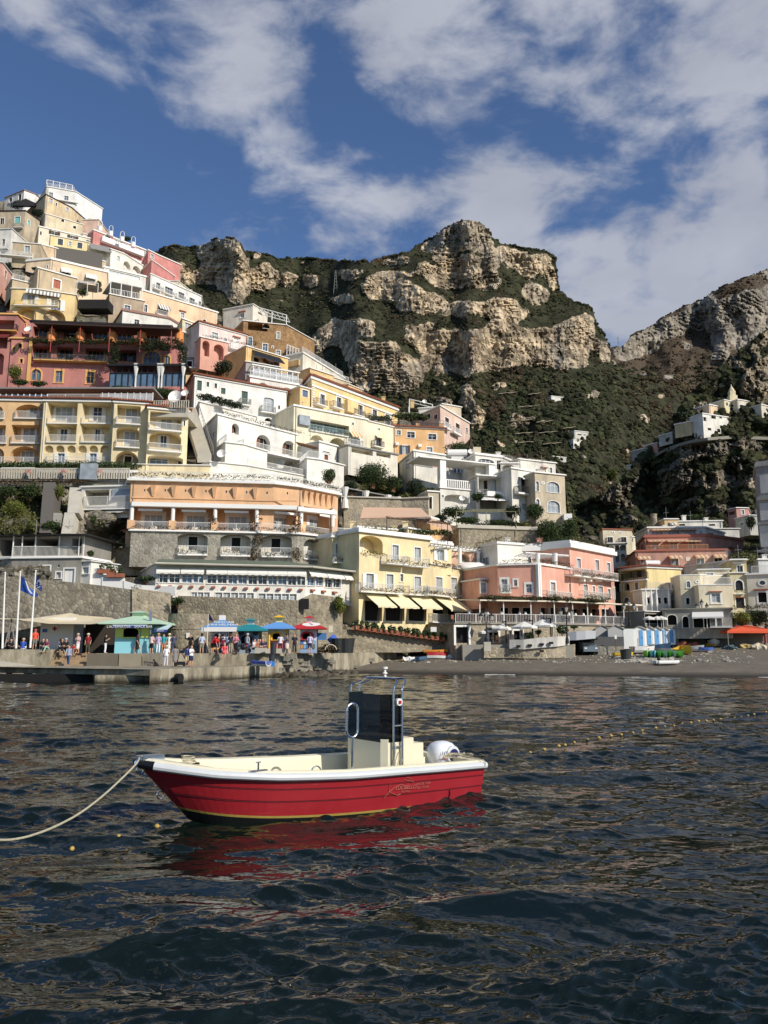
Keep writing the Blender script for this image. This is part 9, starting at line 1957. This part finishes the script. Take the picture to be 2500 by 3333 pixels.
for(x,z,nm)in((LB-.045,.84,'towing_ring'),(LB-.36,.47,'bow_eye')):m=MB();m.tube([(x+.02+math.cos(a_)*.05,0,z-.03+math.sin(a_)*.055)for a_ in np.linspace(0,6.28,13)],.009,6);m.build(nm,STEEL,boat,local=True)
def lx(px,yl,zz=.6):
 """local x where the vertical plane y = yl shows at source column px"""
 a,_=rayd(px,2450);lo,hi=-1.0,LB+1
 f=lambda x:(lambda w:w.x-a*w.y)(MBM@Vector((x,yl,0)))
 flo=f(lo)
 for _ in range(50):
  mid=(lo+hi)/2
  if(f(mid)>0)==(flo>0):lo=mid
  else:hi=mid
 return lo
def lz(py,x,yl):w_=MBM@Vector((x,yl,0));return CH+rayd(1250,py)[1]*w_.y
YP=.58;xf=lx(1250,YP);x_a=lx(1300,YP);
m=MB();zt_=lz(2408,xf,YP);yL=.58
fp=[(xf-.62,-yL),(xf-.62,yL),(xf-.08,yL),(xf,yL-.10),(xf,-yL+.10),(xf-.08,-yL)]
m.prism([(x,y)for x,y in fp],FZ,zt_);cb=m.build('console',CRB,boat,local=True)
m=MB();m.prism([(xf-1.0,-.42),(xf-1.0,.42),(xf-.60,.42),(xf-.60,-.42)][::-1],FZ,.66);m.box(xf-.98,xf-.70,-.40,.40,.66,.90);m.build('helm_seat',CRB,boat,local=True)
zw=lz(2262,xf,YP)
SCR=simple('smoked_acrylic',C(10,11,12),.05,spec=.35);SCR.node_tree.nodes['Principled BSDF'].inputs['Alpha'].default_value=.84
m=MB();sc_=[(xf-.36,-yL-.01),(xf-.10,-yL-.01),(xf+.01,-yL+.11),(xf+.01,yL-.11),(xf-.10,yL+.01),(xf-.36,yL+.01)]
top_=[(x-.015,y*.99)for i,(x,y)in enumerate(sc_)]
for i in range(5):a,b_,c,d=(*sc_[i],zt_-.05),(*sc_[i+1],zt_-.05),(*top_[i+1],zw),(*top_[i],zw);m.face(a,b_,c,d);o_=lambda p:(p[0]-.012,p[1]*.985,p[2]);m.face(o_(b_),o_(a),o_(d),o_(c))
m.build('windscreen',SCR,boat,local=True)
zk=lz(2248,xf,YP);ztp=lz(2208,xf,0)
m=MB()
for dx in(-.16,-.34):
 path=[]
 for sd in(1,-1):
  leg=[(xf+dx,sd*(yL+.05),FZ+.1 if sd>0 else FZ+.1),(xf+dx,sd*(yL+.05),zk)]
  pts=[(xf+dx-.02,sd*(yL+.05),zk+.06),(xf+dx-.16,sd*(yL-.06),ztp-.06),(xf+dx-.20,sd*(yL-.14),ztp)]
  path.append(leg+pts)
 m.tube(path[0]+path[1][::-1],.020,8)
m.build('frame_hoops',STEEL,boat,local=True)
m=MB()
for sd in(1,-1):
 for z in(FZ+.25,zt_-.12,zt_+.22,zt_+.55):m.tube([(xf-.16,sd*(yL+.05),z),(xf-.34,sd*(yL+.05),z)],.012,6)
m.build('frame_rungs',STEEL,boat,local=True)
c=(xf-.25-.2,0,ztp);m=MB();m.lathe(c,[(.03,0),(.022,.06),(.045,.07),(.045,.085),(.022,.10),(.022,.15),(.05,.155),(.05,.19)],12);m.build('anchor_light',WHITE,boat,local=True)
m=MB();m.lathe((xf-.25,yL+.075,zw-.12),[(.06,-.03),(.06,.03)],16,'Y');l_=m.build('side_light',WHITE,boat,local=True);m=MB();m.box(xf-.275,xf-.225,yL+.10,yL+.125,zw-.145,zw-.095);m.build('red_lens',simple('red_lens',C(170,24,30),.2),boat,local=True)
YG=.86;xs_=lx(1146,YG);z0_=lz(2497,xs_,YG);z1_=lz(2400,xs_,YG);z2_=lz(2290,xs_,YG)
m=MB();m.tube([(xs_,YG,z0_-.02),(xs_,YG,z1_)],.021,8);r_=.105;lp=[(xs_+r_*math.cos(a_),YG,z1_+r_+r_*math.sin(a_))for a_ in np.linspace(-math.pi/2,0,6)]+[(xs_+r_*math.cos(a_),YG,z2_-r_+r_*math.sin(a_))for a_ in np.linspace(0,math.pi,10)]+[(xs_+r_*math.cos(a_),YG,z1_+r_+r_*math.sin(a_))for a_ in np.linspace(math.pi,math.pi*1.5,6)]
m.tube(lp,.019,8);m.build('loop_stanchion',STEEL,boat,local=True)
m=MB();q_=lx(596+0,.80);
for px_,yl in((842,.84),):x_=lx(px_,yl);z_=sh_(x_/LB)+.02;m.box(x_-.14,x_+.14,yl-.03,yl+.03,z_,z_+.015);m.tube([(x_,yl,z_),(x_,yl,z_+.12)],.014,6);m.tube([(x_-.04,yl,z_+.12),(x_+.04,yl,z_+.12)],.011,6)
m.build('cleat',STEEL,boat,local=True)
x_=lx(1035,-.2);m=MB();m.tube([(x_+.10*math.cos(a_),-.25,.46+.12*math.sin(a_))for a_ in np.linspace(0,math.pi,9)],.014,6);m.build('locker_handle',STEEL,boat,local=True)
x_=lx(1150,.55);m=MB();m.ball((x_,.62,FZ+.28),.2,10,6,.45);m.ball((x_-.3,.58,FZ+.26),.16,10,6,.5);m.box(x_-.5,x_+.3,.3,.75,FZ,FZ+.2);o=m.build('folded_cloth',CURTAIN,None);o.matrix_world=MBM;tag(o,'crumpled white cloth lying in the red boat before the console','cloth')
out_=thing('outboard_cowl',None,None,(0,0,0));bpy.data.objects.remove(out_)
cx_=lx(1441,.0);OW=simple('outboard_white',C(226,228,232),.25,coat=.4);m=MB();zt2=lz(2410,cx_,0);z_b=.38
rings=[(0,.21,.20),(.18,.26,.22),(.5,.275,.225),(.75,.26,.21),(.9,.20,.16),(.98,.10,.08),(1,.02,.02)];prev=None
for f,ra,rb in rings:
 z=z_b+(zt2-z_b)*f;off=.03*f;ring=[m.V((cx_+off+ra*math.copysign(abs(math.cos(a_))**.75,math.cos(a_)),rb*math.copysign(abs(math.sin(a_))**.75,math.sin(a_)),z))for a_ in np.linspace(0,2*math.pi,24,endpoint=False)]
 if prev:[(m.f.append([prev[i],prev[(i+1)%24],ring[(i+1)%24],ring[i]]),m.m.append(0))for i in range(24)]
 prev=ring
ob=m.build('outboard',OW,boat,local=True,smooth=True)
m=MB();m.box(cx_-.10,cx_+.08,-.12,.12,-.6,z_b);m.build('outboard_leg',OW,boat,local=True)
m=MB();m.lathe((cx_-.05,.215,z_b+.24),[(.15,-.02),(.15,.022),(.12,.028)],24,'Y');m.build('badge_ring',RAILW,boat,local=True);m=MB();m.lathe((cx_-.06,.24,z_b+.225),[(.112,0),(.112,.01)],24,'Y');m.build('badge',simple('badge_navy',C(38,34,86),.3),boat,local=True)
def btext(s,size,x,y,z,mat,shear=0.0,nm='lettering',tilt=0.0):
 r=text(s,size,(0,0,0),(1,0,0),(0,0,1),mat,None,.002,nm,shear=shear);r.parent=boat
 u=Vector((-1,0,tilt)).normalized();n=Vector((0,1,0));w_=n.cross(u);M=Matrix((u,w_,n)).transposed().to_4x4();M.translation=Vector((x,y,z));r.matrix_local=M;return r
BK=simple('black_lettering',C(24,24,28),.5);RD=simple('red_lettering',C(206,44,70),.5);GO=simple('faded_gold_lettering',C(172,98,84),.5)
btext('115',.115,cx_+.155,.228,zt2-.20,BK,.3);btext('XSR',.06,cx_+.165,.232,zt2-.29,RD,.3);btext('EVINRUDE',.07,cx_-.20,.218,zt2-.26,BK)
def hully(x,z):
 s=min(.999,x/LB);z1=sh_(s)-.06;z0=-.22+.28*s*s;f=(z-z0)/(z1-z0);return hb(s)*(.80+.20*max(f,0)**.8)
x_=lx(1312,.9);btext('LUCIBELLO',.085,x_,hully(x_,.30)+.012,.31,GO,.2,tilt=-.03);btext('POSITANO',.035,x_,hully(x_,.24)+.012,.245,GO);x2=lx(1368,.9);btext('WATER TAXI',.05,x2,hully(x2,.33)+.012,.335,GO);btext('SEA TOURS',.05,x2,hully(x2,.27)+.012,.275,GO)
m=MB();x3=lx(1262,.9);P3=lambda dx,z:(x3-dx,hully(x3-dx,z)+.006,z)
for cu in([(-.10,.19),(-.03,.27),(.08,.33),(.2,.37),(.26,.36)],[(-.03,.42),(-.02,.33),(-.03,.27)],[(-.03,.28),(.05,.24),(.16,.20),(.22,.22)],[(.26,.44),(.34,.41),(.42,.40),(.46,.37)],[(.30,.47),(.40,.44),(.46,.38)]):m.tube([P3(a_,b_)for a_,b_ in cu],.0045,5)
m.build('fish_emblem',GO,boat,local=True)
x4=lx(1450,.85);m=MB();m.tube([(x4+.06*math.cos(a_),hully(x4,.08)+.012,.10+.10*math.sin(a_))for a_ in np.linspace(1.0,4.8,10)],.012,6);m.build('skin_fitting_scar',simple('scar_dark_red',C(90,14,22),.6),boat,local=True)
ROPE=simple('mooring_rope_fibre',C(186,176,146),.9,var=.2,scale=30,bump=.4)
bt_=MBM@Vector((LB,.02,sh_(1)+.04));view(0,2400,2.37)
rp=[bt_,at(1050,205,bt_.y-.3),at(900,355,bt_.y-.9),at(760,478,bt_.y-1.5),at(600,595,bt_.y-2.1),at(420,690,bt_.y-2.7),at(250,755,bt_.y-3.2),at(120,785,bt_.y-3.5),at(0,793,bt_.y-3.8),at(-250,780,bt_.y-4.4),at(-700,700,bt_.y-5.0)]
def smooth_path(P_,n=5):
 r=[]
 for i in range(len(P_)-1):
  p0,p1,p2,p3=P_[max(i-1,0)],P_[i],P_[i+1],P_[min(i+2,len(P_)-1)]
  for k in range(n):t=k/n;r.append(.5*((2*p1)+(p2-p0)*t+(2*p0-5*p1+4*p2-p3)*t*t+(-p0+3*p1-3*p2+p3)*t**3))
 return r+[P_[-1]]
m=MB();m.tube(smooth_path(rp),.0125,7);o=m.build('mooring_rope',ROPE);tag(o,'pale mooring rope running from the bow of the red boat to the left edge','rope');center_mesh(o)
m=MB();r=random.Random(2);c=MBM@Vector((LB-.75,-.05,sh_(.86)+.02));m.tube(smooth_path([bt_]+[MBM@Vector((LB-.2,0,sh_(.96)+.07)),MBM@Vector((LB-.6,0,sh_(.88)+.0))]+[c+Vector((math.cos(k*1.3)*r.uniform(.06,.13),math.sin(k*1.3)*.08,.02+.007*k))for k in range(14)]),.011,6);o=m.build('rope_coil',ROPE);tag(o,'small coil of rope on the foredeck of the red boat','rope');center_mesh(o)
m=MB();c=MBM@Vector((.25,.55,sh_(0)+.04));m.tube(smooth_path([c+Vector((r.uniform(-.32,.25),r.uniform(-.12,.12),r.uniform(0,.09)))for k in range(22)]+[MBM@Vector((.1,.96,.60)),MBM@Vector((.08,1.0,.50))]),.008,6);o=m.build('stern_rope',ROPE);tag(o,'tangled pale rope on the stern of the red boat','rope');center_mesh(o)
m=MB();m.tube(smooth_path([MBM@Vector((xf-.2+r.uniform(-.05,.05),yL+.07+r.uniform(0,.03),z))for z in(.95,.85,.7,.6,.7,.82,.68,.5,.42)]),.008,6);o=m.build('hanging_rope',ROPE);tag(o,'thin pale rope hanging on the console frame of the red boat','rope');center_mesh(o)
view(1600,2150,1.843);FLT=simple('float_yellow',C(190,156,76),.6,var=.3,scale=8)
fl=[(47,580),(140,572),(232,558),(315,538),(403,517),(441,511),(496,496),(575,476),(644,467),(718,455),(778,448),(847,437),(903,423),(985,407),(1040,399),(1094,395),(1143,380),(1195,376),(1243,366),(1288,364),(1332,361),(1374,355),(1414,350),(1458,348),(1497,345),(1538,333),(1575,325),(1610,318),(1646,311)]
def wp(x,y):px,py=P(x,y);return Wz(px,py,.02)
first=None;pts=[wp(*q)for q in fl];view(0,2400,2.37);left=[wp(-200,930),wp(555,872),wp(915,777),wp(1210,697)]
for i,p in enumerate(left[1:]+pts):
 if first is None:m=MB();m.ball((0,0,0),.038,12,8,1.25);first=m.build('swim_line_float',FLT,None,True);o=first
 else:o=first.copy();COL.objects.link(o)
 sz=1.05 if i>=3 else.8
 if i-3 in(1,7,14,16):sz*=.75
 o.location=p+Vector((0,0,.02));o.rotation_euler=(rad(90),0,i*.7);o.scale=(sz,)*3
 tag(o,'small yellow float of the swim line left of the red boat' if i<3 else 'small yellow float of the swim line crossing to the right edge','float','floats of the swim line')
m=MB();m.tube([p+Vector((0,0,-.14))for p in left],.004,5);o=m.build('swim_line',ROPE);tag(o,'thin float line in the water left of the red boat','rope');center_mesh(o)
m=MB();m.tube([p+Vector((0,0,-.06))for p in pts+[pts[-1]+(pts[-1]-pts[-2])*6]],.005,5);o=m.build('swim_line',ROPE);tag(o,'thin float line in the water right of the red boat','rope');center_mesh(o)
F_()
def tree(label,x,y,w_,h_,Y,mat,seed=0,n=None):
 t=bush(label,x,y,w_,h_,Y,mat,'tree','tree',n,None,9,seed);p=wloc(t);m=MB();mh=h_/VS/F*Y;m.tube([p+Vector((0,0,-.3)),p+Vector((.2,0,mh*.3)),p+Vector((-.1,0,mh*.6))],[.35,.22,.1],7);m.build('trunk',WOOD,t);return t
for a in((235,700,290,200,113,LEAFG,'large round green tree above the curtained terrace'),(370,760,160,120,112,LEAFG,'lower green tree right of the large round tree'),(520,800,160,150,113.5,LEAFD,'dark green tree beside the balustraded white terrace'),(800,540,200,110,128,LEAFG,'green tree behind the white house under the pink house'),(90,790,120,110,110,LEAFD,'dark green tree above the stone wall at the left of the garden')):tree(a[6],*a[:6])
C_();tree('broad green tree between the pink house and the white villa',330,560,210,150,124,LEAFD);E();tree('green tree beside the white house with the brown shutter',1320,380,140,150,108,LEAFG)
F_()
for(x,y,w_,h_,Y,mt,lb)in((790,960,200,90,111,LEAFG,'vine covering the garden pergola below the balustrade'),(940,860,110,70,112,LEAFG,'leafy vine bunch under the white veranda'),(1080,860,70,40,113,LEAFG,'small vine bunch under the shaded veranda'),(1180,960,120,110,111,LEAFD,'dark shrub behind the bamboo poles'),(1320,960,170,130,111,LEAFG,'round green shrub below the beige arched house'),(860,1020,240,60,109.5,LEAFG,'low green plants on top of the stone retaining wall'),(1100,1035,260,50,109.5,LEAFG,'row of green plants behind the wall top'),(1440,1090,230,180,109,LEAFG,'ivy covered bank below the beige arched house'),(1560,1080,150,200,113,LEAFG,'tall ivy mass at the right end of the terraces'),(700,1000,110,70,110,LEAFD,'dark plant beside the terracotta pot'),(1490,1170,330,110,108.5,LEAFG,'broad ivy curtain above the salmon hotel')):bush(lb,x,y,w_,h_,Y,mt)
pergola('bare bamboo pole pergola in the garden below the white houses',[at(800,965,109.5),at(1200,965,109.5),at(1200,950,113),at(800,950,113)],None,mat=simple('bamboo',C(150,146,110),.7),n=7,rise=3.6)
RV()
for(x,y,w_,h_,Y,mt,lb)in((1230,1110,180,120,99,LEAFG,'green bush left over the shop terrace'),(1420,1130,220,140,99,LEAFY,'yellow green bush above the orange gazebo'),(1600,1120,160,150,99.5,LEAFD,'dark bush at the right edge above the gazebo'),(1400,330,200,110,160,LEAFD,'dark trees beside the pink house with white trim'),(1420,480,200,160,140,LEAFD,'dark palm and trees beside the tall stone church'),(1490,180,110,160,140,LEAFD,'dark tree before the tall stone church'),(900,130,260,80,160,LEAFG,'green garden hedge above the white villa')):bush(lb,x,y,w_,h_,Y,mt)
K_()
def farhouse(label,tops,Y,bot,col,wins=(),**k):
 G_=k.pop('grid','near_headland');q=P(sum(t[0]for t in tops)/len(tops),bot);Y=depthat(G_,*q)-1.5;k['ref']=0;tops=[tops[0]]+[(x,y,Y+2+abs(x-tops[0][0])*.01)for x,y in tops[1:]]
 b=Bld(label,tops,Y,bot,col,depth=k.pop('depth',5),cor=.3,sink=1.5,**k)
 for q in wins:b.w(*q,'o',tw=.15)
 b.finish();return b
farhouse('white three storey villa above the headland road',[(1105,380),(1330,375)],290,560,WH,((1125,425,26,34),(1198,405,40,34),(1258,402,24,36),(1165,510,30,22),(1265,492,26,26)),ref=1)
farhouse('peach gabled house above the white headland villa',[(1160,305),(1305,318)],300,400,C(226,190,144),((1190,312,10,14),),ref=1)
b=farhouse('yellow chapel with a slim bell tower on the headland',[(1288,265),(1400,255)],300,360,C(226,206,154),((1312,298,16,26),),ref=1,name='chapel',cat='chapel')
Yc=b.p[1].y-1.5;c=at(1362,330,Yc+2);m=MB();w2=1.15;zt_=at(0,215,Yc).z;m.box(c.x-w2,c.x+w2,Yc+.9,Yc+3.1,c.z-4,zt_);m.box(c.x-.85,c.x+.85,Yc+1.2,Yc+2.8,zt_,zt_+1.5);m.lathe((c.x,Yc+2,zt_+1.5),[(.95,0),(.7,.7),(.2,1.6),(.04,2.4)],8);m.build('bell_tower',plaster(C(222,204,156),.3),b.e)
farhouse('long low cream terrace house right of the chapel',[(1400,262),(1590,285)],296,345,C(206,196,168),((1450,320,60,24),));farhouse('pale wall house at the far right of the headland',[(1600,305),(1720,310)],290,390,C(206,196,172))
farhouse('small pink house on the headland road',[(722,628),(800,625)],300,712,C(206,140,116),((755,645,12,20),(745,685,30,14)));farhouse('stepped grey terrace house on the headland road',[(850,540),(905,525),(945,505)],315,590,C(190,184,168));farhouse('small grey house left of the pink headland house',[(615,675),(700,670)],300,720,C(150,144,130))
farhouse('small white house low on the headland slope',[(585,800),(650,795)],290,850,WH);farhouse('stacked white terrace house across the valley',[(25,525),(120,520)],330,590,C(210,206,192),((60,555,40,10),(50,575,40,8)),grid='mountain');farhouse('lower white house across the valley',[(15,600),(100,620)],325,650,C(206,202,190),grid='mountain');farhouse('ochre sliver house beside the white headland villa',[(1008,448),(1045,445)],300,520,C(206,180,120))
F_();farhouse('tiny white house high in the valley woods',[(1440,185),(1530,188)],330,215,C(222,216,200),grid='mountain');farhouse('low white shed in the valley woods',[(1450,592),(1540,588)],320,612,C(200,196,186),grid='mountain')
F_()
for i,(x,y,w_)in enumerate(((1150,160,130),(1290,250,150),(1240,345,160),(1400,352,120),(1270,430,150),(1420,425,130),(1300,490,170),(1450,500,130),(1330,165,90),(1560,395,90))):q=P(x,y);Y=depthat('mountain',*q)-3.5;wallpoly('pale dry stone terrace wall on the wooded valley slope',[(x+w_*(f-.5),y+j-10*(f-.5),y+j+h_-10*(f-.5),Y+f)for f,j,h_ in((0,2,3),(.22,0,6),(.4,-2,4),(.6,1,6),(.85,-1,4),(1,0,2))],STN,1.5,'terrace_wall','terrace wall',None,'terrace walls across the valley')
farhouse('long white house with a flat roof in the upper valley terraces',[(1600,420),(1690,424)],300,470,C(206,200,186),((1630,445,30,9),(1665,447,14,9)),grid='mountain');farhouse('white shed cluster right of the valley terraces',[(1590,480),(1660,484)],300,508,WH,(),grid='mountain')
K_();wallpoly('curving headland road viaduct wall',[(x,a,b_,depthat('near_headland',*P(x,b_+6))-2.5)for x,a,b_ in((720,712,738),(800,668,690),(900,632,655),(1000,605,628),(1150,580,604),(1350,565,590),(1659,575,600),(1900,585,610))],simple('viaduct_concrete',C(142,136,122),.9,var=.2,scale=.3),5,'road_viaduct','road wall')
bush('umbrella pine with a broad dark crown on the headland road',955,400,220,90,depthat('near_headland',*P(955,470))-3,LEAFD,'tree','tree',3200,size=.5);bush('lone yellow green tree in the valley woods',345,885,100,100,depthat('mountain',*P(345,930))-3,LEAFY,'tree','tree',1600,size=.5)
for(v,x,y0,y1,Y,lb)in(((1900,850,2.765),312,765,682,1250,'lattice pylon on the saddle ridge'),((500,680,2.074),1228,550,415,620,'lattice pylon on the wooded mountain flank')):
 view(*v);Y=depthat('mountain' if v[0]<1000 else 'far_mountain',*P(x,y0+8))-3;a,b_=at(x,y0,Y),at(x,y1,Y);h=(b_-a).z;t=thing('pylon',lb,'pylon',a);m=MB();w2=h*.09
 for sx in(-1,1):
  for sy in(-1,1):m.tube([a+Vector((sx*w2,sy*w2,-3)),a+Vector((sx*w2*.2,sy*w2*.2,h))],h*.006,4)
 for k in range(6):f=k/6;w3=w2*(1-.8*f);m.tube([a+Vector((-w3,-w3,h*f)),a+Vector((w3,-w3,h*(f+.14)))],h*.004,4);m.tube([a+Vector((w3,-w3,h*f)),a+Vector((-w3,-w3,h*(f+.14)))],h*.004,4)
 for f in(.72,.86,.97):m.tube([a+Vector((-w2*1.3,0,h*f)),a+Vector((w2*1.3,0,h*f))],h*.006,4)
 m.build('lattice',GREYM,t)
